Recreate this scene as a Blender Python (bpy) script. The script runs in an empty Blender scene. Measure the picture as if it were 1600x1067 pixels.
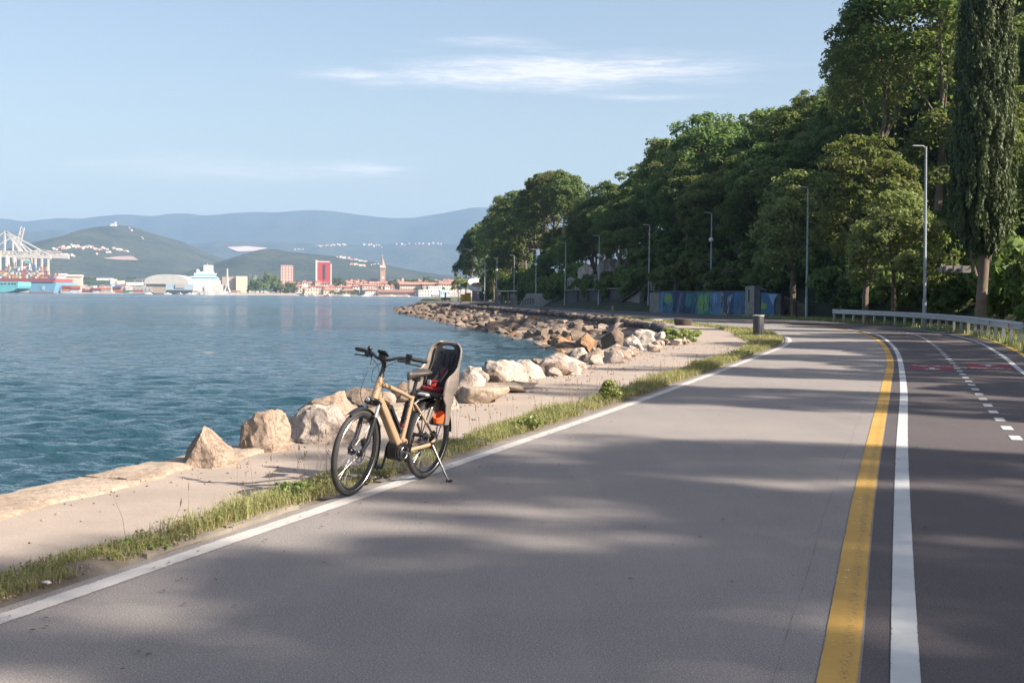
import bpy, bmesh, math, random
import numpy as np
from mathutils import Vector, Matrix, noise as mnoise

# ---------------------------------------------------------------- camera
C = bpy.context.scene.collection
scene = bpy.context.scene
FPX, CAMH = 2000.0, 1.63
PITCH, ROLL = math.radians(2.076), math.radians(0.49)
cam_data = bpy.data.cameras.new('camera')
cam_data.sensor_width = 36.0
cam_data.lens = 36.0 * FPX / 1600.0
cam_data.clip_start, cam_data.clip_end = 0.1, 40000.0
cam = bpy.data.objects.new('camera', cam_data)
C.objects.link(cam)
cam.matrix_world = (Matrix.Translation((0, 0, CAMH)) @ Matrix.Rotation(math.pi / 2 - PITCH, 4, 'X')
                    @ Matrix.Rotation(ROLL, 4, 'Z'))
scene.camera = cam

# ---------------------------------------------------------------- sky, sun, exposure
SUN_AZ, SUN_EL = math.radians(111.0), math.radians(34.0)     # azimuth from +Y towards +X
world = bpy.data.worlds.new('World')
scene.world = world
world.use_nodes = True
wn, wl = world.node_tree.nodes, world.node_tree.links
wn.clear()


def wnode(t, **kw):
    n = wn.new(t)
    for k, v in kw.items():
        setattr(n, k, v)
    return n


def wmath(op, a, b=None):
    n = wnode('ShaderNodeMath', operation=op)
    for i, v in enumerate((a, b)):
        if v is None:
            continue
        if isinstance(v, (int, float)):
            n.inputs[i].default_value = v
        else:
            wl.new(v, n.inputs[i])
    return n.outputs[0]


sky = wnode('ShaderNodeTexSky', sky_type='NISHITA', sun_disc=False)
sky.sun_elevation, sky.sun_rotation = SUN_EL, SUN_AZ
sky.altitude, sky.air_density, sky.dust_density, sky.ozone_density = 0, 1.0, 2.6, 1.1
tc = wnode('ShaderNodeTexCoord')
sx = wnode('ShaderNodeSeparateXYZ')
wl.new(tc.outputs['Generated'], sx.inputs[0])
az = wmath('ARCTAN2', sx.outputs[0], sx.outputs[1])
el = wmath('ARCSINE', sx.outputs[2])
cx = wnode('ShaderNodeCombineXYZ')
wl.new(wmath('MULTIPLY', az, 9.0), cx.inputs[0])
wl.new(wmath('MULTIPLY', el, 85.0), cx.inputs[1])
nz = wnode('ShaderNodeTexNoise')
nz.inputs['Scale'].default_value = 1.5
nz.inputs['Detail'].default_value = 7
nz.inputs['Roughness'].default_value = 0.62
nz.inputs['Distortion'].default_value = 0.5
wl.new(cx.outputs[0], nz.inputs['Vector'])
nfac = nz.outputs['Fac']


def cirrus(a0, e0, wa, we, amp):
    """A long streak of thin cloud at a bearing and height in the sky."""
    d = wmath('ADD', wmath('POWER', wmath('ABSOLUTE', wmath('DIVIDE', wmath('SUBTRACT', az, a0), wa)), 2.0),
              wmath('POWER', wmath('ABSOLUTE', wmath('DIVIDE', wmath('SUBTRACT', el, e0), we)), 2.0))
    g = wmath('POWER', 2.718, wmath('MULTIPLY', d, -1.0))
    m = wmath('MULTIPLY', wmath('MAXIMUM', wmath('SUBTRACT', wmath('ADD', nfac, wmath('MULTIPLY', g, 0.45)), 0.56), 0.0), 3.0)
    return wmath('MULTIPLY', wmath('MULTIPLY', g, m), amp)


cl = cirrus(0.03, 0.171, 0.12, 0.0155, 1.15)
for a in [(-0.10, 0.166, 0.075, 0.007, 0.6), (0.13, 0.174, 0.07, 0.010, 0.5), (-0.02, 0.193, 0.045, 0.006, 0.35),
          (0.10, 0.152, 0.06, 0.0035, 0.35), (-0.21, 0.094, 0.15, 0.013, 0.30), (-0.115, 0.096, 0.035, 0.006, 0.42),
          (0.9, 0.16, 0.2, 0.014, 0.7), (-0.9, 0.2, 0.25, 0.02, 0.6), (2.2, 0.15, 0.25, 0.015, 0.6), (-2.3, 0.14, 0.3, 0.015, 0.6),
          (3.0, 0.3, 0.3, 0.03, 0.5), (-1.6, 0.35, 0.3, 0.03, 0.5), (1.5, 0.42, 0.3, 0.03, 0.5)]:
    cl = wmath('ADD', cl, cirrus(*a))
nz2 = wnode('ShaderNodeTexNoise')
nz2.inputs['Scale'].default_value = 4.2
nz2.inputs['Detail'].default_value = 8
nz2.inputs['Roughness'].default_value = 0.7
nz2.inputs['Distortion'].default_value = 1.2
wl.new(cx.outputs[0], nz2.inputs['Vector'])
cl = wmath('MULTIPLY', cl, wmath('MAXIMUM', wmath('SUBTRACT', wmath('MULTIPLY', nz2.outputs['Fac'], 2.6), 0.55), 0.0))
cl = wmath('MULTIPLY', wmath('MINIMUM', cl, 1.0), 0.55)
mixc = wnode('ShaderNodeMixRGB')
wl.new(cl, mixc.inputs[0])
tint = wnode('ShaderNodeMixRGB', blend_type='MULTIPLY')
tint.inputs[0].default_value = 1.0
tint.inputs[2].default_value = (1.06, 0.978, 0.915, 1)
wl.new(sky.outputs[0], tint.inputs[1])
wl.new(tint.outputs[0], mixc.inputs[1])
mixc.inputs[2].default_value = (7.9, 7.1, 6.9, 1)
bg = wnode('ShaderNodeBackground')
bg.inputs['Strength'].default_value = 0.056
wl.new(mixc.outputs[0], bg.inputs['Color'])
wo = wnode('ShaderNodeOutputWorld')
wl.new(bg.outputs[0], wo.inputs['Surface'])

sun_data = bpy.data.lights.new('sun', 'SUN')
sun_data.energy, sun_data.angle, sun_data.color = 3.6, math.radians(0.55), (1.0, 0.875, 0.745)
sun = bpy.data.objects.new('sun', sun_data)
C.objects.link(sun)
SUN_DIR = Vector((math.sin(SUN_AZ) * math.cos(SUN_EL), math.cos(SUN_AZ) * math.cos(SUN_EL), math.sin(SUN_EL)))
sun.rotation_euler = SUN_DIR.to_track_quat('Z', 'Y').to_euler()
sun.location = (60, 0, 60)

vs = scene.view_settings
vs.view_transform, vs.look, vs.exposure, vs.gamma = 'Standard', 'None', 1.84, 1.0
vs.use_curve_mapping = False
cy = scene.cycles
cy.use_denoising = True
cy.max_bounces, cy.diffuse_bounces, cy.glossy_bounces, cy.transmission_bounces = 8, 6, 3, 6
cy.volume_bounces, cy.transparent_max_bounces = 0, 8
cy.sample_clamp_indirect = 6.0
cy.caustics_reflective = cy.caustics_refractive = False

# ---------------------------------------------------------------- helpers
RNG = np.random.default_rng(7)
random.seed(7)


def ray(px, py):
    """Direction of the photograph's pixel, used to survey where things stand."""
    d = cam.matrix_world.to_3x3() @ Vector(((px - 800) / FPX, (533.5 - py) / FPX, -1.0))
    return d


def G(px, py, z=0.0):
    d = ray(px, py)
    t = (z - CAMH) / d.z
    return Vector((d.x * t, d.y * t, z))


def P(px, py, Y):
    d = ray(px, py)
    return Vector((d.x * Y / d.y, Y, CAMH + d.z * Y / d.y))


def tag(o, label=None, cat=None, group=None, kind=None):
    if label: o['label'] = label
    if cat: o['category'] = cat
    if group: o['group'] = group
    if kind: o['kind'] = kind
    return o


def empty(name, loc=(0, 0, 0), rot=(0, 0, 0), parent=None):
    o = bpy.data.objects.new(name, None)
    o.empty_display_size = 0.2
    C.objects.link(o)
    o.location, o.rotation_euler = loc, rot
    if parent: o.parent = parent
    return o


def link(name, me, parent=None, loc=None, rot=None, scale=None):
    o = bpy.data.objects.new(name, me)
    C.objects.link(o)
    if parent: o.parent = parent
    if loc is not None: o.location = loc
    if rot is not None: o.rotation_euler = rot
    if scale is not None: o.scale = scale
    return o


KIDS = {}


def copy_tree(o, parent=None):
    c = o.copy()
    C.objects.link(c)
    if parent: c.parent = parent
    kids = KIDS.get(o.name)
    if kids is None:
        kids = KIDS[o.name] = [k.name for k in o.children]
    for k in kids:
        copy_tree(bpy.data.objects[k], c)
    return c


def mesh_np(name, V, F, mat=None, smooth=False, uv=None):
    V = np.asarray(V, dtype=np.float32)
    F = np.asarray(F, dtype=np.int32)
    me = bpy.data.meshes.new(name)
    n, k = F.shape
    me.vertices.add(len(V))
    me.vertices.foreach_set('co', V.ravel())
    me.loops.add(n * k)
    me.loops.foreach_set('vertex_index', F.ravel())
    me.polygons.add(n)
    me.polygons.foreach_set('loop_start', np.arange(0, n * k, k, dtype=np.int32))
    me.polygons.foreach_set('loop_total', np.full(n, k, dtype=np.int32))
    if smooth:
        me.polygons.foreach_set('use_smooth', np.ones(n, dtype=bool))
    if uv is not None:
        l = me.uv_layers.new(name='UVMap')
        l.data.foreach_set('uv', np.asarray(uv, dtype=np.float32)[F.ravel()].ravel())
    me.update(calc_edges=True)
    me.validate()
    if mat: me.materials.append(mat)
    return me


class MB:
    """Collects simple solids and links them as ONE mesh."""

    def __init__(self, xf=None):
        self.v, self.f, self.xf = [], [], xf

    def add(self, vs, fs):
        b = len(self.v)
        self.v += [tuple(v) for v in vs]
        self.f += [tuple(i + b for i in f) for f in fs]
        return self

    def box(self, c, s, m=None):
        hx, hy, hz = s[0] / 2, s[1] / 2, s[2] / 2
        pts = [Vector((x, y, z)) for x in (-hx, hx) for y in (-hy, hy) for z in (-hz, hz)]
        if m is not None: pts = [m @ p for p in pts]
        pts = [p + Vector(c) for p in pts]
        return self.add(pts, [(0, 1, 3, 2), (4, 6, 7, 5), (0, 4, 5, 1), (2, 3, 7, 6), (0, 2, 6, 4), (1, 5, 7, 3)])

    def bar(self, a, b, w, h, up=(0, 0, 1)):
        a, b = Vector(a), Vector(b)
        d = (b - a)
        L = d.length
        d.normalize()
        s = d.cross(Vector(up))
        if s.length < 1e-4: s = d.cross(Vector((1, 0, 0)))
        s.normalize()
        u = s.cross(d)
        pts = [p + s * i * w / 2 + u * j * h / 2 for p in (a, b) for i in (-1, 1) for j in (-1, 1)]
        return self.add(pts, [(0, 1, 3, 2), (4, 6, 7, 5), (0, 4, 5, 1), (2, 3, 7, 6), (0, 2, 6, 4), (1, 5, 7, 3)])

    def tube(self, pts, r, n=8, sy=1.0, closed=False, up=None):
        pts = [Vector(p) for p in pts]
        rs = r if isinstance(r, (list, tuple)) else [r] * len(pts)
        N = len(pts)
        rings, prev = [], None
        for i, p in enumerate(pts):
            if closed:
                d = pts[(i + 1) % N] - pts[i - 1]
            else:
                d = pts[min(i + 1, N - 1)] - pts[max(i - 1, 0)]
            d.normalize()
            ref = Vector(up) if up else (prev if prev is not None else (Vector((0, 0, 1)) if abs(d.z) < 0.9 else Vector((1, 0, 0))))
            s = d.cross(ref)
            if s.length < 1e-5: s = d.cross(Vector((0.3, 0.9, 0.1)))
            s.normalize()
            u = s.cross(d)
            prev = u
            rings.append([p + s * math.cos(t) * rs[i] + u * math.sin(t) * rs[i] * sy for t in [2 * math.pi * k / n for k in range(n)]])
        vs = [q for ring in rings for q in ring]
        fs = []
        M = N if closed else N - 1
        for i in range(M):
            j = (i + 1) % N
            for k in range(n):
                k2 = (k + 1) % n
                fs.append((i * n + k, i * n + k2, j * n + k2, j * n + k))
        if not closed:
            fs.append(tuple(reversed(range(n))))
            fs.append(tuple((N - 1) * n + k for k in range(n)))
        return self.add(vs, fs)

    def lathe(self, prof, n=16, c=(0, 0, 0), m=None):
        vs, fs = [], []
        for (r, z) in prof:
            for k in range(n):
                t = 2 * math.pi * k / n
                p = Vector((r * math.cos(t), r * math.sin(t), z))
                if m is not None: p = m @ p
                vs.append(p + Vector(c))
        for i in range(len(prof) - 1):
            for k in range(n):
                k2 = (k + 1) % n
                fs.append((i * n + k, i * n + k2, (i + 1) * n + k2, (i + 1) * n + k))
        fs.append(tuple(reversed(range(n))))
        fs.append(tuple((len(prof) - 1) * n + k for k in range(n)))
        return self.add(vs, fs)

    def ball(self, c, r, n=12, sc=(1, 1, 1)):
        prof = [(max(1e-4, r * math.sin(math.pi * i / 8)), -r * math.cos(math.pi * i / 8)) for i in range(9)]
        return self.lathe(prof, n, c, Matrix.Diagonal(sc))

    def prism(self, poly, z0, z1, m=None, c=(0, 0, 0)):
        """Closed outline in x,y raised from z0 to z1."""
        n = len(poly)
        vs = [Vector((x, y, z0)) for x, y in poly] + [Vector((x, y, z1)) for x, y in poly]
        if m is not None: vs = [m @ p for p in vs]
        vs = [p + Vector(c) for p in vs]
        fs = [tuple(reversed(range(n))), tuple(range(n, 2 * n))]
        fs += [(i, (i + 1) % n, n + (i + 1) % n, n + i) for i in range(n)]
        return self.add(vs, fs)

    def mesh(self, name, mat, smooth=False, bevel=0, angle=40):
        me = bpy.data.meshes.new(name)
        vs = self.v if self.xf is None else [self.xf @ Vector(p) for p in self.v]
        me.from_pydata(vs, [], self.f)
        bm = bmesh.new()
        bm.from_mesh(me)
        bmesh.ops.recalc_face_normals(bm, faces=bm.faces)
        if bevel:
            es = [e for e in bm.edges if len(e.link_faces) == 2 and e.calc_face_angle(0) > 0.6]
            bmesh.ops.bevel(bm, geom=es, offset=bevel, segments=2, affect='EDGES', clamp_overlap=True)
        if smooth:
            for f in bm.faces: f.smooth = True
            for e in bm.edges:
                if len(e.link_faces) == 2 and e.calc_face_angle(0) > math.radians(angle): e.smooth = False
        bm.to_mesh(me)
        bm.free()
        if mat: me.materials.append(mat)
        return me

    def build(self, name, mat, parent=None, smooth=False, bevel=0, angle=40, loc=None):
        return link(name, self.mesh(name, mat, smooth, bevel, angle), parent, loc)


def spline(pts, step=1.0, sm=0):
    pts = [np.array(p, float) for p in pts]
    out = []
    P0 = [2 * pts[0] - pts[1]] + pts + [2 * pts[-1] - pts[-2]]
    for i in range(1, len(P0) - 2):
        a, b, c, d = P0[i - 1:i + 3]
        n = max(2, int(np.linalg.norm(c - b) / step) + 1)
        for t in np.linspace(0, 1, n, endpoint=False):
            out.append(0.5 * ((2 * b) + (c - a) * t + (2 * a - 5 * b + 4 * c - d) * t * t + (-a + 3 * b - 3 * c + d) * t ** 3))
    out.append(pts[-1])
    out = np.array(out)
    seg = np.r_[0, np.cumsum(np.linalg.norm(np.diff(out, axis=0), axis=1))]
    s = np.arange(0, seg[-1], step)
    out = np.stack([np.interp(s, seg, out[:, k]) for k in range(out.shape[1])], 1)
    for _ in range(sm):
        out[1:-1] = (out[:-2] + 2 * out[1:-1] + out[2:]) / 4
    return out


def normals2(L):
    d = np.gradient(L[:, :2], axis=0)
    d /= np.linalg.norm(d, axis=1)[:, None]
    return np.stack([d[:, 1], -d[:, 0]], 1)        # to the right of travel


def offs(L, d):
    return L + normals2(L) * np.asarray(d).reshape(-1, 1) if np.ndim(d) else L + normals2(L) * d


def strip(name, A, B, za, zb, mat, nseg=1, kind='structure', thick=0, parent=None):
    """A sheet between two lines with as many points each."""
    n = len(A)
    V, UV = [], []
    s = np.r_[0, np.cumsum(np.linalg.norm(np.diff((A + B) / 2, axis=0), axis=1))]
    for j in range(nseg + 1):
        t = j / nseg
        xy = A * (1 - t) + B * t
        z = np.full(n, za * (1 - t) + zb * t) if np.ndim(za) == 0 else za * (1 - t) + zb * t
        V.append(np.c_[xy, z])
        UV.append(np.c_[np.full(n, t), s])
    F = []
    for j in range(nseg):
        i = np.arange(n - 1)
        F.append(np.c_[j * n + i, (j + 1) * n + i, (j + 1) * n + i + 1, j * n + i + 1])
    o = link(name, mesh_np(name, np.concatenate(V), np.concatenate(F), mat, uv=np.concatenate(UV)), parent)
    if kind and parent is None: o['kind'] = kind
    return o


def resample(L, n):
    seg = np.r_[0, np.cumsum(np.linalg.norm(np.diff(L, axis=0), axis=1))]
    s = np.linspace(0, seg[-1], n)
    return np.stack([np.interp(s, seg, L[:, k]) for k in range(2)], 1)


def xat(L, Y):
    """x of a line at a given Y (lines run away from the camera)."""
    return float(np.interp(Y, L[:, 1], L[:, 0]))


# ---------------------------------------------------------------- materials
def lin(r, g, b):
    f = lambda c: (c / 255 / 12.92) if c <= 10 else ((c / 255 + 0.055) / 1.055) ** 2.4
    return (f(r), f(g), f(b))


class NT:
    def __init__(self, name):
        self.m = bpy.data.materials.new(name)
        self.m.use_nodes = True
        self.n, self.l = self.m.node_tree.nodes, self.m.node_tree.links
        self.n.clear()
        self.out = self.n.new('ShaderNodeOutputMaterial')
        self.b = self.n.new('ShaderNodeBsdfPrincipled')
        self.l.new(self.b.outputs[0], self.out.inputs[0])
        self.tc = self.n.new('ShaderNodeTexCoord')

    def put(self, sock, v):
        if isinstance(v, (int, float)):
            sock.default_value = v
        elif isinstance(v, tuple):
            sock.default_value = v + (1,) if len(v) == 3 and sock.type == 'RGBA' else v
        else:
            self.l.new(v, sock)

    def math(self, op, a, b=None, clamp=False):
        n = self.n.new('ShaderNodeMath')
        n.operation, n.use_clamp = op, clamp
        self.put(n.inputs[0], a)
        if b is not None: self.put(n.inputs[1], b)
        return n.outputs[0]

    def coords(self, scale=(1, 1, 1), kind='Object'):
        m = self.n.new('ShaderNodeMapping')
        m.inputs['Scale'].default_value = scale
        self.l.new(self.tc.outputs[kind], m.inputs[0])
        return m.outputs[0]

    def noise(self, scale, detail=4, rough=0.55, vec=None, dist=0.0):
        n = self.n.new('ShaderNodeTexNoise')
        n.inputs['Scale'].default_value = scale
        n.inputs['Detail'].default_value = detail
        n.inputs['Roughness'].default_value = rough
        n.inputs['Distortion'].default_value = dist
        self.l.new(vec if vec is not None else self.tc.outputs['Object'], n.inputs['Vector'])
        return n.outputs['Fac']

    def voro(self, scale, feature='F1', vec=None, out='Distance'):
        n = self.n.new('ShaderNodeTexVoronoi')
        n.feature = feature
        n.inputs['Scale'].default_value = scale
        self.l.new(vec if vec is not None else self.tc.outputs['Object'], n.inputs['Vector'])
        return n.outputs[out]

    def ramp(self, fac, stops):
        n = self.n.new('ShaderNodeValToRGB')
        e = n.color_ramp.elements
        while len(e) < len(stops): e.new(0.5)
        for i, (p, c) in enumerate(stops):
            e[i].position = p
            e[i].color = tuple(c) + (1,) if len(c) == 3 else c
        self.l.new(fac, n.inputs[0])
        return n.outputs[0]

    def mix(self, fac, a, b, blend='MIX'):
        n = self.n.new('ShaderNodeMixRGB')
        n.blend_type = blend
        self.put(n.inputs[0], fac)
        self.put(n.inputs[1], a)
        self.put(n.inputs[2], b)
        return n.outputs[0]

    def bump(self, h, strength=0.3, dist=0.02, prev=None):
        n = self.n.new('ShaderNodeBump')
        n.inputs['Strength'].default_value = strength
        n.inputs['Distance'].default_value = dist
        self.l.new(h, n.inputs['Height'])
        if prev is not None: self.l.new(prev, n.inputs['Normal'])
        self.l.new(n.outputs[0], self.b.inputs['Normal'])
        return n.outputs[0]

    def set(self, color=None, rough=None, metal=None, spec=None):
        if color is not None: self.put(self.b.inputs['Base Color'], color)
        if rough is not None: self.put(self.b.inputs['Roughness'], rough)
        if metal is not None: self.b.inputs['Metallic'].default_value = metal
        if spec is not None: self.b.inputs['Specular IOR Level'].default_value = spec
        return self


def grey(c, k):
    return tuple(x * k for x in c)


def simple(name, c, rough=0.5, var=0.15, scale=6.0, metal=0.0, bump=0.0, bscale=40.0, spec=0.5, fine=None):
    t = NT(name)
    f = t.noise(scale, 5, 0.6)
    col = t.ramp(f, [(0.3, grey(c, 1 - var)), (0.7, grey(c, 1 + var))])
    if fine:
        col = t.mix(t.math('MULTIPLY', t.noise(fine[0], 2), fine[1]), col, grey(c, 0.5))
    t.set(col, rough, metal, spec)
    if bump: t.bump(t.noise(bscale, 4), bump, 0.01)
    return t.m


M = {}


def asphalt(name, c, warm, speck, patch=0.12):
    t = NT(name)
    big = t.noise(0.35, 4, 0.6)
    med = t.noise(2.2, 5, 0.65)
    col = t.ramp(big, [(0.3, grey(c, 1 - patch)), (0.72, grey(warm, 1 + patch))])
    col = t.mix(t.math('MULTIPLY', med, 0.35), col, grey(c, 0.72))
    v = t.voro(150, 'F1', out='Color')
    sp = t.noise(120, 3, 0.8)
    col = t.mix(t.ramp(sp, [(0.42, (speck,) * 3), (0.49, (0, 0, 0))]), col, grey(c, 0.12))
    col = t.mix(t.ramp(t.noise(95, 3, 0.8), [(0.55, (0, 0, 0)), (0.64, (speck,) * 3)]), col, grey(warm, 2.3))
    # long tyre-polished streaks along the lane and the odd oil spot
    st = t.noise(1.0, 3, 0.5, t.coords((3.4, 0.12, 1)))
    col = t.mix(t.ramp(st, [(0.5, (0, 0, 0)), (0.75, (0.22,) * 3)]), col, grey(warm, 1.18))
    oil = t.noise(1.7, 2, 0.4)
    col = t.mix(t.ramp(oil, [(0.74, (0, 0, 0)), (0.80, (0.35,) * 3)]), col, grey(c, 0.4))
    t.set(col, 0.88, spec=0.3)
    t.bump(t.noise(170, 3, 0.7), 0.35, 0.004)
    return t.m


M['asphalt'] = asphalt('old_asphalt', (0.232, 0.219, 0.212), (0.262, 0.240, 0.224), 0.55)
M['asphalt_dark'] = asphalt('dark_asphalt', (0.090, 0.080, 0.084), (0.104, 0.092, 0.092), 0.5, 0.06)


def paint(name, c, wear=0.42, fleck=None):
    t = NT(name)
    uv = t.n.new('ShaderNodeSeparateXYZ')
    t.l.new(t.tc.outputs['UV'], uv.inputs[0])
    edge = t.math('MULTIPLY', t.math('ABSOLUTE', t.math('SUBTRACT', uv.outputs[0], 0.5)), 2.0)
    edge = t.math('POWER', edge, 9.0)
    n1 = t.noise(95, 3, 0.7)
    n2 = t.noise(3.0, 4, 0.6)
    w = t.math('ADD', t.math('ADD', t.math('MULTIPLY', n1, 0.75), t.math('MULTIPLY', n2, 0.45)), t.math('MULTIPLY', edge, 0.22))
    fac = t.ramp(w, [(wear + 0.28, (0, 0, 0)), (wear + 0.36, (1, 1, 1))])
    dirt = t.ramp(t.noise(1.6, 5, 0.65), [(0.35, grey(c, 0.80)), (0.65, c)])
    dirt = t.mix(t.math('MULTIPLY', t.noise(60, 2, 0.6), 0.3), dirt, grey(c, 0.6))
    if fleck:
        fl = t.math('MULTIPLY', t.ramp(t.noise(26, 3, 0.7), [(0.60, (0, 0, 0)), (0.64, (1, 1, 1))]),
                    t.ramp(t.math('ABSOLUTE', t.math('SUBTRACT', uv.outputs[0], 0.33)), [(0.06, (1, 1, 1)), (0.14, (0, 0, 0))]))
        fl = t.math('MULTIPLY', fl, t.ramp(t.noise(1.1, 2), [(0.50, (0, 0, 0)), (0.56, (1, 1, 1))]))
        dirt = t.mix(fl, dirt, fleck)
        sc = t.math('MULTIPLY', t.ramp(t.noise(40, 4, 0.75), [(0.52, (0, 0, 0)), (0.6, (0.8,) * 3)]),
                    t.ramp(t.math('ABSOLUTE', t.math('SUBTRACT', uv.outputs[0], 0.66)), [(0.07, (1, 1, 1)), (0.2, (0, 0, 0))]))
        dirt = t.mix(sc, dirt, (0.12, 0.10, 0.07))
    t.set(dirt, 0.75, spec=0.3)
    tr = t.n.new('ShaderNodeBsdfTransparent')
    mx = t.n.new('ShaderNodeMixShader')
    t.l.new(fac, mx.inputs[0])
    t.l.new(t.b.outputs[0], mx.inputs[1])
    t.l.new(tr.outputs[0], mx.inputs[2])
    t.l.new(mx.outputs[0], t.out.inputs[0])
    t.bump(n1, 0.3, 0.003)
    return t.m


M['seam'] = paint('seam_tar', (0.10, 0.092, 0.088), 0.26)
M['paint_white'] = paint('white_road_paint', (0.52, 0.505, 0.48), 0.43)
M['paint_white_new'] = paint('fresh_white_road_paint', (0.52, 0.54, 0.54), 0.52)
M['paint_yellow'] = paint('yellow_road_paint', (0.52, 0.32, 0.075), 0.50, (0.62, 0.6, 0.56))
M['paint_red'] = paint('red_lane_paint', (0.21, 0.038, 0.052), 0.48)


def path_mat():
    t = NT('promenade_surface')
    c = (0.335, 0.285, 0.243)
    col = t.ramp(t.noise(0.8, 5, 0.65), [(0.3, grey(c, 0.84)), (0.7, grey(c, 1.14))])
    col = t.mix(t.ramp(t.noise(120, 2, 0.7), [(0.5, (0, 0, 0)), (0.62, (0.5,) * 3)]), col, grey(c, 0.55))
    col = t.mix(t.ramp(t.noise(90, 2, 0.7), [(0.56, (0, 0, 0)), (0.66, (0.5,) * 3)]), col, grey(c, 1.5))
    col = t.mix(t.ramp(t.noise(0.5, 6, 0.7), [(0.55, (0, 0, 0)), (0.72, (0.5,) * 3)]), col, (0.20, 0.17, 0.14))
    t.set(col, 0.9, spec=0.25)
    t.bump(t.noise(110, 3, 0.7), 0.5, 0.006)
    return t.m


M['path'] = path_mat()
M['soil'] = simple('verge_soil', (0.17, 0.148, 0.12), 0.95, 0.35, 5, bump=0.6, bscale=60, fine=(90, 0.6))


def stone_mat(name, c, c2, crack=0.5, scale=1.0, rough=0.85):
    t = NT(name)
    f = t.noise(1.3 * scale, 6, 0.65, dist=0.4)
    col = t.ramp(f, [(0.28, c2), (0.5, c), (0.75, grey(c, 1.15))])
    veins = t.ramp(t.noise(2.5 * scale, 8, 0.7, dist=1.4), [(0.47, (0, 0, 0)), (0.5, (crack,) * 3), (0.53, (0, 0, 0))])
    col = t.mix(veins, col, grey(c2, 0.55))
    col = t.mix(t.ramp(t.noise(24 * scale, 4, 0.7), [(0.5, (0, 0, 0)), (0.7, (0.45,) * 3)]), col, grey(c2, 0.6))
    t.set(col, rough, spec=0.25)
    b = t.bump(t.noise(6 * scale, 8, 0.68), 0.8, 0.06)
    t.bump(t.noise(45 * scale, 4, 0.7), 0.5, 0.012, b)
    return t.m


M['rock_white'] = stone_mat('pale_limestone', (0.46, 0.40, 0.35), (0.27, 0.22, 0.18), 0.8)
M['rock_tan'] = stone_mat('tan_sandstone', (0.34, 0.265, 0.205), (0.18, 0.135, 0.10), 0.8)
M['rock_brown'] = stone_mat('brown_sandstone', (0.205, 0.158, 0.122), (0.10, 0.076, 0.060))
M['rock_rust'] = stone_mat('rusty_boulder', (0.33, 0.20, 0.115), (0.15, 0.088, 0.055))
M['riprap_tan'] = stone_mat('riprap_tan', (0.30, 0.245, 0.20), (0.14, 0.11, 0.09))
M['rock_dark'] = stone_mat('dark_riprap', (0.155, 0.132, 0.115), (0.07, 0.058, 0.05))
M['slab'] = stone_mat('ledge_stone', (0.41, 0.335, 0.265), (0.27, 0.205, 0.15), 0.6, 0.8)
M['concrete'] = simple('weathered_concrete', (0.25, 0.23, 0.21), 0.9, 0.3, 1.4, bump=0.3, fine=(18, 0.5))
M['concrete_dark'] = simple('dark_stained_wall', (0.085, 0.085, 0.088), 0.9, 0.35, 1.0, bump=0.3, fine=(9, 0.6))
M['kerb'] = simple('old_kerb', (0.24, 0.215, 0.175), 0.9, 0.25, 3, bump=0.6, bscale=30, fine=(60, 0.6))
M['galv'] = simple('galvanised_steel', (0.50, 0.51, 0.53), 0.42, 0.12, 3, metal=0.55)
M['lamp_grey'] = simple('grey_lamp_paint', (0.27, 0.30, 0.33), 0.35, 0.08, 4)
M['lamp_head'] = simple('lamp_housing', (0.42, 0.43, 0.44), 0.4, 0.08, 4)
M['globe'] = simple('frosted_globe', (0.75, 0.74, 0.70), 0.25, 0.04, 4)
M['black'] = simple('black_plastic', (0.018, 0.018, 0.02), 0.38, 0.2, 8)
M['black_metal'] = simple('black_coated_metal', (0.02, 0.02, 0.023), 0.3, 0.2, 8, spec=0.6)
M['rubber'] = simple('tyre_rubber', (0.030, 0.029, 0.029), 0.75, 0.25, 12, bump=0.2, bscale=120)
M['steel'] = simple('brushed_steel', (0.55, 0.55, 0.56), 0.25, 0.1, 8, metal=0.95)
M['frame_tan'] = simple('sand_gold_paint', (0.44, 0.312, 0.20), 0.33, 0.05, 4, metal=0.25)
M['taupe'] = simple('taupe_plastic', (0.215, 0.188, 0.165), 0.45, 0.06, 4)
M['charcoal'] = simple('charcoal_pad', (0.048, 0.048, 0.056), 0.75, 0.12, 9, bump=0.2, bscale=90)
M['strap_red'] = simple('red_webbing', (0.42, 0.022, 0.022), 0.7, 0.15, 30)
M['orange'] = simple('orange_plastic', (0.72, 0.13, 0.035), 0.4, 0.08, 8)
M['buckle'] = simple('pale_buckle', (0.5, 0.5, 0.5), 0.35, 0.08)
M['reflector'] = simple('red_reflector', (0.55, 0.03, 0.03), 0.3, 0.1)
M['bin_grey'] = simple('dark_grey_bin', (0.045, 0.05, 0.055), 0.5, 0.15, 6)
M['tub'] = simple('dark_wood_tub', (0.058, 0.043, 0.036), 0.85, 0.35, 5, bump=0.4)
M['litter'] = simple('white_paper', (0.62, 0.62, 0.6), 0.8, 0.12, 20)


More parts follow.
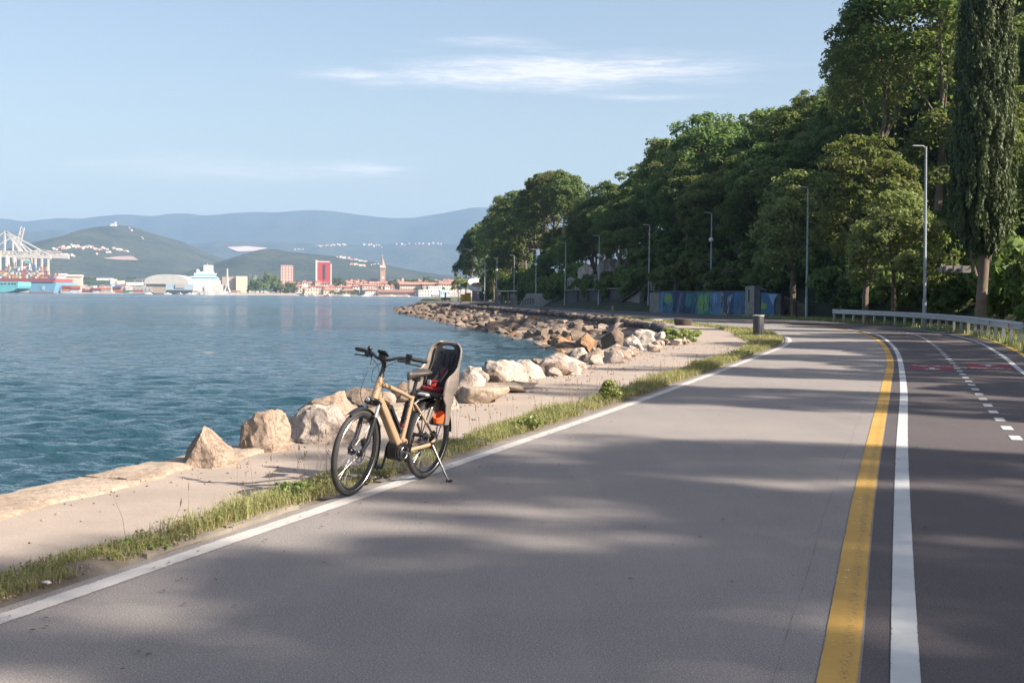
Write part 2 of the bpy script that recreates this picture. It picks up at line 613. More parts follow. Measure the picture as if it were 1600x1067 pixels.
def leaf_mat(name, ca, cb, trans=0.35, warm=None, island=True):
    """Leaves: colour varies from leaf to leaf, from bough to bough and from tree to tree."""
    t = NT(name)
    geo = t.n.new('ShaderNodeNewGeometry')
    oi = t.n.new('ShaderNodeObjectInfo')
    col = t.mix(geo.outputs['Random Per Island'], ca, cb)
    if warm:
        col = t.mix(t.ramp(t.noise(0.35, 2, 0.5), [(0.5, (0, 0, 0)), (0.7, (0.6,) * 3)]), col, warm)
    hs = t.n.new('ShaderNodeHueSaturation')
    t.put(hs.inputs['Hue'], t.math('ADD', t.math('MULTIPLY', oi.outputs['Random'], 0.05), 0.472))
    t.put(hs.inputs['Value'], t.math('ADD', t.math('MULTIPLY', oi.outputs['Random'], 0.9), 1.05))
    hs.inputs['Saturation'].default_value = 0.92
    t.l.new(col, hs.inputs['Color'])
    t.set(hs.outputs[0], 0.55, spec=0.3)
    tb = t.n.new('ShaderNodeBsdfTranslucent')
    c2 = t.mix(0.5, hs.outputs[0], (0.20, 0.27, 0.035))
    t.l.new(c2, tb.inputs[0])
    mx = t.n.new('ShaderNodeMixShader')
    mx.inputs[0].default_value = trans
    t.l.new(t.b.outputs[0], mx.inputs[1])
    t.l.new(tb.outputs[0], mx.inputs[2])
    t.l.new(mx.outputs[0], t.out.inputs[0])
    return t.m


M['leaf'] = leaf_mat('broad_leaves', (0.062, 0.104, 0.026), (0.125, 0.172, 0.042), 0.5, (0.12, 0.115, 0.035))
M['leaf_pale'] = leaf_mat('pale_leaves', (0.11, 0.155, 0.042), (0.17, 0.20, 0.062), 0.48, (0.14, 0.14, 0.05))
M['leaf_dark'] = leaf_mat('dark_leaves', (0.05, 0.088, 0.026), (0.098, 0.142, 0.038), 0.46)
M['cypress'] = leaf_mat('cypress_sprays', (0.026, 0.054, 0.018), (0.050, 0.088, 0.024), 0.2)
M['grass'] = leaf_mat('verge_blades', (0.12, 0.15, 0.045), (0.25, 0.23, 0.09), 0.35, (0.40, 0.31, 0.16))
M['weed'] = leaf_mat('weed_leaves', (0.14, 0.20, 0.055), (0.24, 0.28, 0.09), 0.4)
M['straw'] = simple('dry_stalks', (0.22, 0.155, 0.09), 0.85, 0.3, 20)
M['bark'] = simple('grey_bark', (0.15, 0.115, 0.09), 0.9, 0.3, 3, bump=0.8, bscale=14)
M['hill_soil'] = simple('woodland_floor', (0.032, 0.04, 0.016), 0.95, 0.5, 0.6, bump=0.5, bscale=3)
M['lawn'] = simple('dark_green_lawn', (0.055, 0.095, 0.022), 0.9, 0.2, 1.5, bump=0.4, bscale=30)  # plain dark green grass colour, varied at random

# ================================================================ THE SETTING
WATER = -1.2
EDGE_L = spline([(-6.9, -8), (-4.9, -1.3), (-2.53, 6.29), (2.01, 19.93), (7.02, 35.95), (9.15, 43), (10.75, 49.5), (11.75, 56), (12.15, 63), (11.6, 73),
                 (8.0, 100), (0.3, 140), (-6.8, 185), (-10.8, 218), (-13, 245), (-13.6, 275), (-12.5, 300), (-9.5, 330)], 0.5, 6)
YEL = spline([(-2.7, -8), (-0.6, -1.2), (1.39, 5.37), (2.67, 9.7), (4.13, 14.5), (7.13, 24.3), (10.25, 34.7), (13.75, 47.8), (15.9, 58), (16.9, 68),
              (16.5, 80), (13.9, 94), (6.0, 135), (-2.0, 185), (-6.2, 218), (-8.4, 245), (-9, 275), (-7.8, 300), (-4.8, 330)], 0.5, 6)
WHI = spline([(-2.35, -8), (-0.2, -1.0), (1.68, 5.37), (4.26, 13.9), (7.46, 24.34), (11.63, 38.6), (14.75, 50.5), (16.45, 58.2), (17.25, 66)], 0.5, 6)
DASH = spline([(5.86, 14.76), (7.02, 18.64), (9.95, 28.32), (14.68, 44.44), (18.0, 57.0), (19.1, 64)], 0.1, 6)
RW = spline([(0.0, -8), (2.3, -1), (5.3, 9), (8.8, 20.3), (11.75, 29.57), (14.67, 38.57), (18.3, 51.0), (20.9, 64), (21.9, 76), (21.2, 88.5), (18.0, 104),
             (10, 140), (2.0, 185), (-1.8, 218), (-3.6, 245), (-4, 275), (-2.6, 300), (0.4, 330)], 0.5, 6)
RY = spline([(13.2, 32.4), (15.3, 38.4), (18.0, 47.2), (20.2, 55.6), (21.6, 63.5)], 0.5, 4)
SEA_EDGE = spline([(-9.5, -8), (-6.9, 1), (-4.85, 7.4), (-3.98, 10.0), (-3.62, 11.2), (-3.25, 12.3), (-2.7, 14.6), (-2.0, 18.2), (-0.75, 23.2), (0.97, 28.2), (2.9, 35.2),
                   (5.3, 45.0), (6.5, 52), (6.95, 58), (6.9, 69), (4.63, 92.8), (-0.02, 125.5), (-9.18, 182.8), (-14.0, 215), (-16.2, 242), (-17.0, 258), (-16.2, 276), (-15.5, 300), (-13, 330)], 0.5, 6)
N = 900
eL, eS, eR, eY = (resample(l, N) for l in (EDGE_L, SEA_EDGE, RW, YEL))


def water_mat():
    t = NT('sea_water')
    t.set((0.016, 0.050, 0.068), 0.08, spec=0.5)
    t.b.inputs['IOR'].default_value = 1.33
    n1 = t.noise(2.6, 4, 0.65, t.coords((0.5, 1.0, 1)), 0.4)
    n2 = t.noise(9.0, 3, 0.6, t.coords((0.6, 1.0, 1)), 0.2)
    n3 = t.noise(0.35, 3, 0.6, t.coords((0.35, 1.0, 1)), 0.3)
    big = t.noise(0.012, 3, 0.5, t.coords((0.25, 1.0, 1)))
    rough = t.ramp(big, [(0.42, (0.03,) * 3), (0.62, (0.09,) * 3)])
    sp = t.n.new('ShaderNodeSeparateXYZ')
    t.l.new(t.tc.outputs['Object'], sp.inputs[0])
    far = t.math('MULTIPLY', t.math('DIVIDE', t.math('SUBTRACT', sp.outputs[1], 45.0), 250.0, clamp=True), 0.10)
    t.put(t.b.inputs['Roughness'], t.math('ADD', rough, far))
    b = t.bump(n3, 0.22, 0.3)
    b = t.bump(n1, 0.9, 0.20, b)
    t.bump(n2, 0.7, 0.04, b)
    return t.m


M['sea'] = water_mat()


def waves(X, Y):
    """Height of a light chop: short wavelengths only where the mesh can hold them."""
    r = np.random.default_rng(3)
    Z = np.zeros_like(X)
    hold = np.where(Y < 42, 0.35, np.where(Y < 110, 0.9, 2.0))
    hold = np.interp(Y, [0, 20, 42, 110, 230], [0.22, 0.26, 0.62, 1.5, 3.0])
    for k in range(90):
        wl_ = 0.28 * (2.8 / 0.28) ** (r.random() ** 1.1)
        th = math.radians(r.normal(-80, 26))
        a = 0.0074 * wl_ ** 0.50 * (0.6 + 0.8 * r.random())
        kx, ky = math.cos(th) * 2 * math.pi / wl_, math.sin(th) * 2 * math.pi / wl_
        ph = kx * X + ky * Y + r.random() * 6.28 + 0.5 * np.sin(X * 0.21 + k) + 0.5 * np.sin(Y * 0.17 + 2 * k)
        fade = np.clip((wl_ / hold - 1.0) / 1.0, 0, 1)
        s = np.sin(ph)
        Z += a * fade * (s + 0.25 * np.cos(2 * ph))
    gust = 0.75 + 0.35 * np.sin(X * 0.09 + 0.05 * Y) * np.sin(Y * 0.06 + 1.0)
    return Z * gust


def build_sea():
    V, F, b = [], [], 0
    def patch(x0, x1, y0, y1, d, flat=False):
        nonlocal b
        nx, ny = max(2, int(round((x1 - x0) / d)) + 1), max(2, int(round((y1 - y0) / d)) + 1)
        X, Y = np.meshgrid(np.linspace(x0, x1, nx), np.linspace(y0, y1, ny))
        Z = np.full_like(X, WATER) + (0 if flat else waves(X, Y))
        i, j = np.meshgrid(np.arange(nx - 1), np.arange(ny - 1))
        q = (j * nx + i).ravel() + b
        V.append(np.c_[X.ravel(), Y.ravel(), Z.ravel()])
        F.append(np.c_[q, q + 1, q + nx + 1, q + nx])
        b += nx * ny
    patch(-20, 3, 8, 42, 0.075)
    patch(-20, -6, 4, 8, 0.2)
    patch(-50, -20, 4, 42, 0.5)
    patch(-50, 9, 42, 110, 0.26)
    patch(-104, -50, 42, 110, 1.4)
    patch(-104, 9, 110, 230, 0.6)
    patch(-50, -4, -300, 4, 23, True)
    patch(-6000, -104, -300, 230, 200, True)
    patch(-104, -50, -300, 42, 20, True)
    patch(-6000, 6000, 230, 9800, 400, True)
    V.append(np.array([(-104, -8, WATER - 0.2), (20, -8, WATER - 0.2), (20, 232, WATER - 0.2), (-104, 232, WATER - 0.2)]))
    F.append(np.array([[b, b + 1, b + 2, b + 3]]))
    o = link('sea', mesh_np('sea', np.concatenate(V), np.concatenate(F), M['sea'], smooth=True))
    o['kind'] = 'structure'


build_sea()

# land: one sheet under road, promenade and bank, going down into the water
landL = offs(eS, -0.15)
strip('ground', landL, offs(eR, 3.0), -0.03, -0.03, M['soil'], 6)
strip('shore_bank', offs(eS, np.where(eS[:, 1] > 50, -7.2, -1.6)), landL, -2.6, -0.05, M['rock_dark'], 3)
strip('promenade', offs(eS, 0.05), offs(eL, -0.36), -0.012, -0.012, M['path'], 4)
strip('road', offs(eL, -0.16), resample(offs(YEL, 0.105), N), 0.0, 0.0, M['asphalt'], 3)
strip('cycle_lane', resample(offs(YEL, 0.095), N), offs(eR, 0.55), 0.001, 0.001, M['asphalt_dark'], 3)


def ribbon(name, L, w, mat, z=0.005, parent=None):
    return strip(name, offs(L, -w / 2), offs(L, w / 2), z, z, mat, 1, parent=parent)


ribbon('edge_line', EDGE_L, 0.15, M['paint_white'])
ribbon('yellow_line', YEL, 0.17, M['paint_yellow'], 0.0055)
ribbon('lane_line', WHI, 0.125, M['paint_white_new'], 0.0065)
ribbon('edge_line', RW, 0.13, M['paint_white_new'], 0.006)
ribbon('yellow_line', RY, 0.15, M['paint_yellow'], 0.006)
seam_c = offs(YEL, -0.26)[10:110]
seam_c = seam_c + np.c_[0.006 * np.sin(np.arange(len(seam_c)) * 0.9), np.zeros(len(seam_c))]
ribbon('asphalt_seam', seam_c, 0.0045, M['seam'], 0.004)
lane = bpy.data.objects['cycle_lane']
k = 0
i = 0
while i < len(DASH) - 8:
    d = DASH[i:i + 6]
    o = ribbon('line_dash', d, 0.13, M['paint_white_new'], 0.006, parent=lane)
    i += 12


def flat(name, polys, z, mat, xf, parent=None, kind='structure'):
    V, F, UV, b = [], [], [], 0
    me = bpy.data.meshes.new(name)
    vs, fs = [], []
    for p in polys:
        fs.append(tuple(range(len(vs), len(vs) + len(p))))
        vs += [xf @ Vector((x, y, z)) for x, y in p]
    me.from_pydata(vs, [], fs)
    l = me.uv_layers.new(name='UVMap')
    for d in l.data: d.uv = (0.5, 0.5)
    bm = bmesh.new(); bm.from_mesh(me)
    for f in bm.faces:
        if f.normal.z < 0: f.normal_flip()
    bm.to_mesh(me); bm.free()
    me.materials.append(mat)
    o = link(name, me, parent)
    if parent is None: o['kind'] = kind
    return o


def ring_poly(cx, cy, r, w, a0=0, a1=2 * math.pi, n=20):
    out = []
    for i in range(n):
        t0, t1 = a0 + (a1 - a0) * i / n, a0 + (a1 - a0) * (i + 1) / n
        out.append([(cx + r * math.cos(t0), cy + r * math.sin(t0)), (cx + (r + w) * math.cos(t0), cy + (r + w) * math.sin(t0)),
                    (cx + (r + w) * math.cos(t1), cy + (r + w) * math.sin(t1)), (cx + r * math.cos(t1), cy + r * math.sin(t1))])
    return out


def seg_poly(a, b, w):
    d = Vector((b[0] - a[0], b[1] - a[1])).normalized()
    n = Vector((-d.y, d.x)) * w / 2
    return [(a[0] + n.x, a[1] + n.y), (b[0] + n.x, b[1] + n.y), (b[0] - n.x, b[1] - n.y), (a[0] - n.x, a[1] - n.y)]


def lane_sign(center, head, flip):
    xf = Matrix.Translation((center[0], center[1], 0)) @ Matrix.Rotation(-head + (math.pi if flip else 0), 4, 'Z')
    pt = flat('red_patch', [[(-0.50, -1.15), (0.50, -1.15), (0.50, 1.2), (-0.50, 1.2)]], 0.0062, M['paint_red'], xf)
    cyc = ring_poly(-0.27, -0.75, 0.13, 0.05) + ring_poly(0.27, -0.75, 0.13, 0.05)
    pts = [((-0.27, -0.75), (-0.1, -0.38)), ((-0.1, -0.38), (0.17, -0.38)), ((0.17, -0.38), (0.0, -0.75)), ((0.0, -0.75), (-0.13, -0.42)),
           ((0.27, -0.75), (0.17, -0.30)), ((0.17, -0.28), (0.3, -0.24)), ((-0.2, -0.33), (-0.05, -0.33))]
    cyc += [seg_poly(a, b, 0.05) for a, b in pts]
    flat('bicycle_symbol', cyc, 0.0082, M['paint_white_new'], xf, pt)
    flat('lane_arrow', [[(-0.055, 0.2), (0.055, 0.2), (0.055, 0.75), (-0.055, 0.75)], [(-0.24, 0.72), (0.24, 0.72), (0.0, 1.15)]], 0.0082, M['paint_white_new'], xf, pt)


hd = math.atan2(0.32, 1.0)
lane_sign(G(1456, 574), hd, True)
lane_sign(G(1546, 573.5), hd, False)
a0 = G(1349, 577)
flat('faded_symbol', ring_poly(0, -0.6, 0.75, 0.07, math.radians(60), math.radians(120), 8), 0.006, M['paint_white'],
     Matrix.Translation((a0.x, a0.y, 0)) @ Matrix.Rotation(-0.05, 4, 'Z'))

# fallen leaves and grit on the asphalt
rngl = np.random.default_rng(12)
LV = []
for _ in range(420):
    Y = rngl.uniform(4.5, 30)
    x = xat(EDGE_L, Y) + (rngl.uniform(-0.1, 8.5) if rngl.random() < 0.6 else rngl.exponential(0.35))
    s_, a_ = rngl.uniform(0.008, 0.022), rngl.uniform(0, 6.28)
    c_, n_ = math.cos(a_) * s_, math.sin(a_) * s_
    z_ = 0.010 + rngl.uniform(0, 0.004)
    LV += [(x + c_, Y + n_, z_), (x - n_ * .5, Y + c_ * .5, z_ + 0.004), (x - c_, Y - n_, z_), (x + n_ * .5, Y - c_ * .5, z_ + 0.003)]
M['dead_leaf'] = simple('dead_leaf', (0.09, 0.06, 0.035), 0.9, 0.5, 30)
o = link('leaf_litter', mesh_np('leaf_litter', LV, np.arange(len(LV)).reshape(-1, 4), M['dead_leaf']))
o['kind'] = 'stuff'

# ---------------------------------------------------------------- wooded hillside beside the road
FOOT = spline([(9, -8), (12.0, 6), (14.6, 20), (18.2, 34), (21.5, 48), (23.6, 58), (25.3, 70), (26.0, 82), (25.6, 92), (23.6, 103.5), (21.5, 109.5), (17.6, 121), (13.6, 132),
               (10.2, 146), (6.3, 166), (3.6, 190), (0.8, 218), (-0.8, 245), (0, 275), (2.5, 305), (6, 340)], 1.0, 10)
nF = normals2(FOOT)


def hill_amp(Y):
    return float(np.interp(Y, [-10, 20, 45, 62, 80, 100, 130, 160, 200, 240, 290, 340], [22, 22, 20, 18, 27, 29, 23, 22, 19, 12, 8, 5])) * (1 + 0.10 * math.sin(Y * 0.21))


def hill_h(q, Y, x=0):
    q = max(q, 0.0)
    A = hill_amp(Y)
    t = min(q / 48.0, 1.0)
    h = A * (1 - (1 - t) ** 1.25) + max(0, q - 48) * 0.0
    n = mnoise.noise(Vector((x * 0.12, Y * 0.12, 0.3))) * 1.1 + mnoise.noise(Vector((x * 0.4, Y * 0.4, 1.3))) * 0.35
    return h + n * min(q / 6.0, 1.0) - 0.06


def hill_point(i, q):
    x, y = FOOT[i] + nF[i] * q
    return Vector((x, y, hill_h(q, FOOT[i][1], x)))


qs = [-1.6, -0.8, 0, 1, 2, 3.5, 5, 7, 9, 12, 15, 18, 22, 26, 30, 36, 44, 56, 70]
V, F = [], []
for i in range(0, len(FOOT), 3):
    for q in qs: V.append(hill_point(i, q) if q >= 0 else Vector((*(FOOT[i] + nF[i] * q), -0.05)))
rows = len(range(0, len(FOOT), 3))
for a in range(rows - 1):
    for b in range(len(qs) - 1):
        F.append((a * len(qs) + b, a * len(qs) + b + 1, (a + 1) * len(qs) + b + 1, (a + 1) * len(qs) + b))
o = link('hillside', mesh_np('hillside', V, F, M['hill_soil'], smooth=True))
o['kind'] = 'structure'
# grass shoulder between the edge line and the foot of the hill
shoulder = resample(FOOT, N)
strip('grass_shoulder', offs(eR, 0.5), shoulder, 0.0, 0.02, M['lawn'], 2)

# ---------------------------------------------------------------- far ridges
def forest_mat(name, ca, cb, s):
    t = NT(name)
    col = t.ramp(t.noise(0.004 * s, 6, 0.65), [(0.35, ca), (0.65, cb)])
    col = t.mix(t.math('MULTIPLY', t.noise(0.03 * s, 4, 0.7), 0.5), col, grey(ca, 0.45))
    t.set(col, 0.95, spec=0.1)
    t.bump(t.noise(0.02 * s, 5, 0.7), 0.8, 14)
    return t.m


M['ridge_far'] = forest_mat('far_forest', (0.026, 0.036, 0.026), (0.05, 0.06, 0.036), 1)
M['ridge_mid'] = forest_mat('mid_forest', (0.028, 0.042, 0.028), (0.075, 0.082, 0.05), 1.6)
RIDGES = {}


def ridge(name, D, dep_f, dep_b, pts, mat, nx=150, ny=26, rough=0.05, seed=0):
    cr = [P(x, y, D) for x, y in pts]
    xs, zs = [c.x for c in cr], [c.z for c in cr]
    V, F = [], []
    H = np.zeros((ny, nx))
    X = np.linspace(xs[0], xs[-1], nx)
    # smooth crest
    Zc = np.interp(X, xs, zs)
    for _ in range(2): Zc[1:-1] = (Zc[:-2] + 2 * Zc[1:-1] + Zc[2:]) / 4
    T = np.concatenate([np.linspace(-1, 0, ny - 8), np.linspace(0, 1, 9)[1:]])
    Ys = np.where(T < 0, D + T * dep_f, D + T * dep_b)
    for j, t in enumerate(T):
        prof = (math.cos(math.pi * t) + 1) / 2
        prof = 0.55 * prof + 0.45 * (1 - abs(t)) if t < 0 else prof
        for i in range(nx):
            n = 0
            if -1 < t < 1:
                v = Vector((X[i] / D * 26 + seed, t * 2.2, seed))
                n = (1 - 2 * abs(mnoise.noise(v))) * 0.6 + mnoise.noise(v * 2.7) * 0.5
                n *= rough * Zc[i] * math.sin(math.pi * min(1, abs(t) * 1.6 + 0.08))
            H[j, i] = Zc[i] * prof + n - 1.5 * (abs(t) >= 0.999)
    for j in range(ny):
        for i in range(nx): V.append((X[i], Ys[j], max(H[j, i], -2.0) + WATER))
    for j in range(ny - 1):
        for i in range(nx - 1):
            q = j * nx + i
            F.append((q, q + 1, q + nx + 1, q + nx))
    o = link(name, mesh_np(name, V, F, mat, smooth=True))
    o['kind'] = 'structure'
    RIDGES[name] = (X, Ys, H)
    return o


def ridge_z(name, x, y):
    X, Ys, H = RIDGES[name]
    if not (X[0] < x < X[-1] and Ys[0] < y < Ys[-1]): return -5.0
    j = int(np.clip(np.searchsorted(Ys, y) - 1, 0, len(Ys) - 2))
    i = int(np.clip(np.searchsorted(X, x) - 1, 0, len(X) - 2))
    a, b = (y - Ys[j]) / (Ys[j + 1] - Ys[j]), (x - X[i]) / (X[i + 1] - X[i])
    return float((H[j, i] * (1 - b) + H[j, i + 1] * b) * (1 - a) + (H[j + 1, i] * (1 - b) + H[j + 1, i + 1] * b) * a) + WATER


def on_ridge(name, px, py):
    """First point of a ridge along the line of sight of a pixel."""
    X, Ys, H = RIDGES[name]
    for y in np.linspace(Ys[0], Ys[-1], 700):
        p = P(px, py, y)
        if p.z <= ridge_z(name, p.x, p.y): return p
    return None


ridge('mountain_ridge', 9000, 1900, 700, [(-420, 360), (-260, 348), (-120, 352), (-40, 344), (0, 342), (18, 343), (36, 347.5), (60, 344), (90, 341), (128, 342.5), (150, 338), (205, 335), (235, 339),
      (262, 335), (290, 334), (322, 338), (360, 334), (398, 331), (432, 333), (480, 328.5), (505, 329), (530, 332), (570, 338), (606, 341), (642, 342), (690, 334), (735, 326),
      (752, 323.5), (775, 327), (805, 330), (850, 336), (920, 345), (1100, 352), (1300, 350)], M['ridge_far'], 220, 30, 0.05, 1)
ridge('plateau_ridge', 6900, 900, 800, [(-420, 372), (-200, 356), (-80, 352), (0, 361), (55, 362), (92, 359), (130, 371), (190, 382), (262, 384), (350, 377), (450, 379), (560, 383), (650, 380),
      (760, 382), (860, 378), (1000, 385), (1300, 380)], M['ridge_mid'], 200, 26, 0.05, 5)
ridge('hill_behind_port', 4300, 1500, 1200, [(-160, 448), (-60, 425), (0, 407), (40, 398), (70, 389), (120, 371), (150, 360), (168, 354.5), (184, 352.5), (206, 353), (222, 358), (242, 365), (280, 379),
      (320, 396), (345, 405), (380, 425), (420, 442), (470, 452)], M['ridge_mid'], 150, 40, 0.06, 9)
ridge('hill_behind_town', 3700, 1000, 1000, [(290, 440), (330, 423), (350, 409), (380, 399), (410, 391), (432, 388.5), (450, 393), (500, 398), (540, 401), (580, 408), (620, 417), (660, 425),
      (720, 432), (800, 436), (900, 440), (1100, 446)], M['ridge_mid'], 140, 30, 0.06, 13)

# near shore of the far side: town mound and the port's quay
M['quay'] = simple('quay_stone', (0.33, 0.30, 0.27), 0.9, 0.2, 0.02)
M['town_green'] = simple('town_slopes', (0.09, 0.10, 0.05), 0.9, 0.3, 0.02)


def shore(name, x0, x1, y0, y1, zf, mat, nx=60, ny=12, base=-1.8):
    X, Y = np.linspace(x0, x1, nx), np.linspace(y0, y1, ny)
    V, F = [], []
    for j in range(ny):
        for i in range(nx): V.append((X[i], Y[j], base if j == 0 else zf(X[i], Y[j])))
    for j in range(ny - 1):
        for i in range(nx - 1):
            q = j * nx + i
            F.append((q, q + 1, q + nx + 1, q + nx))
    V2 = V
    o = link(name, mesh_np(name, V2, F, mat))
    o['kind'] = 'structure'
    return o


TOWN_Y = 1450.0


def town_z(x, y):
    t = np.clip((y - TOWN_Y - 25) / 170.0, 0, 1)
    return 0.6 + 15.0 * t * math.exp(-((x + 150) / 110.0) ** 2)


shore('town_mound', -330, 60, TOWN_Y, TOWN_Y + 460, town_z, M['quay'], 60, 14)
shore('port_quay', -1100, -332, 1690, 2300, lambda x, y: 1.2, M['quay'], 8, 4)
shore('coastal_plain', -1100, 700, 2310, 3600, lambda x, y: 2.0 + (y - 2310) * 0.004, M['town_green'], 12, 8)
shore('quarter_shore', -27, 60, 332, 640, lambda x, y: 0.5, M['town_green'], 8, 6)

# bare patches on the slopes, drawn as sheets lying on the ground
M['quarry'] = simple('quarry_rock', (0.42, 0.33, 0.29), 0.95, 0.12, 0.01)
M['bare_earth'] = simple('bare_earth', (0.26, 0.19, 0.16), 0.95, 0.12, 0.01)


def patch_on(name, rname, poly_px, mat):
    """A sheet of bare ground fitted to the slope."""
    xs = [p[0] for p in poly_px]
    V, F = [], []
    n = 14
    top = sorted([p for p in poly_px if p[2] == 't'])
    bot = sorted([p for p in poly_px if p[2] == 'b'])
    for i in range(n + 1):
        x = min(xs) + (max(xs) - min(xs)) * i / n
        yt = np.interp(x, [p[0] for p in top], [p[1] for p in top])
        yb = np.interp(x, [p[0] for p in bot], [p[1] for p in bot])
        for y in (yt, (yt + yb) / 2, yb):
            p = on_ridge(rname, x, y)
            if p is None: p = P(x, y, RIDGES[rname][1][10])
            V.append(p + Vector((0, -6, 2.5)))
    for i in range(n):
        for j in range(2):
            q = i * 3 + j
            F.append((q, q + 1, q + 4, q + 3))
    o = link(name, mesh_np(name, V, F, mat))
    o['kind'] = 'structure'


patch_on('quarry_ground', 'plateau_ridge', [(356, 387, 't'), (385, 385.5, 't'), (418, 388, 't'), (356, 387.5, 'b'), (372, 394, 'b'), (398, 393, 'b'), (418, 388.5, 'b')], M['quarry'])
patch_on('bare_ground', 'hill_behind_port', [(163, 405, 't'), (185, 402, 't'), (208, 401.5, 't'), (217, 407.5, 't'), (163, 405.5, 'b'), (185, 407.5, 'b'), (217, 408, 'b')], M['bare_earth'])

# ---------------------------------------------------------------- air
hz = NT('haze_air')
hz.n.remove(hz.b)
pv = hz.n.new('ShaderNodeVolumePrincipled')
pv.inputs['Color'].default_value = (0.40, 0.64, 1.0, 1)
pv.inputs['Density'].default_value = 0.95e-4
pv.inputs['Density Attribute'].default_value = ''
pv.inputs['Color Attribute'].default_value = ''
pv.inputs['Temperature Attribute'].default_value = ''
pv.inputs['Anisotropy'].default_value = 0.0
hz.l.new(pv.outputs[0], hz.out.inputs['Volume'])
b = MB()
b.box((0, 4800, 320.0), (12400, 10400, 650.0))
o = b.build('haze', hz.m)
o['kind'] = 'stuff'

# where trees stand on the near bank: x, y, height, kind, width
SHADE_TREES = [(31.6, 0.6, 12.2, 6, 0.9), (30.5, -2.0, 11.4, 6, 0.7), (28.0, -4.8, 12.2, 6, 1.0), (28, -9.5, 12.5, 6, 1.1), (34.4, 9.2, 11.6, 6, 0.80), (36.5, 16.0, 11.6, 6, 0.75), (34.8, 24.5, 12, 6, 0.8),
               (38, 32.8, 11.5, 0, 0.8), (40, 43.3, 12, 5, 0.8), (12.2, 8.2, 4.6, 3, 1.1), (14.8, 14.7, 4.8, 1, 1.1), (17.3, 20.2, 5, 3, 1.1), (19.3, 26.7, 6, 0, 1.1),
               (21.7, 34.2, 6, 3, 1.1), (23.7, 42, 6.5, 1, 1.1), (26, 53, 7, 0, 1.0)]

# ================================================================ TREES AND PLANTS
def leaf_quads(rng, c, n, L, W):
    """Rhombic leaves centred at c with normals n."""
    k = len(c)
    n = n / np.maximum(np.linalg.norm(n, axis=1), 1e-6)[:, None]
    r = rng.normal(size=(k, 3))
    a = np.cross(n, r)
    a /= np.maximum(np.linalg.norm(a, axis=1), 1e-6)[:, None]
    b = np.cross(n, a)
    s = rng.uniform(0.65, 1.35, (k, 1))
    L, W = L * s / 2, W * s / 2
    V = np.stack([c - a * L, c + b * W + n * L * 0.18, c + a * L, c - b * W + n * L * 0.18], 1).reshape(-1, 3)
    return V


def unit(rng, k):
    d = rng.normal(size=(k, 3))
    return d / np.linalg.norm(d, axis=1)[:, None]


def crown_mesh(name, seed, R, zc, ncl, per, L, W, mat, lump=0.30, flatten=0.75, fill=0.03):
    """A broadleaf crown: boughs of leaves set unevenly through an ellipsoid."""
    rng = np.random.default_rng(seed)
    cs = unit(rng, ncl)
    cs[:, 2] = np.where(cs[:, 2] < -0.45, -cs[:, 2] * 0.6, cs[:, 2])
    rad = rng.uniform(0.62, 1.0, (ncl, 1)) ** 0.6
    lean = rng.normal(0, 0.12, 3)
    cs = cs * rad * np.array(R) + np.array([0, 0, zc]) + lean * np.array(R)
    out = []
    for c in cs:
        rr = lump * min(R[0], R[2]) * rng.uniform(0.6, 1.35)
        k = int(per * rng.uniform(0.6, 1.4))
        d = unit(rng, k)
        outw = (c - np.array([0, 0, zc]))
        outw = outw / (np.linalg.norm(outw) + 1e-6)
        d = d + outw * 0.55 + np.array([0, 0, 0.3])
        d /= np.linalg.norm(d, axis=1)[:, None]
        u = rng.uniform(0.35, 1.0, (k, 1)) ** 0.45
        p = c + d * rr * u * np.array([1.15, 1.15, flatten]) + rng.normal(0, rr * 0.10, (k, 3))
        nrm = d * 0.8 + rng.normal(0, 0.5, (k, 3)) + np.array([0, 0, 0.25])
        out.append(leaf_quads(rng, p, nrm, L, W))
    k = int(ncl * per * fill)
    p = unit(rng, k) * (rng.uniform(0, 0.75, (k, 1)) ** 0.5) * np.array(R) + np.array([0, 0, zc])
    out.append(leaf_quads(rng, p, rng.normal(size=(k, 3)), L * 1.3, W * 1.3))
    V = np.concatenate(out)
    F = np.arange(len(V)).reshape(-1, 4)
    return mesh_np(name, V, F, mat), cs


def trunk_mesh(seed, h, r, cs, zc, n=7, forks=7):
    rng = random.Random(seed)
    mb = MB()
    pts = [Vector((0, 0, -0.6))]
    for i in range(1, 6):
        pts.append(Vector((rng.gauss(0, 0.10) * i * 0.4, rng.gauss(0, 0.10) * i * 0.4, h * i / 5)))
    mb.tube(pts, [r * (1.25 - 0.75 * i / 5) for i in range(6)], n)
    pick = sorted(range(len(cs)), key=lambda i: rng.random())[:forks]
    for i in pick:
        e = Vector(cs[i])
        s = pts[rng.randint(2, 5)]
        m = (s + e) / 2 + Vector((rng.gauss(0, .2), rng.gauss(0, .2), -0.25))
        mb.tube([s, m, e], [r * 0.42, r * 0.3, r * 0.10], 5)
    return mb.mesh('trunk', M['bark'], smooth=True)


TREES = []


def tree_proto(seed, kind, R, zc, ncl, per, L, W, mat, th, tr, **kw):
    me, cs = crown_mesh('crown', seed, R, zc, ncl, per, L, W, mat, **kw)
    return {'crown': me, 'trunk': trunk_mesh(seed, th, tr, cs, zc), 'kind': kind, 'h': zc + R[2]}


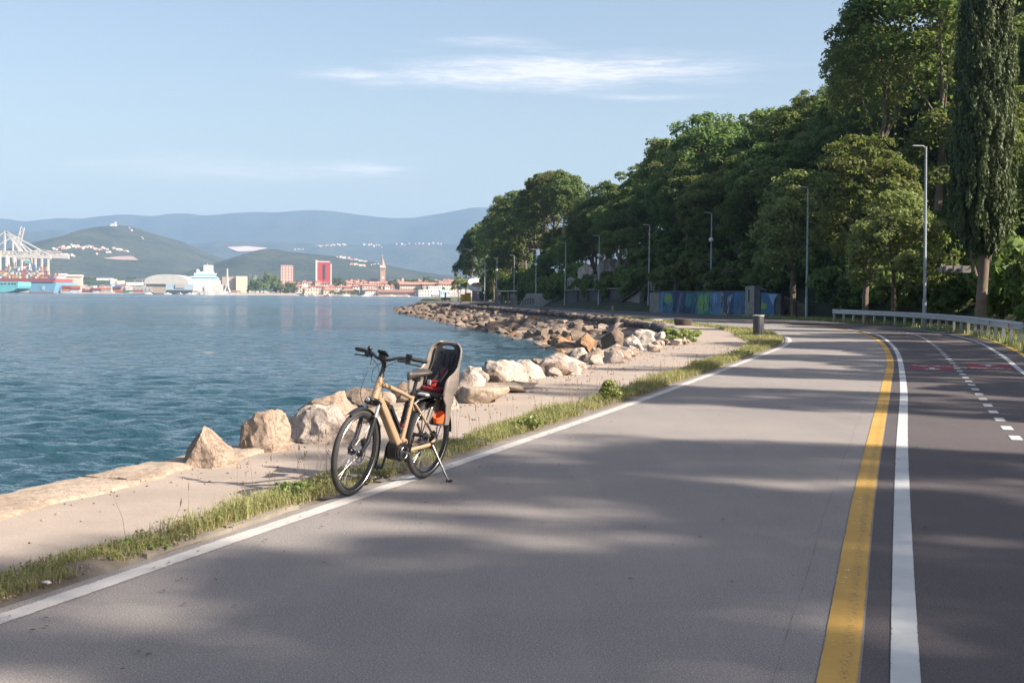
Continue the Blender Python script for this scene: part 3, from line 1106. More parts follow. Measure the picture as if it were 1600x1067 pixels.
for s, (kind, R, zc, ncl, per, mat) in enumerate([
    ('green', (3.6, 3.4, 3.6), 6.6, 46, 150, 'leaf'), ('green', (4.2, 3.9, 3.2), 6.4, 52, 150, 'leaf'), ('dark', (3.2, 3.4, 4.3), 7.0, 50, 150, 'leaf_dark'),
    ('dark', (4.0, 3.6, 3.4), 6.4, 52, 150, 'leaf_dark'), ('pale', (3.3, 3.3, 3.6), 6.4, 46, 150, 'leaf_pale'), ('green', (3.0, 2.9, 4.4), 7.0, 46, 150, 'leaf')]):
    TREES.append(tree_proto(100 + s, kind, R, zc, ncl + 34, 135, 0.26, 0.175, M[mat], zc, 0.2, lump=0.20))
BUSH = [crown_mesh('leaves', 200 + i, (1.6, 1.5, 1.15), 0.75, 24, 110, 0.26, 0.17, M[m], lump=0.36)[0] for i, m in enumerate(['leaf_dark', 'leaf', 'leaf'])]


def place_tree(t, loc, h, rz, label, group, name='broadleaf_tree', cat='tree', wide=1.0):
    s = h / t['h']
    root = empty(name, loc, (0, 0, rz))
    root.scale = (s * wide, s * wide, s)
    tag(root, label, cat, group)
    link('trunk', t['trunk'], root)
    link('crown', t['crown'], root)
    return root


rt = random.Random(11)
n_tree = 0


def zone(Y):
    for lim, w in ((92, 'above the guard rail'), (108, 'above the streaked pillar'), (128, 'above the blue mural'), (146, 'above the pale retaining wall'), (170, 'above the dark stained wall'),
                   (198, 'above the ribbed concrete block'), (999, 'above the grey gate posts')):
        if Y < lim: return w


KCOL = {'green': 'mid-green', 'dark': 'dark green', 'pale': 'pale yellow-green'}
i = 0
rows_q = [5.4, 10.0, 15.5, 22.0, 30, 38.5, 48.0]
for r, q0 in enumerate(rows_q):
    s = 30 + r * 2
    while s < len(FOOT) - 2:
        Y = FOOT[s][1]
        q = q0 + rt.uniform(-1.6, 1.6)
        p = hill_point(s, q)
        step = 5.4 if Y < 130 else 6.6
        s += int(step + rt.uniform(-1.2, 1.2) + (r > 2) * 1.0)
        if p.x > 0.425 * p.y + 3.0: continue
        if r == 0 and Y > 105 and rt.random() < 0.25: continue
        if rt.random() < 0.07 or (r == 0 and Y < 64): continue
        if 75 < p.y < 88 and 1.5 < q < 16 and p.x > 25.5: continue
        if 238 < Y: continue
        if Y > 170 and r > 5: continue
        t = rt.choices(TREES, [5, 5, 4, 4, 2.6, 4])[0]
        h = rt.choice([rt.uniform(8.5, 12), rt.uniform(11, 16)]) * (0.72 if r == 0 else 0.95) * (0.92 if Y > 170 else 1.0)
        crest = r == 6 or (r == 5 and Y > 160)
        place_tree(t, p, h, rt.uniform(0, 6.28), '%s broadleaf tree %s %s' % (KCOL[t['kind']], 'on the hill crest' if crest else ['in the lowest row', 'low on the slope', 'low on the slope', 'midway up the slope', 'midway up the slope', 'high on the slope', 'high on the slope'][r], zone(Y)), 'trees on the hill crest' if crest else 'trees on the wooded hillside',
                   wide=rt.uniform(0.82, 1.18))
        n_tree += 1
print('hill trees', n_tree)

# the light-leaved tree by the guard rail and the two bushier ones near it
near_a = tree_proto(301, 'near', (2.5, 2.4, 3.6), 4.4, 100, 130, 0.20, 0.14, M['leaf_pale'], 4.6, 0.14, lump=0.22)
near_b = tree_proto(302, 'near', (3.2, 3.0, 5.4), 6.2, 110, 120, 0.25, 0.17, M['leaf'], 6.5, 0.18, lump=0.24)
pa = P(1398, 500, 79)
place_tree(near_a, (pa.x, pa.y, 0.2), 8.7, 0.4, 'bright light-leaved tree standing by itself behind the guard rail', None)
pb = P(1352, 500, 84)
place_tree(near_b, (pb.x, pb.y, 0.5), 11.6, 2.0, 'tall sunlit tree with spiky top behind the bright light-leaved tree', None)
pb = P(1240, 500, 104)
place_tree(near_a, (pb.x, pb.y, 1.0), 11.8, 1.0, 'yellowish sunlit tree beside the lamp post left of the guard rail', None, wide=1.1)

tall_a = tree_proto(303, 'near', (3.9, 3.6, 6.6), 9.5, 170, 115, 0.24, 0.14, M['leaf'], 11.0, 0.15, lump=0.19, fill=0.05)
for (px, Y, zb, h, lab, wd) in [(1375, 94, 7.5, 17.5, 'tall feathery tree rising out of the top of the view above the bright tree', 1.1),
                                (1462, 90, 8.5, 19.0, 'tall feathery tree rising behind the crown of the cypress', 1.15),
                                (1330, 112, 10.5, 13.5, 'slender open-crowned tree on the crest left of the tall feathery tree', 0.8)]:
    pb = P(px, 500, Y)
    place_tree(tall_a, (pb.x, pb.y, zb), h, px * 0.7, lab, None, wide=wd)

TREES.append(tree_proto(304, 'near', (3.9, 3.6, 6.6), 9.5, 130, 165, 0.24, 0.15, M['leaf'], 11.0, 0.15, lump=0.17, fill=0.03))


# cypress: a tall dense column on a bare grey trunk
def cypress():
    rng = np.random.default_rng(55)
    H, z0 = 19.5, 4.0
    out = []
    for _ in range(1650):
        z = z0 + (H - z0) * rng.random() ** 1.08
        t = (z - z0) / (H - z0)
        R = 1.45 * min(1.0, (t * 9 + 0.30)) ** 0.6 * (1 - 0.45 * t ** 3) * (1.0 if t < 0.9 else (1 - t) * 10 + 0.05)
        a = rng.uniform(0, 6.283)
        r = R * rng.uniform(0.30, 1.03) ** 0.7
        k = 54
        hgt = rng.uniform(0.6, 1.25)
        u = rng.uniform(-1, 1, k)
        rad = 0.15 * np.sqrt(np.maximum(0, 1 - u ** 2)) * rng.uniform(0.5, 1.1, k)
        b = rng.uniform(0, 6.283, k)
        p = np.stack([r * math.cos(a) + rad * np.cos(b), r * math.sin(a) + rad * np.sin(b), z + u * hgt * 0.5], 1)
        nr = np.stack([np.cos(b) + 0.7 * math.cos(a), np.sin(b) + 0.7 * math.sin(a), np.full(k, 0.15)], 1) + rng.normal(0, 0.35, (k, 3))
        nr /= np.linalg.norm(nr, axis=1)[:, None]
        up = np.stack([nr[:, 0] * 0.25, nr[:, 1] * 0.25, np.ones(k)], 1) + rng.normal(0, 0.25, (k, 3))
        up -= nr * (up * nr).sum(1)[:, None]
        up /= np.linalg.norm(up, axis=1)[:, None]
        sd = np.cross(nr, up)
        L = rng.uniform(0.05, 0.115, (k, 1))
        W = L * 0.42
        out.append(np.stack([p - up * L, p + sd * W, p + up * L, p - sd * W], 1).reshape(-1, 3))
    V = np.concatenate(out)
    base = P(1531, 520, 60)
    root = empty('cypress_tree', (base.x, base.y, 0.1))
    tag(root, 'tall narrow cypress tree with bare grey trunk behind the guard rail', 'cypress')
    link('crown', mesh_np('crown', V, np.arange(len(V)).reshape(-1, 4), M['cypress']), root)
    mb = MB()
    # slightly fluted, leaning trunk
    pts = [(0, 0, -0.3), (0.02, 0, 0.5), (0.05, 0, 1.6), (0.13, 0, 3.2), (0.10, 0, 5.5), (0.05, 0, 9), (0, 0, 15)]
    mb.tube(pts, [0.36, 0.29, 0.25, 0.23, 0.22, 0.18, 0.06], 14)
    mb.build('trunk', M['bark'], root, smooth=True)
    mb = MB()
    mb.tube([(-0.25, -0.1, 2.6), (-0.5, -0.12, 3.4), (-0.62, -0.12, 4.6)], [0.07, 0.06, 0.04], 7)
    mb.tube([(0.35, 0.0, 3.4), (0.62, -0.05, 4.0), (0.75, -0.05, 4.8)], [0.06, 0.05, 0.035], 7)
    mb.build('side_branch', M['bark'], root, smooth=True)


cypress()

# trees and bank growth to the right of the camera, whose shadows fall across the lanes
far_r = random.Random(5)
for (x, y, h, kind, wide) in SHADE_TREES:
    i = int(np.argmin(np.linalg.norm(FOOT - np.array([x, y]), axis=1)))
    q = float((np.array([x, y]) - FOOT[i]) @ nF[i])
    place_tree(TREES[kind], (x, y, hill_h(max(q, 0), y, x)), h, far_r.uniform(0, 6.28), 'broadleaf tree on the roadside bank right of the cycle lanes', 'trees on the near bank', wide=wide)

# bushes and creepers along the foot of the slope
s = 42
nb = 0
while s < len(FOOT) - 60:
    Y = FOOT[s][1]
    q = rt.uniform(2.0, 4.4)
    if 104 < Y < 128: q = rt.uniform(2.8, 4.6)
    if Y < 100: q = rt.uniform(1.0, 3.2)
    p = hill_point(s, q)
    s += int(rt.choice([2, 2, 3]))
    if p.x > 0.425 * p.y + 1: continue
    o = link('bush', rt.choice(BUSH), None, p + Vector((0, 0, -0.15)), (0, 0, rt.uniform(0, 6.28)))
    k = rt.uniform(0.75, 1.55)
    o.scale = (k, k, k * rt.uniform(0.85, 1.5))
    tag(o, '%s leafy bush at the foot of the slope %s' % ('tall' if k > 1.15 else 'low', zone(Y).replace('above', 'behind')), 'bush', 'bushes along the foot of the slope')
    nb += 1
for _ in range(150):
    i = rt.randrange(52, 175)
    p = hill_point(i, rt.uniform(2.5, 24))
    if p.x > 0.425 * p.y + 1: continue
    o = link('bush', rt.choice(BUSH), None, p + Vector((0, 0, -0.1)), (0, 0, rt.uniform(0, 6.28)))
    k = rt.uniform(1.0, 2.1)
    o.scale = (k, k, k * rt.uniform(0.7, 1.1))
    tag(o, '%s undergrowth bush beneath the trees %s' % ('broad' if k > 1.55 else 'small', zone(FOOT[i][1])), 'bush', 'undergrowth bushes on the slope')
print('bushes', nb)


# ---------------------------------------------------------------- verge grass
def blades(rng, xy, h, w, lean=0.35):
    k = len(xy)
    a = rng.uniform(0, 6.283, k)
    d = np.stack([np.cos(a), np.sin(a), np.zeros(k)], 1)
    s = np.stack([-np.sin(a), np.cos(a), np.zeros(k)], 1)
    b = np.c_[xy, np.zeros(k)]
    ln = rng.uniform(0.05, 1.0, (k, 1)) * lean
    h, w = h[:, None], w[:, None]
    z = np.array([0, 0, 1.0])
    p1 = b + d * ln * h * 0.35 + z * h * 0.55
    p2 = b + d * ln * h * 1.0 + z * h * (1.0 - 0.25 * ln)
    V = np.stack([b - s * w, b + s * w, p1 + s * w * .75, p1 - s * w * .75, p2 + s * w * .12, p2 - s * w * .12], 1).reshape(-1, 3)
    i = np.arange(k)[:, None] * 6
    F = np.concatenate([i + np.array([[0, 1, 2, 3]]), i + np.array([[3, 2, 4, 5]])], 0)
    return V, F


def verge_width(Y):
    return float(np.interp(Y, [0, 6, 7.4, 8.2, 8.8, 9.6, 11, 14, 20, 30, 38, 44, 48, 53, 60, 68, 90, 200],
                           [0.5, 0.42, 0.42, 0.3, 0.22, 0.42, 0.55, 0.50, 0.55, 0.65, 0.75, 1.0, 1.5, 1.9, 1.7, 1.3, 1.3, 1.2]))


GX, GF, gb = [], [], 0
SX, SF, sb = [], [], 0
DX, DF, db = [], [], 0
WX = []
rng = np.random.default_rng(21)
nL = normals2(EDGE_L)
idx = [i for i in range(len(EDGE_L)) if 4.0 < EDGE_L[i][1] < 130]
for i in idx:
    Y = EDGE_L[i][1]
    w = verge_width(Y)
    dens = np.interp(Y, [4, 9, 14, 22, 35, 60, 130], [6500, 6500, 4600, 2400, 950, 320, 60])
    # tufts: uneven cover along the strip
    cov = 0.68 + 0.95 * mnoise.noise(Vector((Y * 0.9, 3.3, 0.0))) + 0.5 * mnoise.noise(Vector((Y * 2.7, 1.3, 0.0)))
    if Y < 8.3: cov = max(cov, 0.95)
    cov = min(max(cov, 0.3), 1.25)
    k = int(dens * 0.5 * w * cov)
    if k < 2: k = 2
    t = rng.uniform(0, 1, k)
    u = rng.beta(1.25, 1.25, k)
    base = EDGE_L[i] + (EDGE_L[min(i + 1, len(EDGE_L) - 1)] - EDGE_L[i]) * t[:, None] - nL[i] * (0.24 + u[:, None] * w)
    keep = np.array([mnoise.noise(Vector((p[0] * 3.2, p[1] * 3.2, 0.5))) + 0.35 > -0.1 * rng.random() for p in base])
    base = base[keep]
    k = len(base)
    if k == 0: continue
    tall = 0.062 + 0.13 * max(0, mnoise.noise(Vector((Y * 0.5, 7.7, 0)))) + 0.03 * (Y > 14)
    h = tall * rng.uniform(0.4, 1.5, k)
    ww = np.interp(Y, [4, 15, 30, 60, 130], [0.0016, 0.0024, 0.0046, 0.010, 0.02]) * rng.uniform(0.7, 1.4, k)
    dry = rng.random(k) < 0.24 + 0.3 * max(0, mnoise.noise(Vector((Y * 0.7, 4.4, 0))))
    V, F = blades(rng, base[~dry], h[~dry], ww[~dry], 0.75)
    GX.append(V); GF.append(F + gb); gb += len(V)
    V, F = blades(rng, base[dry], h[dry] * 0.9, ww[dry], 1.2)
    DX.append(V); DF.append(F + db); db += len(V)
    # broad-leaved weeds
    k2 = int(k * 0.38)
    if k2:
        c = base[rng.integers(0, k, k2)]
        z = rng.uniform(0.01, tall * 0.9, k2)
        pos = np.c_[c + rng.normal(0, 0.015, c.shape), z]
        L = np.interp(Y, [4, 15, 30, 60, 130], [0.022, 0.026, 0.04, 0.07, 0.12])
        WX.append(leaf_quads(rng, pos, rng.normal(0, 0.5, (k2, 3)) + np.array([0, 0, 0.8]), L, L * 0.62))
    # dry flowering stalks
    k3 = rng.poisson(np.interp(Y, [4, 8, 9, 14, 30, 60], [0.6, 1.2, 5, 4.0, 3, 0]))
    for _ in range(k3):
        c = base[rng.integers(0, k)]
        hh = rng.uniform(0.18, 0.46) * (1.0 if Y < 20 else 0.8)
        a = rng.uniform(0, 6.28)
        d = np.array([math.cos(a), math.sin(a)]) * hh * rng.uniform(0.02, 0.28)
        r0 = 0.0013 if Y < 16 else 0.0022
        pts = [np.r_[c, 0], np.r_[c + d * 0.3, hh * 0.55], np.r_[c + d, hh]]
        mb = MB().tube(pts, [r0, r0, r0 * 0.6], 3)
        tip = pts[-1]
        if rng.random() < 0.55:
            mb.tube([tip - np.array([0, 0, 0.005]), tip + np.array([d[0] * 0.06, d[1] * 0.06, 0.025]), tip + np.array([d[0] * .12, d[1] * .12, 0.055])], [0.001, 0.0055, 0.001], 4)
        else:
            for _q in range(4):
                c2 = tip + rng.normal(0, 0.012, 3)
                mb.ball(c2, 0.005, 4)
        tri = []
        for f in mb.f:
            for q in range(1, len(f) - 1): tri.append((f[0], f[q], f[q + 1]))
        SX.append(np.array([tuple(v) for v in mb.v])); SF.append(np.array(tri) + sb); sb += len(mb.v)
o = link('verge_grass', mesh_np('verge_grass', np.concatenate(GX), np.concatenate(GF), M['grass'])); o['kind'] = 'stuff'
o = link('dry_grass', mesh_np('dry_grass', np.concatenate(DX), np.concatenate(DF), simple('dead_grass', (0.30, 0.225, 0.125), 0.85, 0.3, 9))); o['kind'] = 'stuff'
V = np.concatenate(WX)
o = link('verge_weeds', mesh_np('verge_weeds', V, np.arange(len(V)).reshape(-1, 4), M['weed'])); o['kind'] = 'stuff'
o = link('dry_stalks', mesh_np('dry_stalks', np.concatenate(SX), np.concatenate(SF), M['straw'])); o['kind'] = 'stuff'
print('grass quads', sum(len(f) for f in GF), 'weeds', len(V) // 4, 'stalk tris', sum(len(f) for f in SF))
# soil under the verge grass, a low uneven ridge
Ls = EDGE_L[(EDGE_L[:, 1] > -2) & (EDGE_L[:, 1] < 130)]
wv = np.array([verge_width(y) for y in Ls[:, 1]]) * (1 + 0.22 * np.array([mnoise.noise(Vector((y * 1.3, 0.2, 0))) for y in Ls[:, 1]]))
A, B_ = offs(Ls, -0.2), offs(Ls, -(0.26 + wv))
strip('verge_soil', A, (A + B_) / 2, -0.02, 0.03, M['soil'])
strip('verge_soil', (A + B_) / 2, B_, 0.03, -0.02, M['soil'])

# grass growing under the guard rail and on the shoulder
rng = np.random.default_rng(22)
GX, GF, gb = [], [], 0
for i in range(0, len(RW)):
    Y = RW[i][1]
    if not 26 < Y < 108: continue
    k = int(np.interp(Y, [26, 45, 70, 108], [130, 110, 70, 30]))
    nr = normals2(RW[i - 1:i + 2])[1]
    wid = np.interp(Y, [26, 45, 90, 108], [2.0, 3.0, 3.6, 3.4])
    base = RW[i] + (RW[i] - RW[i - 1]) * rng.random((k, 1)) + nr * (0.72 + rng.random((k, 1)) * wid)
    h = rng.uniform(0.08, 0.30, k)
    V, F = blades(rng, base, h, np.full(k, np.interp(Y, [26, 60, 108], [0.008, 0.015, 0.022])), 0.7)
    GX.append(V); GF.append(F + gb); gb += len(V)
o = link('shoulder_grass', mesh_np('shoulder_grass', np.concatenate(GX), np.concatenate(GF), M['grass'])); o['kind'] = 'stuff'

# single leafy plants
def plant(px, py, s, label, mat='weed', R=(0.30, 0.28, 0.16), seed=0, L=0.05, name='leafy_plant', cat='plant', ncl=16, per=60, zc=0.16):
    p = G(px, py)
    me, _ = crown_mesh('leaves', 400 + seed, R, zc, ncl, per, L, L * 0.6, M[mat], lump=0.4)
    o = link(name, me, None, p, None, (s, s, s))
    tag(o, label, cat)
    return o


plant(1059, 537, 1.0, 'low light-green shrub growing among the pale boulders by the path', R=(0.75, 0.6, 0.30), seed=1, L=0.08, ncl=44, per=90, zc=0.24, name='shrub', cat='shrub')
plant(953, 632, 1.0, 'bushy green weed with a tall upright shoot on the verge', R=(0.14, 0.13, 0.17), seed=2, L=0.04, zc=0.18, ncl=22)
plant(825, 672, 1.0, 'rounded green weed on the verge right of the bicycle', R=(0.19, 0.16, 0.085), seed=3, L=0.032, zc=0.09, ncl=20)
plant(455, 775, 1.0, 'dense clover-like weed on the verge left of the front wheel', R=(0.2, 0.16, 0.055), seed=4, L=0.022, zc=0.055, ncl=26)
plant(215, 858, 1.0, 'dark creeping weed beside the kerb at the near end of the verge', R=(0.24, 0.12, 0.03), seed=5, L=0.024, zc=0.03)

# ================================================================ ROADSIDE FURNITURE, WALLS, BOULDERS
# ---- guard rail
RAIL = spline([(17.75, 44.5), (19.45, 52), (21.15, 60), (22.5, 69), (22.95, 78), (22.3, 89)], 0.5, 6)
rail = empty('guard_rail', (RAIL[0][0], RAIL[0][1], 0))
tag(rail, 'galvanised steel guard rail on short posts along the outside of the bend', 'guard rail')
off0 = Vector((RAIL[0][0], RAIL[0][1], 0))
nR = normals2(RAIL)
prof = [(-0.0, 0.84), (0.02, 0.83), (0.075, 0.79), (0.075, 0.74), (0.02, 0.70), (0.02, 0.66), (0.075, 0.62), (0.075, 0.57), (0.02, 0.53), (0.0, 0.52), (-0.02, 0.53), (-0.02, 0.83)]
vs, fs = [], []
for i in range(len(RAIL)):
    for d, z in prof:
        p = RAIL[i] - nR[i] * d
        vs.append((p[0] - off0.x, p[1] - off0.y, z))
m = len(prof)
for i in range(len(RAIL) - 1):
    for k in range(m): fs.append((i * m + k, i * m + (k + 1) % m, (i + 1) * m + (k + 1) % m, (i + 1) * m + k))
fs += [tuple(range(m)), tuple((len(RAIL) - 1) * m + k for k in reversed(range(m)))]
MB().add(vs, fs).build('beam', M['galv'], rail)
post_me = MB().box((0, 0, 0.38), (0.11, 0.13, 0.78)).mesh('post', M['galv'])
k = 2
while k < len(RAIL):
    link('post', post_me, rail, (RAIL[k][0] + nR[k][0] * 0.09 - off0.x, RAIL[k][1] + nR[k][1] * 0.09 - off0.y, 0), (0, 0, math.atan2(nR[k][1], nR[k][0])))
    k += 4
refl = MB().lathe([(0.001, 0), (0.085, 0.004), (0.085, 0.02), (0.001, 0.026)], 8).mesh('reflector', M['reflector'])
for k in (5, 15):
    o = link('reflector', refl, rail, (RAIL[k][0] - nR[k][0] * 0.078 - off0.x, RAIL[k][1] - nR[k][1] * 0.078 - off0.y, 0.68))
    o.rotation_euler = Vector((-nR[k][0], -nR[k][1], 0)).to_track_quat('Z', 'Y').to_euler()
    o['label'] = 'round red reflector on the rail'
# curled end of the beam
e = RAIL[0]
mb = MB()
mb.tube([(0.0, 0.02, 0.68), (-0.02, -0.25, 0.66), (0.05, -0.45, 0.62)], [0.02, 0.02, 0.02], 6)
mb.lathe([(0.17, -0.15), (0.19, -0.1), (0.19, 0.1), (0.17, 0.15)], 12, (0.05, -0.28, 0.67), Matrix.Diagonal((0.35, 1.5, 1)))
mb.build('end_piece', M['galv'], rail, smooth=True)

# ---- street lamps: base pixel, distance, top height
LAMPS = [(1444.5, 512, 71, 10.0, 0, 'tallest street lamp behind the guard rail beside the cypress', -0.012),
         (1260, 496, 98, 10.0, 0, 'street lamp at the left end of the guard rail', -0.004),
         (1110, 490, 121, 9.5, 1, 'street lamp with a white globe standing before the blue mural', 0.0),
         (1013, 487, 135, 9.1, 0, 'street lamp at the left end of the blue mural', 0.004),
         (935.3, 484, 152, 8.7, 1, 'street lamp with a white globe before the dark wall', 0.0),
         (882.5, 482, 168, 8.5, 0, 'street lamp between the dark wall and the small lawn', 0.006),
         (837, 479, 188, 8.3, 1, 'street lamp with a white globe by the grey concrete ramp', 0.0),
         (803, 476, 214, 8.2, 0, 'slim street lamp before the grey gate posts', 0.0),
         (776, 475, 228, 8.2, 1, 'street lamp with a white globe left of the grey gate posts', 0.0),
         (757, 474.5, 242, 8.2, 0, 'farthest street lamp by the parked cars on the ramp', 0.0)]
for (px, py, Y, H, globe, lab, lean) in LAMPS:
    p = P(px, py, Y)
    root = empty('street_lamp', (p.x, p.y, 0), (0, lean, 0))
    tag(root, lab, 'street lamp', 'street lamps along the road')
    mb = MB().tube([(0, 0, -0.3), (0, 0, 1.6), (0, 0, 1.65), (0, 0, H)], [0.12, 0.115, 0.085, 0.055], 10)
    mb.build('pole', M['lamp_grey'], root, smooth=True)
    MB().bar((0.05, 0, H - 0.02), (-0.3, -0.02, H + 0.01), 0.07, 0.05).build('arm', M['lamp_grey'], root)
    MB().bar((-0.12, 0, H + 0.03), (-0.74, -0.03, H + 0.05), 0.24, 0.06).build('lamp_head', M['lamp_head'], root, bevel=0.015)
    if globe:
        z = H * 0.735
        MB().ball((-0.04, -0.14, z), 0.23, 12).build('globe_lamp', M['globe'], root, smooth=True)
        MB().lathe([(0.14, 0.2), (0.16, 0.24), (0.05, 0.27)], 10, (-0.04, -0.14, z - 0.02)).build('globe_cap', M['lamp_grey'], root, smooth=True)

# ---- litter bin
p = G(1185, 526)
root = empty('litter_bin', p)
tag(root, 'dark grey cylindrical litter bin with pale rim standing in the verge', 'litter bin')
mb = MB().lathe([(0.205, 0.02), (0.215, 0.06), (0.215, 0.84), (0.205, 0.86), (0.18, 0.86)], 20)
mb.build('body', M['bin_grey'], root, smooth=True)
MB().lathe([(0.218, 0.84), (0.232, 0.85), (0.232, 0.89), (0.18, 0.895), (0.17, 0.85)], 20).build('rim', M['lamp_head'], root, smooth=True)
MB().lathe([(0.16, 0.83), (0.16, 0.86), (0.05, 0.87)], 16).build('liner', M['litter'], root, smooth=True)
mb = MB()
for k in range(6):
    a = k * 1.047
    mb.bar((0.218 * math.cos(a), 0.218 * math.sin(a), 0.07), (0.218 * math.cos(a), 0.218 * math.sin(a), 0.83), 0.018, 0.018, (math.cos(a), math.sin(a), 0))
mb.build('rib', M['bin_grey'], root)
MB().box((0, 0, 0.0), (0.62, 0.5, 0.08)).build('footing', M['kerb'], root, bevel=0.02)

# ---- low dark wooden tubs
def tub(px, py, w, h, flare, lab):
    p = G(px, py)
    root = empty('planter_tub', p)
    tag(root, lab, 'planter', 'dark tubs along the promenade')
    MB().lathe([(w * 0.40, 0), (w * 0.46, h * 0.06), (w * (0.5 - flare), h * 0.5), (w * 0.5, h * 0.94), (w * 0.48, h), (w * 0.42, h), (w * 0.40, h * 0.8)], 20).build('bowl', M['tub'], root, smooth=True)
    MB().lathe([(w * 0.41, h * 0.78), (w * 0.3, h * 0.86), (0.01, h * 0.9)], 14).build('soil_fill', M['soil'], root, smooth=True)
    MB().lathe([(w * 0.5, h * 0.80), (w * 0.515, h * 0.81), (w * 0.515, h * 0.88), (w * 0.5, h * 0.89)], 20).build('hoop', M['concrete_dark'], root, smooth=True)


tub(1067, 508, 1.02, 0.36, 0.01, 'squat dark round tub nearest the bend of the promenade')
tub(935, 498, 0.95, 0.30, 0.09, 'shallow dark bowl-shaped tub midway along the promenade')
tub(850.5, 490, 0.92, 0.40, 0.05, 'farther dark tub on the promenade before the lawn')
tub(755, 481, 1.6, 0.45, 0.08, 'farthest dark tub at the end of the promenade')
p = G(957, 499.5)
root = empty('marker_post', p)
tag(root, 'short black post between road and promenade', 'post')
MB().box((0, 0, 0.48), (0.17, 0.12, 0.97)).build('shaft', M['bin_grey'], root, bevel=0.02)
MB().box((0, -0.062, 0.80), (0.11, 0.012, 0.14)).build('plate', M['concrete_dark'], root)
p = G(1027, 502.5)
o = link('flat_stone', None if False else MB().lathe([(0.30, 0), (0.36, 0.05), (0.30, 0.12), (0.15, 0.15)], 9, m=Matrix.Diagonal((1.3, 0.8, 1))).mesh('flat_stone', M['rock_white'], smooth=True), None, p)
tag(o, 'small pale flat stone on the grass strip near the squat dark tub', 'stone')

# ---- painted wall and the pillar in it
MURAL = {n: simple('mural_' + n, grey(c, 1.05), 0.75, 0.22, 1.6, fine=(7, 0.45)) for n, c in dict(
    deep=(0.028, 0.07, 0.16), blue=(0.045, 0.135, 0.27), sky=(0.10, 0.21, 0.36), teal=(0.03, 0.16, 0.18), green=(0.10, 0.30, 0.16), lime=(0.22, 0.36, 0.08),
    navy=(0.022, 0.035, 0.095), sand=(0.34, 0.27, 0.18), mauve=(0.14, 0.13, 0.22), pale=(0.22, 0.36, 0.58)).items()}
wa, wb = P(1021, 490, 128), P(1165, 494, 110.5)


def wall_pts(px, frac=1.0):
    t = (px - 1021) / (1165 - 1021)
    # straight wall: find the point of the wall seen in that direction
    d = ray(px, 480)
    A, B = Vector((wa.x, wa.y)), Vector((wb.x, wb.y))
    e = B - A
    # solve A + e*s = (d.x,d.y)*k
    det = e.x * -d.y + d.x * e.y
    s = (-A.x * -d.y - d.x * A.y) / det
    return A + e * s


mural = empty('mural_wall', (wa.x, wa.y, 0))
tag(mural, 'long low retaining wall painted with a blue and green underwater mural', 'wall')
front = Vector((wb.y - wa.y, -(wb.x - wa.x), 0)).normalized()      # towards the road
if front.y > 0: front = -front
WH = 2.06


def wall_piece(name, px0, px1, h0, h1, mat, parent, thick=0.35, origin=None, z0=-0.2, proud=0.0):
    a, b = wall_pts(px0), wall_pts(px1)
    o = Vector((origin.x, origin.y, 0)) if origin else Vector((wa.x, wa.y, 0))
    A, B = Vector((a.x, a.y, 0)) - o + front * proud, Vector((b.x, b.y, 0)) - o + front * proud
    k = front * -thick
    vs = [A + Vector((0, 0, z0)), B + Vector((0, 0, z0)), B + Vector((0, 0, h1)), A + Vector((0, 0, h0))]
    vs += [v + k for v in vs]
    fs = [(0, 1, 2, 3), (7, 6, 5, 4), (0, 4, 5, 1), (1, 5, 6, 2), (2, 6, 7, 3), (3, 7, 4, 0)]
    return MB().add(vs, fs).build(name, mat, parent)


def mural_shape(px_poly, mat, label=None, lift=0.012):
    """One painted field: a thin flat sheet on the face of the wall, heights 0..1."""
    vs = []
    o = Vector((wa.x, wa.y, 0))
    for px, h in px_poly:
        a = wall_pts(px)
        vs.append(Vector((a.x, a.y, h * WH)) - o + front * lift)
    ob = MB().add(vs, [tuple(range(len(vs)))]).build('painted_field', mat, mural)
    return ob


wall_piece('wall_end', 1015, 1024, 2.0, 2.05, M['concrete'], mural)
wall_piece('wall_end', 1024, 1030, 1.95, 2.0, M['concrete'], mural, proud=0.02)
edges = [1030, 1052, 1068, 1086, 1110, 1128, 1146, 1166]
for a, b, m in zip(edges[:-1], edges[1:], ['blue', 'deep', 'navy', 'teal', 'sky', 'deep', 'blue']):
    wall_piece('wall_panel', a, b - 0.12, WH, WH * 1.005, MURAL[m], mural, proud=random.uniform(0, 0.012))
wob = lambda: random.uniform(-0.02, 0.02)


def blob(cx, cy, rx, ry, n=14, rough=0.2):
    return [(cx + rx * math.cos(2 * math.pi * i / n) * (1 + random.uniform(-rough, rough)), min(0.98, max(0.01, cy + ry * math.sin(2 * math.pi * i / n) * (1 + random.uniform(-rough, rough))))) for i in range(n)]


L1, L2, L3 = 0.014, 0.018, 0.022
mural_shape([(1030, 0.02), (1036, 0.02), (1037, 0.98), (1033, 0.98)], MURAL['sky'], lift=L1)
mural_shape(blob(1044, 0.66, 7.5, 0.30), MURAL['green'], lift=L1)
mural_shape(blob(1043.5, 0.72, 5.2, 0.17), MURAL['lime'], lift=L2)
for q in range(16):
    mural_shape(blob(1036 + random.random() * 15, 0.1 + random.random() * 0.35, 0.7 + random.random() * .6, 0.03, 6), MURAL['green'], lift=L3)
mural_shape([(1052, 0.0), (1062, 0.98), (1054, 0.98), (1050, 0.5)], MURAL['navy'], lift=L1)
mural_shape([(1057, 0.02), (1062, 0.02), (1066, 0.98), (1063, 0.98), (1060, 0.45)], MURAL['mauve'], lift=L2)
mural_shape([(1070, 0.45), (1075, 0.25), (1080, 0.40), (1086, 0.95), (1072, 0.97)], MURAL['teal'], lift=L1)
mural_shape([(1079, 0.02), (1084, 0.02), (1089, 0.8), (1086, 0.97), (1082, 0.5)], MURAL['deep'], lift=L2)
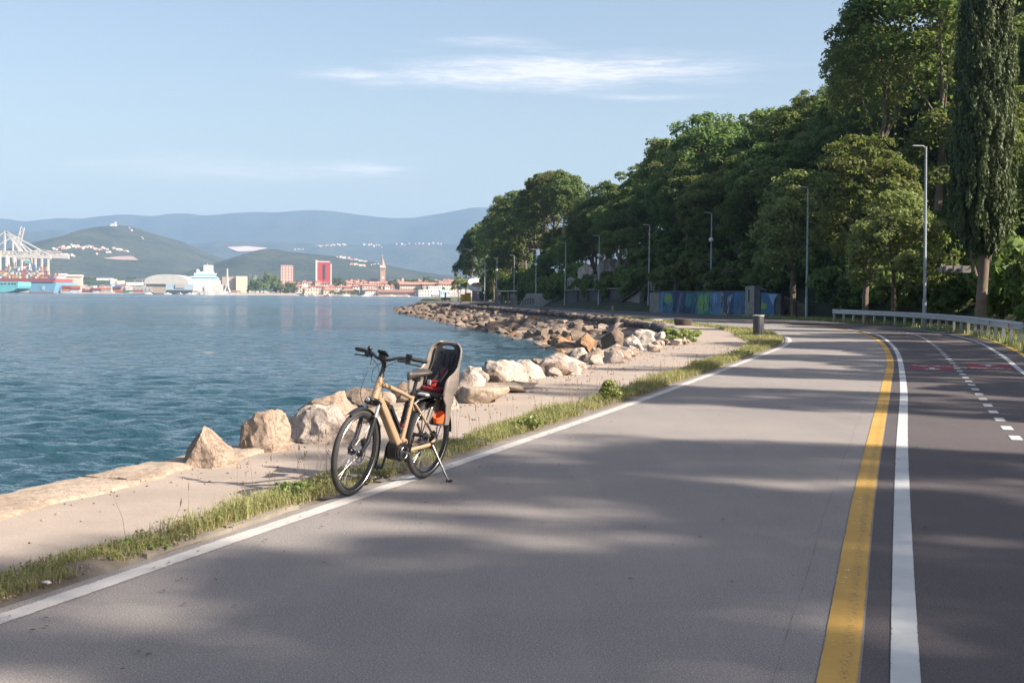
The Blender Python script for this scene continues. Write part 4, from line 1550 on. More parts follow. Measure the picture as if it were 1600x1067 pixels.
mural_shape([(1088, 0.35), (1091, 0.72), (1096, 0.97), (1100, 0.80), (1103, 0.99), (1109, 0.97), (1107, 0.2), (1098, 0.03), (1091, 0.02)], MURAL['green'], lift=L1)
mural_shape([(1090, 0.45), (1093, 0.8), (1096, 0.94), (1097, 0.6), (1099, 0.3), (1095, 0.2)], MURAL['lime'], lift=L2)
mural_shape([(1101, 0.85), (1103, 0.95), (1106, 0.6), (1104, 0.3), (1102, 0.4)], MURAL['lime'], lift=L2)
for x0 in (1113, 1116, 1119, 1122):
    mural_shape([(x0, 0.5 + wob()), (x0 + 0.9, 0.52), (x0 + 1.4, 0.97), (x0 + 0.5, 0.97)], MURAL['pale'], lift=L1)
mural_shape([(1126.5, 0.05), (1129, 0.1), (1131, 0.5), (1129.5, 0.75), (1131, 0.95), (1127, 0.97), (1126, 0.65), (1128, 0.45)], MURAL['sand'], lift=L1)
mural_shape([(1128.4, 0.15), (1129.8, 0.45), (1129, 0.7), (1127.4, 0.6)], MURAL['deep'], lift=L2)
mural_shape([(1136, 0.05), (1138.5, 0.1), (1140, 0.5), (1139, 0.7), (1144, 0.9), (1137, 0.78), (1136, 0.55), (1138, 0.4)], MURAL['sand'], lift=L1)
mural_shape([(1137.5, 0.5), (1140, 0.76), (1145.5, 0.96), (1142, 0.62)], MURAL['pale'], lift=L2)
mural_shape([(1126, 0.01), (1135, 0.01), (1133, 0.13), (1129, 0.06)], MURAL['lime'], lift=L2)
mural_shape([(1153, 0.01), (1158.5, 0.01), (1158, 0.4), (1155, 0.38)], MURAL['mauve'], lift=L1)
for q in range(22):
    mural_shape(blob(1143 + random.random() * 22, 0.2 + random.random() * 0.7, 0.5 + random.random() * .5, 0.03, 6), MURAL['teal' if q % 3 else 'sky'], lift=L2)
mural_shape(blob(1162, 0.75, 2.6, 0.12), MURAL['teal'], lift=L1)
for q in range(70):
    x0 = 1031 + random.random() * 133
    h0, w_ = random.uniform(0.05, 0.6), random.uniform(0.4, 1.3)
    h1 = min(0.97, h0 + random.uniform(0.15, 0.5))
    sw = random.uniform(-2.2, 2.2)
    mural_shape([(x0, h0), (x0 + w_, h0 + 0.02), (x0 + w_ * 0.8 + sw, h1), (x0 + sw, h1 - 0.03)], MURAL[random.choice(['deep', 'blue', 'sky', 'teal', 'navy', 'green' if 1086 < x0 < 1110 or x0 < 1053 else 'deep'])], lift=0.026 + 0.0003 * q)
wall_piece('coping', 1021, 1165.5, WH + 0.10, WH + 0.11, M['concrete_dark'], mural, 0.45, None, WH + 0.008, 0.03)

pil = empty('concrete_pillar', (0, 0, 0))
tag(pil, 'streaked concrete pillar at the right end of the blue mural', 'pillar')
pp = wall_pts(1175)
pil.location = (pp.x, pp.y, 0)
wall_piece('pillar_block', 1166, 1180, 2.55, 2.6, simple('streaked_concrete', (0.32, 0.29, 0.27), 0.9, 0.35, 2.5, fine=(5, 0.5)), pil, 0.7, pil.location, proud=0.12)
wall_piece('pillar_side', 1180.2, 1188, 2.5, 2.2, M['concrete_dark'], pil, 0.7, pil.location, proud=0.05)
wall_piece('niche', 1170.5, 1173, 2.3, 2.3, M['concrete_dark'], pil, 0.05, pil.location, 1.2, 0.13)
mw = empty('mural_wall')
pp = wall_pts(1190)
mw.location = (pp.x, pp.y, 0)
tag(mw, 'short wall panel painted blue and green right of the concrete pillar', 'wall')
wall_piece('wall_panel', 1188.3, 1210, 2.0, 1.95, MURAL['blue'], mw, 0.3, mw.location)
wall_piece('wall_panel', 1210.2, 1219, 1.9, 1.9, M['concrete_dark'], mw, 0.3, mw.location, proud=-0.05)


def mw_shape(poly, mat, lift=0.016):
    vs = []
    for px, h in poly:
        a = wall_pts(px)
        vs.append(Vector((a.x, a.y, h * 1.95)) - Vector(mw.location) + front * lift)
    MB().add(vs, [tuple(range(len(vs)))]).build('painted_field', mat, mw)


mw_shape([(1199, 0.97), (1216, 0.97), (1211, 0.78), (1208, 0.5), (1203, 0.8)], MURAL['pale'], 0.03)
mw_shape([(1189, 0.4), (1192, 0.75), (1193, 0.55), (1195, 0.62), (1198, 0.5), (1196, 0.1), (1192, 0.2)], MURAL['lime'])
mw_shape([(1189, 0.02), (1200, 0.02), (1197, 0.35), (1190, 0.3)], MURAL['teal'], 0.019)

# ---- other walls at the foot of the slope
def wall_between(name, a, b, h0, h1, thick, mat, label, cat='wall', z0=-0.2, extra=None):
    """A free wall from pixel-and-distance a to b."""
    A, B = P(*a), P(*b)
    root = empty(name, (A.x, A.y, 0))
    tag(root, label, cat)
    d = Vector((B.x - A.x, B.y - A.y, 0))
    n = Vector((d.y, -d.x, 0)).normalized()
    if n.y > 0: n = -n
    z0a = z0
    vs = [Vector((0, 0, z0a)), d + Vector((0, 0, z0a)), d + Vector((0, 0, h1)), Vector((0, 0, h0))]
    vs += [v - n * thick for v in vs]
    MB().add(vs, [(0, 1, 2, 3), (7, 6, 5, 4), (0, 4, 5, 1), (1, 5, 6, 2), (2, 6, 7, 3), (3, 7, 4, 0)]).build('wall_body', mat, root)
    return root, d, n


stone_dark = stone_mat('rubble_masonry', (0.20, 0.17, 0.145), (0.09, 0.08, 0.07), 0.5, 1.2)
r, d, n = wall_between('stone_wall', (1219, 491, 107.6), (1256, 493, 103.6), 1.75, 1.0, 0.4, stone_dark, 'rough stone wall between the painted panel and the street lamp')
for k in range(16):
    t = random.random()
    MB().lathe([(0.12, -0.06), (0.2, 0), (0.12, 0.06)], 7, d * t + n * 0.0 + Vector((0, 0, 0.2 + random.random() * (1.4 - 0.7 * t))),
               Matrix.Diagonal((1.2, 0.5, 1.4))).build('stone', M['rock_tan'] if k % 3 == 0 else M['concrete'], r)
r, d, n = wall_between('retaining_wall', (1016, 470, 134), (1055, 470, 130), 4.0, 4.2, 0.4, M['concrete'], 'pale concrete retaining wall above the left end of the mural', z0=2.2)
for k in range(7):
    MB().box(d * ((k + 0.5) / 7) + n * 0.03 + Vector((0, 0, 3.1)), (0.06, 0.08, 1.7)).build('joint_rib', M['concrete_dark'], r)
r, d, n = wall_between('retaining_wall', (884, 483, 168), (970, 486, 147), 2.2, 2.4, 0.5, M['concrete_dark'], 'dark stained retaining wall behind the globe street lamp')
MB().bar(Vector((0, 0, 2.30)), d + Vector((0, 0, 2.5)), 0.6, 0.14).build('coping', M['concrete'], r)
for t in (0.25, 0.45, 0.7):
    MB().box(d * t + n * 0.1 + Vector((0, 0, 1.05)), (0.2, 0.25, 2.2)).build('buttress', M['concrete_dark'], r)
r, d, n = wall_between('concrete_slab', (886, 470, 171), (913, 470, 163), 4.0, 3.6, 0.3, M['concrete'], 'upright grey concrete slab on top of the dark retaining wall', z0=2.3)
for k in range(6):
    MB().box(d * ((k + 0.5) / 6) + n * 0.03 + Vector((0, 0, 3.0)), (0.05, 0.07, 1.2)).build('rib', M['concrete_dark'], r)
r, d, n = wall_between('gate_pier', (928, 470, 158), (936, 470, 156), 4.0, 4.0, 0.6, M['concrete'], 'square grey pier on the dark retaining wall', 'pier', 2.3)
MB().box(d * 0.5 + Vector((0, 0, 4.05)), (0.9, 0.9, 0.12)).build('cap', M['concrete'], r)
# ruined pale rock outcrop
def outcrop(px0, px1, Y, zlo, zhi, lab, mat, seed):
    rr = random.Random(seed)
    A, B = P(px0, 470, Y), P(px1, 470, Y - 4)
    root = empty('rock_outcrop', (A.x, A.y, 0))
    tag(root, lab, 'rock')
    n = 9
    prof = []
    vs, fs = [], []
    for i in range(n + 1):
        t = i / n
        x, y = (B.x - A.x) * t, (B.y - A.y) * t
        top = zlo + (zhi - zlo) * (0.35 + 0.75 * math.sin(math.pi * min(1, t * 0.9 + 0.08))) + rr.uniform(-0.5, 0.4)
        for k in range(4):
            z = -0.3 + zlo * 0.0 + (top + 0.3) * k / 3
            vs.append((x + rr.uniform(-.3, .3), y + k * 0.55 + rr.uniform(-.35, .35), z))
    for i in range(n):
        for k in range(3): fs.append((i * 4 + k, (i + 1) * 4 + k, (i + 1) * 4 + k + 1, i * 4 + k + 1))
    b0 = len(vs)
    vs2 = [(v[0], v[1] + 3.5, v[2] - (0.4 if j % 4 == 3 else 0)) for j, v in enumerate(vs) if j % 4 in (0, 3)]
    vs += vs2
    for i in range(n): fs.append((i * 4 + 3, (i + 1) * 4 + 3, b0 + (i + 1) * 2 + 1, b0 + i * 2 + 1))
    fs.append((0, 1, 2, 3, b0 + 1, b0)); fs.append((n * 4, b0 + n * 2, b0 + n * 2 + 1, n * 4 + 3, n * 4 + 2, n * 4 + 1))
    MB().add(vs, fs).build('rock_face', mat, root)


outcrop(901, 935, 164, 3.0, 5.4, 'pale ruined rock face above the dark retaining wall', M['rock_white'], 3)
outcrop(936, 984, 158, 4.4, 6.4, 'grey rock face half hidden by leaves above the slope', M['concrete'], 5)
r, d, n = wall_between('leaning_slab', (964, 487, 146), (999, 487, 138), 0.5, 2.2, 0.5, M['concrete'], 'weathered concrete wall rising to the right below a grassy bank')
MB().bar(Vector((0, 0, 0.5)), d + Vector((0, 0, 2.2)), 0.7, 0.1).build('coping', M['concrete_dark'], r)
# grey trapezoid ramp of vertical boards
A, B = P(810, 481, 198), P(846, 482, 184)
root = empty('concrete_ramp', (A.x, A.y, 0))
tag(root, 'pale grey trapezoid concrete block with vertical ribs beside the lawn', 'concrete block')
d = Vector((B.x - A.x, B.y - A.y, 0))
n = Vector((d.y, -d.x, 0)).normalized()
n = -n if n.y > 0 else n
vs = [Vector((0, 0, -0.2)), d + Vector((0, 0, -0.2)), d * 0.72 + Vector((0, 0, 1.75)), d * 0.36 + Vector((0, 0, 1.9))]
vs += [v - n * 2.0 for v in vs]
MB().add(vs, [(0, 1, 2, 3), (7, 6, 5, 4), (0, 4, 5, 1), (1, 5, 6, 2), (2, 6, 7, 3), (3, 7, 4, 0)]).build('block', M['concrete'], root)
for k in range(8):
    t = 0.2 + 0.07 * k
    MB().box(d * t + n * 0.03 + Vector((0, 0, 0.35 + 0.4 * min(1, (t - 0.1) * 3))), (0.09, 0.1, 0.9)).build('rib', M['concrete_dark'], root)
# gate posts and bars further on
A, B = P(776, 478, 228), P(806, 479, 209)
root = empty('gate_posts', (A.x, A.y, 0))
tag(root, 'row of grey gate posts with a thin top bar before the dark trees', 'gate')
d = Vector((B.x - A.x, B.y - A.y, 0))
for t, w, h in [(0, .75, 2.9), (0.22, 0.22, 2.2), (0.38, 0.25, 1.7), (0.62, 0.3, 2.1), (0.80, .6, 2.0), (1.0, 0.45, 1.8)]:
    MB().box(d * t + Vector((0, 0, h / 2 - 0.1)), (w, 0.35, h)).build('post', M['concrete'], root)
MB().bar(d * 0.1 + Vector((0, 0, 2.3)), d * 1.05 + Vector((0, 0, 2.3)), 0.1, 0.1).build('top_bar', M['galv'], root)
# railing blocks on the bank behind the cypress
A, B = P(1466, 420, 66), P(1512, 421, 64)
root = empty('parapet', (A.x, A.y, A.z))
tag(root, 'low white parapet of short blocks in the shade left of the cypress trunk', 'parapet')
d = B - A
MB().bar((0, 0, 0), d, 0.2, 0.10).build('rail', M['concrete'], root)
for t in (0.23, 0.38, 0.66, 0.94):
    MB().box(d * t, (0.42, 0.3, 0.34)).build('block', M['concrete'], root)
# lawn patch
A = [P(842, 481, 186), P(884, 483.5, 170), P(886, 483, 180), P(843, 480, 196)]
o = link('lawn', mesh_np('lawn', [(A[0].x, A[0].y, 0.04), (A[1].x, A[1].y, 0.04), (A[2].x + 2, A[2].y + 6, 1.7), (A[3].x + 2, A[3].y + 6, 1.7)], [(0, 1, 2, 3)], M['lawn']))
o['kind'] = 'structure'

# ---------------------------------------------------------------- kerb and ledge
def worn_block(corners, z, zb, n, m, seed, jit=0.03, zamp=0.012, origin=(0, 0)):
    """A worn stone: a grid between four corners with ragged edges, an uneven top and sides."""
    a, b, c, d = [np.array(p, float) for p in corners]
    vs = []
    for j in range(m + 1):
        for i in range(n + 1):
            u, v = i / n, j / m
            p = (a * (1 - u) + b * u) * (1 - v) + (d * (1 - u) + c * u) * v
            e = Vector((p[0] * 2.3, p[1] * 2.3, seed))
            edge = (i in (0, n)) or (j in (0, m))
            k = jit * (1.0 if edge else 0.35)
            p = p + k * 2.2 * np.array([mnoise.noise(e), mnoise.noise(e + Vector((9, 3, 1)))]) + k * 1.0 * np.array([mnoise.noise(e * 4), mnoise.noise(e * 4 + Vector((5, 3, 1)))])
            zz = z + zamp * (mnoise.fractal(e * 1.4, 0.9, 2.1, 4)) - (0.35 * jit if edge else 0)
            vs.append((p[0] - origin[0], p[1] - origin[1], zz))
    fs = [(j * (n + 1) + i, j * (n + 1) + i + 1, (j + 1) * (n + 1) + i + 1, (j + 1) * (n + 1) + i) for j in range(m) for i in range(n)]
    ring = [i for i in range(n + 1)] + [j * (n + 1) + n for j in range(1, m + 1)] + [m * (n + 1) + i for i in range(n - 1, -1, -1)] + [j * (n + 1) for j in range(m - 1, 0, -1)]
    b0 = len(vs)
    cx_, cy_ = np.mean([vs[i][0] for i in ring]), np.mean([vs[i][1] for i in ring])
    vs += [(vs[i][0] + 0.03 * (vs[i][0] - cx_), vs[i][1] + 0.03 * (vs[i][1] - cy_), zb) for i in ring]
    L_ = len(ring)
    fs += [(ring[k], b0 + k, b0 + (k + 1) % L_, ring[(k + 1) % L_]) for k in range(L_)]
    return MB().add(vs, fs)


kerb = empty('kerb')
tag(kerb, 'short run of worn grey kerb stones between the white line and the verge', 'kerb')
Lk = EDGE_L[(EDGE_L[:, 1] > 7.3) & (EDGE_L[:, 1] < 10.3)]
kerb.location = (Lk[0][0], Lk[0][1], 0)
nk = normals2(Lk)
j = 0
while j + 2 < len(Lk):
    a, b = Lk[j], Lk[min(j + 2, len(Lk) - 1)]
    w0, w1, w2 = 0.21, 0.21 + random.uniform(0.14, 0.22), 0.21 + random.uniform(0.14, 0.22)
    a = a + (b - a) * 0.012
    worn_block([a - nk[j] * w1, b - nk[j] * w2, b - nk[j] * w0, a - nk[j] * w0], 0.022 + random.uniform(-0.006, 0.006), -0.05, 10, 4, j * 3.7, 0.016, 0.008, Lk[0]).build('kerb_stone', M['kerb'], kerb, smooth=True, angle=50)
    j += 2

ledge = empty('stone_ledge', (-3.5, 11, 0))
tag(ledge, 'row of worn pale stone slabs along the water edge of the path', 'ledge')
rl = random.Random(8)
Ls = SEA_EDGE[(SEA_EDGE[:, 1] > 4.0) & (SEA_EDGE[:, 1] < 20.5)]
j = 0
nl = normals2(Ls)
while j + 2 < len(Ls):
    m_ = rl.choice([2, 3, 3, 4])
    e = min(j + m_, len(Ls) - 1)
    dd = (Ls[e] - Ls[j]) * 0.012
    i0, i1 = rl.uniform(0.34, 0.58), rl.uniform(0.34, 0.58)
    o0, o1 = rl.uniform(0.02, 0.16), rl.uniform(0.02, 0.16)
    sh = (Ls[e] - Ls[j]) * rl.uniform(-0.06, 0.10)
    worn_block([Ls[j] - nl[j] * o0 + dd, Ls[e] - nl[e] * o1 - dd, Ls[e] + nl[e] * i1 - dd + sh, Ls[j] + nl[j] * i0 + dd + sh], 0.010 + rl.uniform(0, 0.022), -0.4, 18, 8, j * 1.9, 0.045, 0.016, (-3.5, 11)).build('slab', M['slab'], ledge, smooth=True, angle=50)
    j = e
# undercut foundation of the ledge
strip('ledge_face', offs(Ls, 0.10), offs(Ls, 0.02), -0.4, -1.6, M['rock_brown'])

# ---------------------------------------------------------------- boulders
ICO = {}


def ico(sub):
    if sub not in ICO:
        bm = bmesh.new()
        bmesh.ops.create_icosphere(bm, subdivisions=sub, radius=1)
        ICO[sub] = (np.array([v.co[:] for v in bm.verts]), np.array([[v.index for v in f.verts] for f in bm.faces]))
        bm.free()
    V, F = ICO[sub]
    return V.copy(), F


def rock(seed, sub=3, cuts=9, size=(1, 1, 1), rough=0.10, sharp=0.0, peak=None, planes=()):
    r = np.random.default_rng(seed)
    V, F = ico(sub)
    V *= 1 + 0.18 * np.array([mnoise.noise(Vector(v * 0.9) + Vector((seed, 0, 0))) for v in V])[:, None]
    if peak is not None:
        z = V[:, 2]
        f = np.clip(1 - (z - peak[0]) / peak[1], 0.12, 1.2)[:, None]
        V[:, :2] *= np.where(z > peak[0], f[:, 0], 1)[:, None]
    for (n, d) in planes:
        n = np.array(n, float) / np.linalg.norm(n)
        V = V - np.maximum(V @ n - d, 0)[:, None] * n
    for _ in range(int(cuts * 1.7)):
        n = r.normal(size=3)
        n /= np.linalg.norm(n)
        d = r.uniform(0.50, 0.86)
        over = V @ n - d
        V = V - np.maximum(over, 0)[:, None] * n * r.uniform(0.8, 1.0)
    amp = np.array([0.55 * mnoise.fractal(Vector(v * 1.7) + Vector((seed * 3.1, 1, 0)), 0.9, 2.1, 5 if sub > 3 else 4) for v in V])
    rid = np.array([1 - 2 * abs(mnoise.noise(Vector(v * 2.4) + Vector((0, seed * 1.7, 4)))) for v in V])
    V = V * (1 + rough * amp + rough * 0.45 * rid)[:, None]
    return V * np.array(size), F


def boulder(pxc, pxbase, wpx, hpx, mat, label, seed, sub=4, depth=0.9, cuts=9, rough=0.20, yaw=0.0, name='boulder', group=None, z=-0.15, peak=None, push=0.0, tilt=0.0, skew=0.0, planes=()):
    """A boulder whose foot is surveyed at a pixel, sized from its extent there."""
    b = G(pxc, pxbase)
    s = b.y / FPX
    w, h = wpx * s, hpx * s
    V, F = rock(seed, sub, cuts, (1, 1, 1), rough, peak=peak, planes=planes)
    # fit the rough solid to the width and height
    c, sn = math.cos(yaw), math.sin(yaw)
    V = V @ np.array([[c, sn, 0], [-sn, c, 0], [0, 0, 1]])
    if tilt:
        c, sn = math.cos(tilt), math.sin(tilt)
        V = V @ np.array([[c, 0, -sn], [0, 1, 0], [sn, 0, c]])
    V[:, 0] += skew * V[:, 2]
    lo, hi = V.min(0), V.max(0)
    V = (V - lo) / (hi - lo)
    V[:, 0] = (V[:, 0] - 0.5) * w
    V[:, 1] = (V[:, 1] - 0.5) * w * depth
    V[:, 2] = V[:, 2] * (h + 0.35) - 0.35
    me = mesh_np('boulder', V, F, mat, smooth=True)
    me.set_sharp_from_angle(angle=math.radians(24))
    o = link(name, me, None, (b.x, b.y + w * depth * 0.35 + push, 0))
    tag(o, label, 'boulder', group)
    return o


RW_, RT, RB, RR, RD = M['rock_white'], M['rock_tan'], M['rock_brown'], M['rock_rust'], M['rock_dark']
boulder(326, 727, 100, 60, M['rock_tan'], 'pyramid-shaped tan boulder at the water edge, nearest the camera', 31, 5, 0.9, 3, 0.20, push=-0.10, planes=[((-0.9, -0.25, 0.62), 0.34), ((0.62, -0.25, 0.75), 0.30), ((0.1, 0.9, 0.5), 0.42), ((-0.15, -0.85, 0.55), 0.48), ((0.75, -0.6, 0.2), 0.6)])
boulder(410, 705, 86, 64, M['rock_tan'], 'rounded brown boulder left of the big white one', 32, 5, 0.9, 3, 0.16, push=0.05)
boulder(508, 690, 132, 58, RW_, 'big white craggy boulder left of the bicycle', 33, 5, 0.62, 14, 0.30, push=-0.05, yaw=0.5)
boulder(508, 668, 108, 52, M['rock_tan'], 'high tan boulder rising behind the big white one', 34, 5, 0.8, 8, 0.22, push=0.35, skew=0.1)
boulder(585, 662, 90, 20, RW_, 'low pale boulder seen through the front wheel of the bicycle', 51, 4, 0.7, 8, push=0.1)
boulder(628, 632, 60, 34, RB, 'dark grey boulder seen through the bicycle frame', 35, 4, 0.8, 8, push=0.2)
boulder(680, 640, 70, 34, RW_, 'pale boulder seen below the bicycle saddle', 36, 4, 0.8, 8, push=0.2)
boulder(728, 626, 62, 50, RW_, 'tan pointed boulder just right of the child seat', 37, 4, 0.9, 9, push=0.1, peak=(0.0, 1.6))
boulder(742, 600, 30, 28, RW_, 'small pale boulder behind the pointed one by the child seat', 38, 4, 0.8, 7)
boulder(786, 598, 84, 36, RW_, 'broad white boulder with a dark undercut right of the bicycle', 39, 5, 0.8, 10)
boulder(826, 590, 64, 28, RW_, 'smooth tan wedge-shaped boulder beside the broad white one', 40, 4, 0.8, 7, peak=(-0.2, 1.5))
boulder(876, 580, 88, 28, RW_, 'long pale boulder with a rough top midway along the path edge', 41, 5, 0.7, 10)
boulder(890, 583, 40, 18, RW_, 'small smooth white boulder in front of the long pale one', 42, 4, 0.8, 6, push=-0.3)
boulder(852, 583, 36, 18, M['rock_tan'], 'grey split boulder left of the small smooth white one', 43, 4, 0.8, 9, push=-0.1)
boulder(905, 563, 40, 20, RW_, 'grey faceted boulder before the orange riprap', 44, 4, 0.8, 10)
boulder(930, 560, 36, 18, M['rock_tan'], 'flat-topped tan boulder by the thin grass', 45, 4, 0.8, 8)
boulder(965, 554, 52, 16, RW_, 'long low white boulder above the thin grass', 46, 4, 0.6, 8)
boulder(990, 546, 40, 24, RW_, 'jagged white boulder heap left of the light-green shrub', 47, 4, 0.9, 12)
boulder(1012, 541, 36, 24, RW_, 'tilted white slab boulder left of the light-green shrub', 48, 4, 0.9, 8, tilt=0.5)
boulder(1030, 538, 26, 20, RW_, 'small white boulder touching the light-green shrub', 49, 4, 0.9, 8)
boulder(1010, 529, 50, 14, RW_, 'pale boulder at the foot of the low stone edging', 50, 4, 0.8, 8, push=0.6)
boulder(1072, 531, 36, 10, M['rock_tan'], 'grey boulder right of the light-green shrub', 52, 4, 0.8, 8, push=0.5)
boulder(962, 538, 38, 24, RB, 'dark brown block boulder left of the jagged white ones', 53, 4, 0.8, 7, push=1.2)
boulder(922, 544, 34, 22, RR, 'orange-brown boulder standing by the water', 54, 4, 0.8, 8, push=1.5)
boulder(800, 606, 50, 12, M['rock_tan'], 'low tan stone below the broad white boulder', 55, 4, 0.6, 6, push=-0.1)
# flat slabs to the right of the bicycle
for (px, py, wpx, d, h, lab, sd) in [(752, 628, 84, 0.55, 0.22, 'flat layered stone slab right of the child seat', 61), (776, 612, 96, 0.5, 0.12, 'thin tan stone slab below the broad white boulder', 62),
                                     (815, 606, 60, 0.5, 0.06, 'bleached flat stone patch at the edge of the path', 63)]:
    b = G(px, py)
    V, F = rock(sd, 4, 10, (1, 1, 1), 0.10)
    lo, hi = V.min(0), V.max(0)
    V = (V - lo) / (hi - lo) - np.array([0.5, 0.5, 0])
    V[:, 2] = np.clip(V[:, 2] * 1.8 - 0.4, -0.3, 0.95) + V[:, 2] * 0.06
    w = wpx * b.y / FPX
    V = V * np.array([w, d * 2, h])
    o = link('stone_slab', mesh_np('stone_slab', V, F, M['slab'], smooth=True), None, (b.x, b.y + d * 0.6, 0), (0, 0, 0.15))
    tag(o, lab, 'stone slab')

# small stones wedged between the big ones
fr_ = random.Random(77)
fproto = [mesh_np('stone', *rock(120 + k, 3, 10, (1.2, 0.9, 0.7), 0.22), m, smooth=True) for k, m in enumerate((RW_, RW_, M['rock_tan'], RW_, M['rock_tan']))]
for m in fproto: m.set_sharp_from_angle(angle=math.radians(26))
for k in range(58):
    Y = fr_.uniform(18.5, 50)
    x = xat(SEA_EDGE, Y) + fr_.uniform(-0.35, 0.7)
    sz = fr_.uniform(0.12, 0.34)
    o = link('wedged_stone', fproto[k % 5], None, (x, Y, sz * 0.25), (fr_.uniform(-.4, .4), fr_.uniform(-.4, .4), fr_.uniform(0, 6.3)), (sz, sz, sz))
    tag(o, 'small %s stone wedged among the boulders %s' % ('tan' if k % 5 in (2, 4) else 'white', 'near the bicycle' if Y < 24 else ('along the middle of the path' if Y < 36 else 'towards the light-green shrub')), 'stone', 'small stones among the boulders')
# ---- riprap bank along the bay
proto = []
for k in range(9):
    V, F = rock(70 + k, 3, 13, (1.45, 0.78, 0.46) if k % 3 else (1.0, 0.85, 0.7), 0.15)
    proto.append((V, F))
RMAT = {'rust': RR, 'brown': RB, 'dark': RD, 'tan': M['riprap_tan'], 'pale': M['rock_tan']}
PM = {}
rb = random.Random(17)
cand = []
Lr = SEA_EDGE[SEA_EDGE[:, 1] > 47.0]
nr_ = normals2(Lr)
sl = 0.0
for i in range(0, len(Lr)):
    Y = Lr[i][1]
    if Y > 262: break
    W = float(np.interp(Y, [47, 56, 65, 90, 126, 200, 262], [1.8, 3.2, 4.3, 5.2, 6.0, 5.4, 4.6]))
    step = 0.95 if Y < 110 else 1.3
    sl += 0.5
    if sl < step: continue
    sl = 0
    nrow = int(W / 0.85) + 1
    for r in range(nrow + 1):
        t = (r + rb.uniform(-0.3, 0.3)) / nrow
        q = 0.35 + t * W
        x, y = Lr[i] - nr_[i] * q + np.array([rb.uniform(-.35, .35), rb.uniform(-.45, .45)])
        z = -0.46 - 0.95 * max(0, min(1, t)) + rb.uniform(-0.08, 0.12)
        s = rb.choice([rb.uniform(0.30, 0.55), rb.uniform(0.45, 0.8)]) * (1.0 if Y < 150 else 1.15)
        low = t > 0.62
        wet = t > 0.9
        kind = rb.choices(['rust', 'brown', 'tan', 'dark', 'pale'], [2.2, 4, 1.6, 2.8, 0.2] if low else [0.15, 2.8, 2.0, 5, 1.1])[0]
        if wet and rb.random() < 0.6: kind = 'dark'
        cand.append((s / math.hypot(x, y), x, y, z, s, kind, low, Y))
cand.sort(reverse=True)
RCOL = {'rust': 'rust-orange', 'brown': 'brown', 'tan': 'tan', 'dark': 'dark grey', 'pale': 'pale'}
rest_v, rest_f, nb_ = [], [], 0
for j, (_, x, y, z, s, kind, low, Y) in enumerate(cand):
    k = rb.randrange(len(proto))
    rot = (rb.uniform(-.6, .6), rb.uniform(-.6, .6), rb.gauss(0.6, 0.7))
    if j < 262:
        if (k, kind) not in PM:
            PM[(k, kind)] = mesh_np('boulder', proto[k][0], proto[k][1], RMAT[kind], smooth=True)
            PM[(k, kind)].set_sharp_from_angle(angle=math.radians(24))
        o = link('riprap_boulder', PM[(k, kind)], None, (x, y, z), rot, (s, s, s))
        w = 'near the light-green shrub' if Y < 62 else 'below the squat dark tub' if Y < 82 else 'below the bowl-shaped tub' if Y < 106 else 'before the lawn' if Y < 150 else 'towards the far tip'
        tag(o, '%s riprap boulder %s %s' % (RCOL[kind], 'low by the water' if low else 'high on the bank', w), 'boulder', 'riprap boulders along the bay')
    else:
        Rm = np.array(Matrix.Rotation(rot[2], 3, 'Z') @ Matrix.Rotation(rot[0], 3, 'X'))
        rest_v.append(proto[k][0] @ Rm.T * s + np.array([x, y, z])); rest_f.append(proto[k][1] + nb_); nb_ += len(proto[k][0])
o = link('riprap', mesh_np('riprap', np.concatenate(rest_v), np.concatenate(rest_f), RB, smooth=True)); o['kind'] = 'stuff'
print('riprap', len(cand))

# ---- low stone edging on top of the riprap
edging = empty('stone_edging', (Lr[0][0], Lr[0][1], 0))
tag(edging, 'low rough stone edging along the top of the riprap bank', 'edging')
st = []
for k in range(5):
    V, F = rock(90 + k, 2, 8, (0.36, 0.30, 0.26), 0.12)
    st.append([mesh_np('stone', V, F, m, smooth=False) for m in (M['rock_dark'], M['concrete_dark'], M['rock_brown'])])
i, cnt = 12, 0
while i < len(Lr) and Lr[i][1] < 215 and cnt < 290:
    x, y = Lr[i]
    s = rb.uniform(0.8, 1.3)
    link('stone', rb.choice(rb.choice(st)), edging, (x - Lr[0][0], y - Lr[0][1], 0.06), (rb.uniform(-.3, .3), 0, rb.uniform(0, 6)), (s, s, s))
    i += 1
    cnt += 1
# small loose stones and bits of litter
rngs = np.random.default_rng(5)
VV, FF, nb2 = [], [], 0
tiny = rock(99, 1, 5, (1, 1, 1), 0.2)
for _ in range(1500):
    Y = rngs.uniform(7, 48) if rngs.random() < 0.8 else rngs.uniform(16, 24)
    xe, xl = xat(SEA_EDGE, Y), xat(EDGE_L, Y)
    u = rngs.beta(0.45, 2.6)
    x = xe + 0.35 + (xl - 0.5 - verge_width(Y) - xe - 0.35) * u
    s = rngs.uniform(0.006, 0.02) * (1.0 + (Y > 15) * 0.9)
    VV.append(tiny[0] * s * np.array([1, 1, 0.6]) + np.array([x, Y, -0.008])); FF.append(tiny[1] + nb2); nb2 += len(tiny[0])
for _ in range(900):
    Y = rngs.uniform(5, 24)
    x = xat(EDGE_L, Y) - 0.22 - rngs.beta(0.8, 2.2) * 0.45
    s = rngs.uniform(0.004, 0.012)
    VV.append(tiny[0] * s * np.array([1, 1, 0.7]) + np.array([x, Y, 0.02])); FF.append(tiny[1] + nb2); nb2 += len(tiny[0])
o = link('loose_gravel', mesh_np('loose_gravel', np.concatenate(VV), np.concatenate(FF), M['rock_tan'])); o['kind'] = 'stuff'
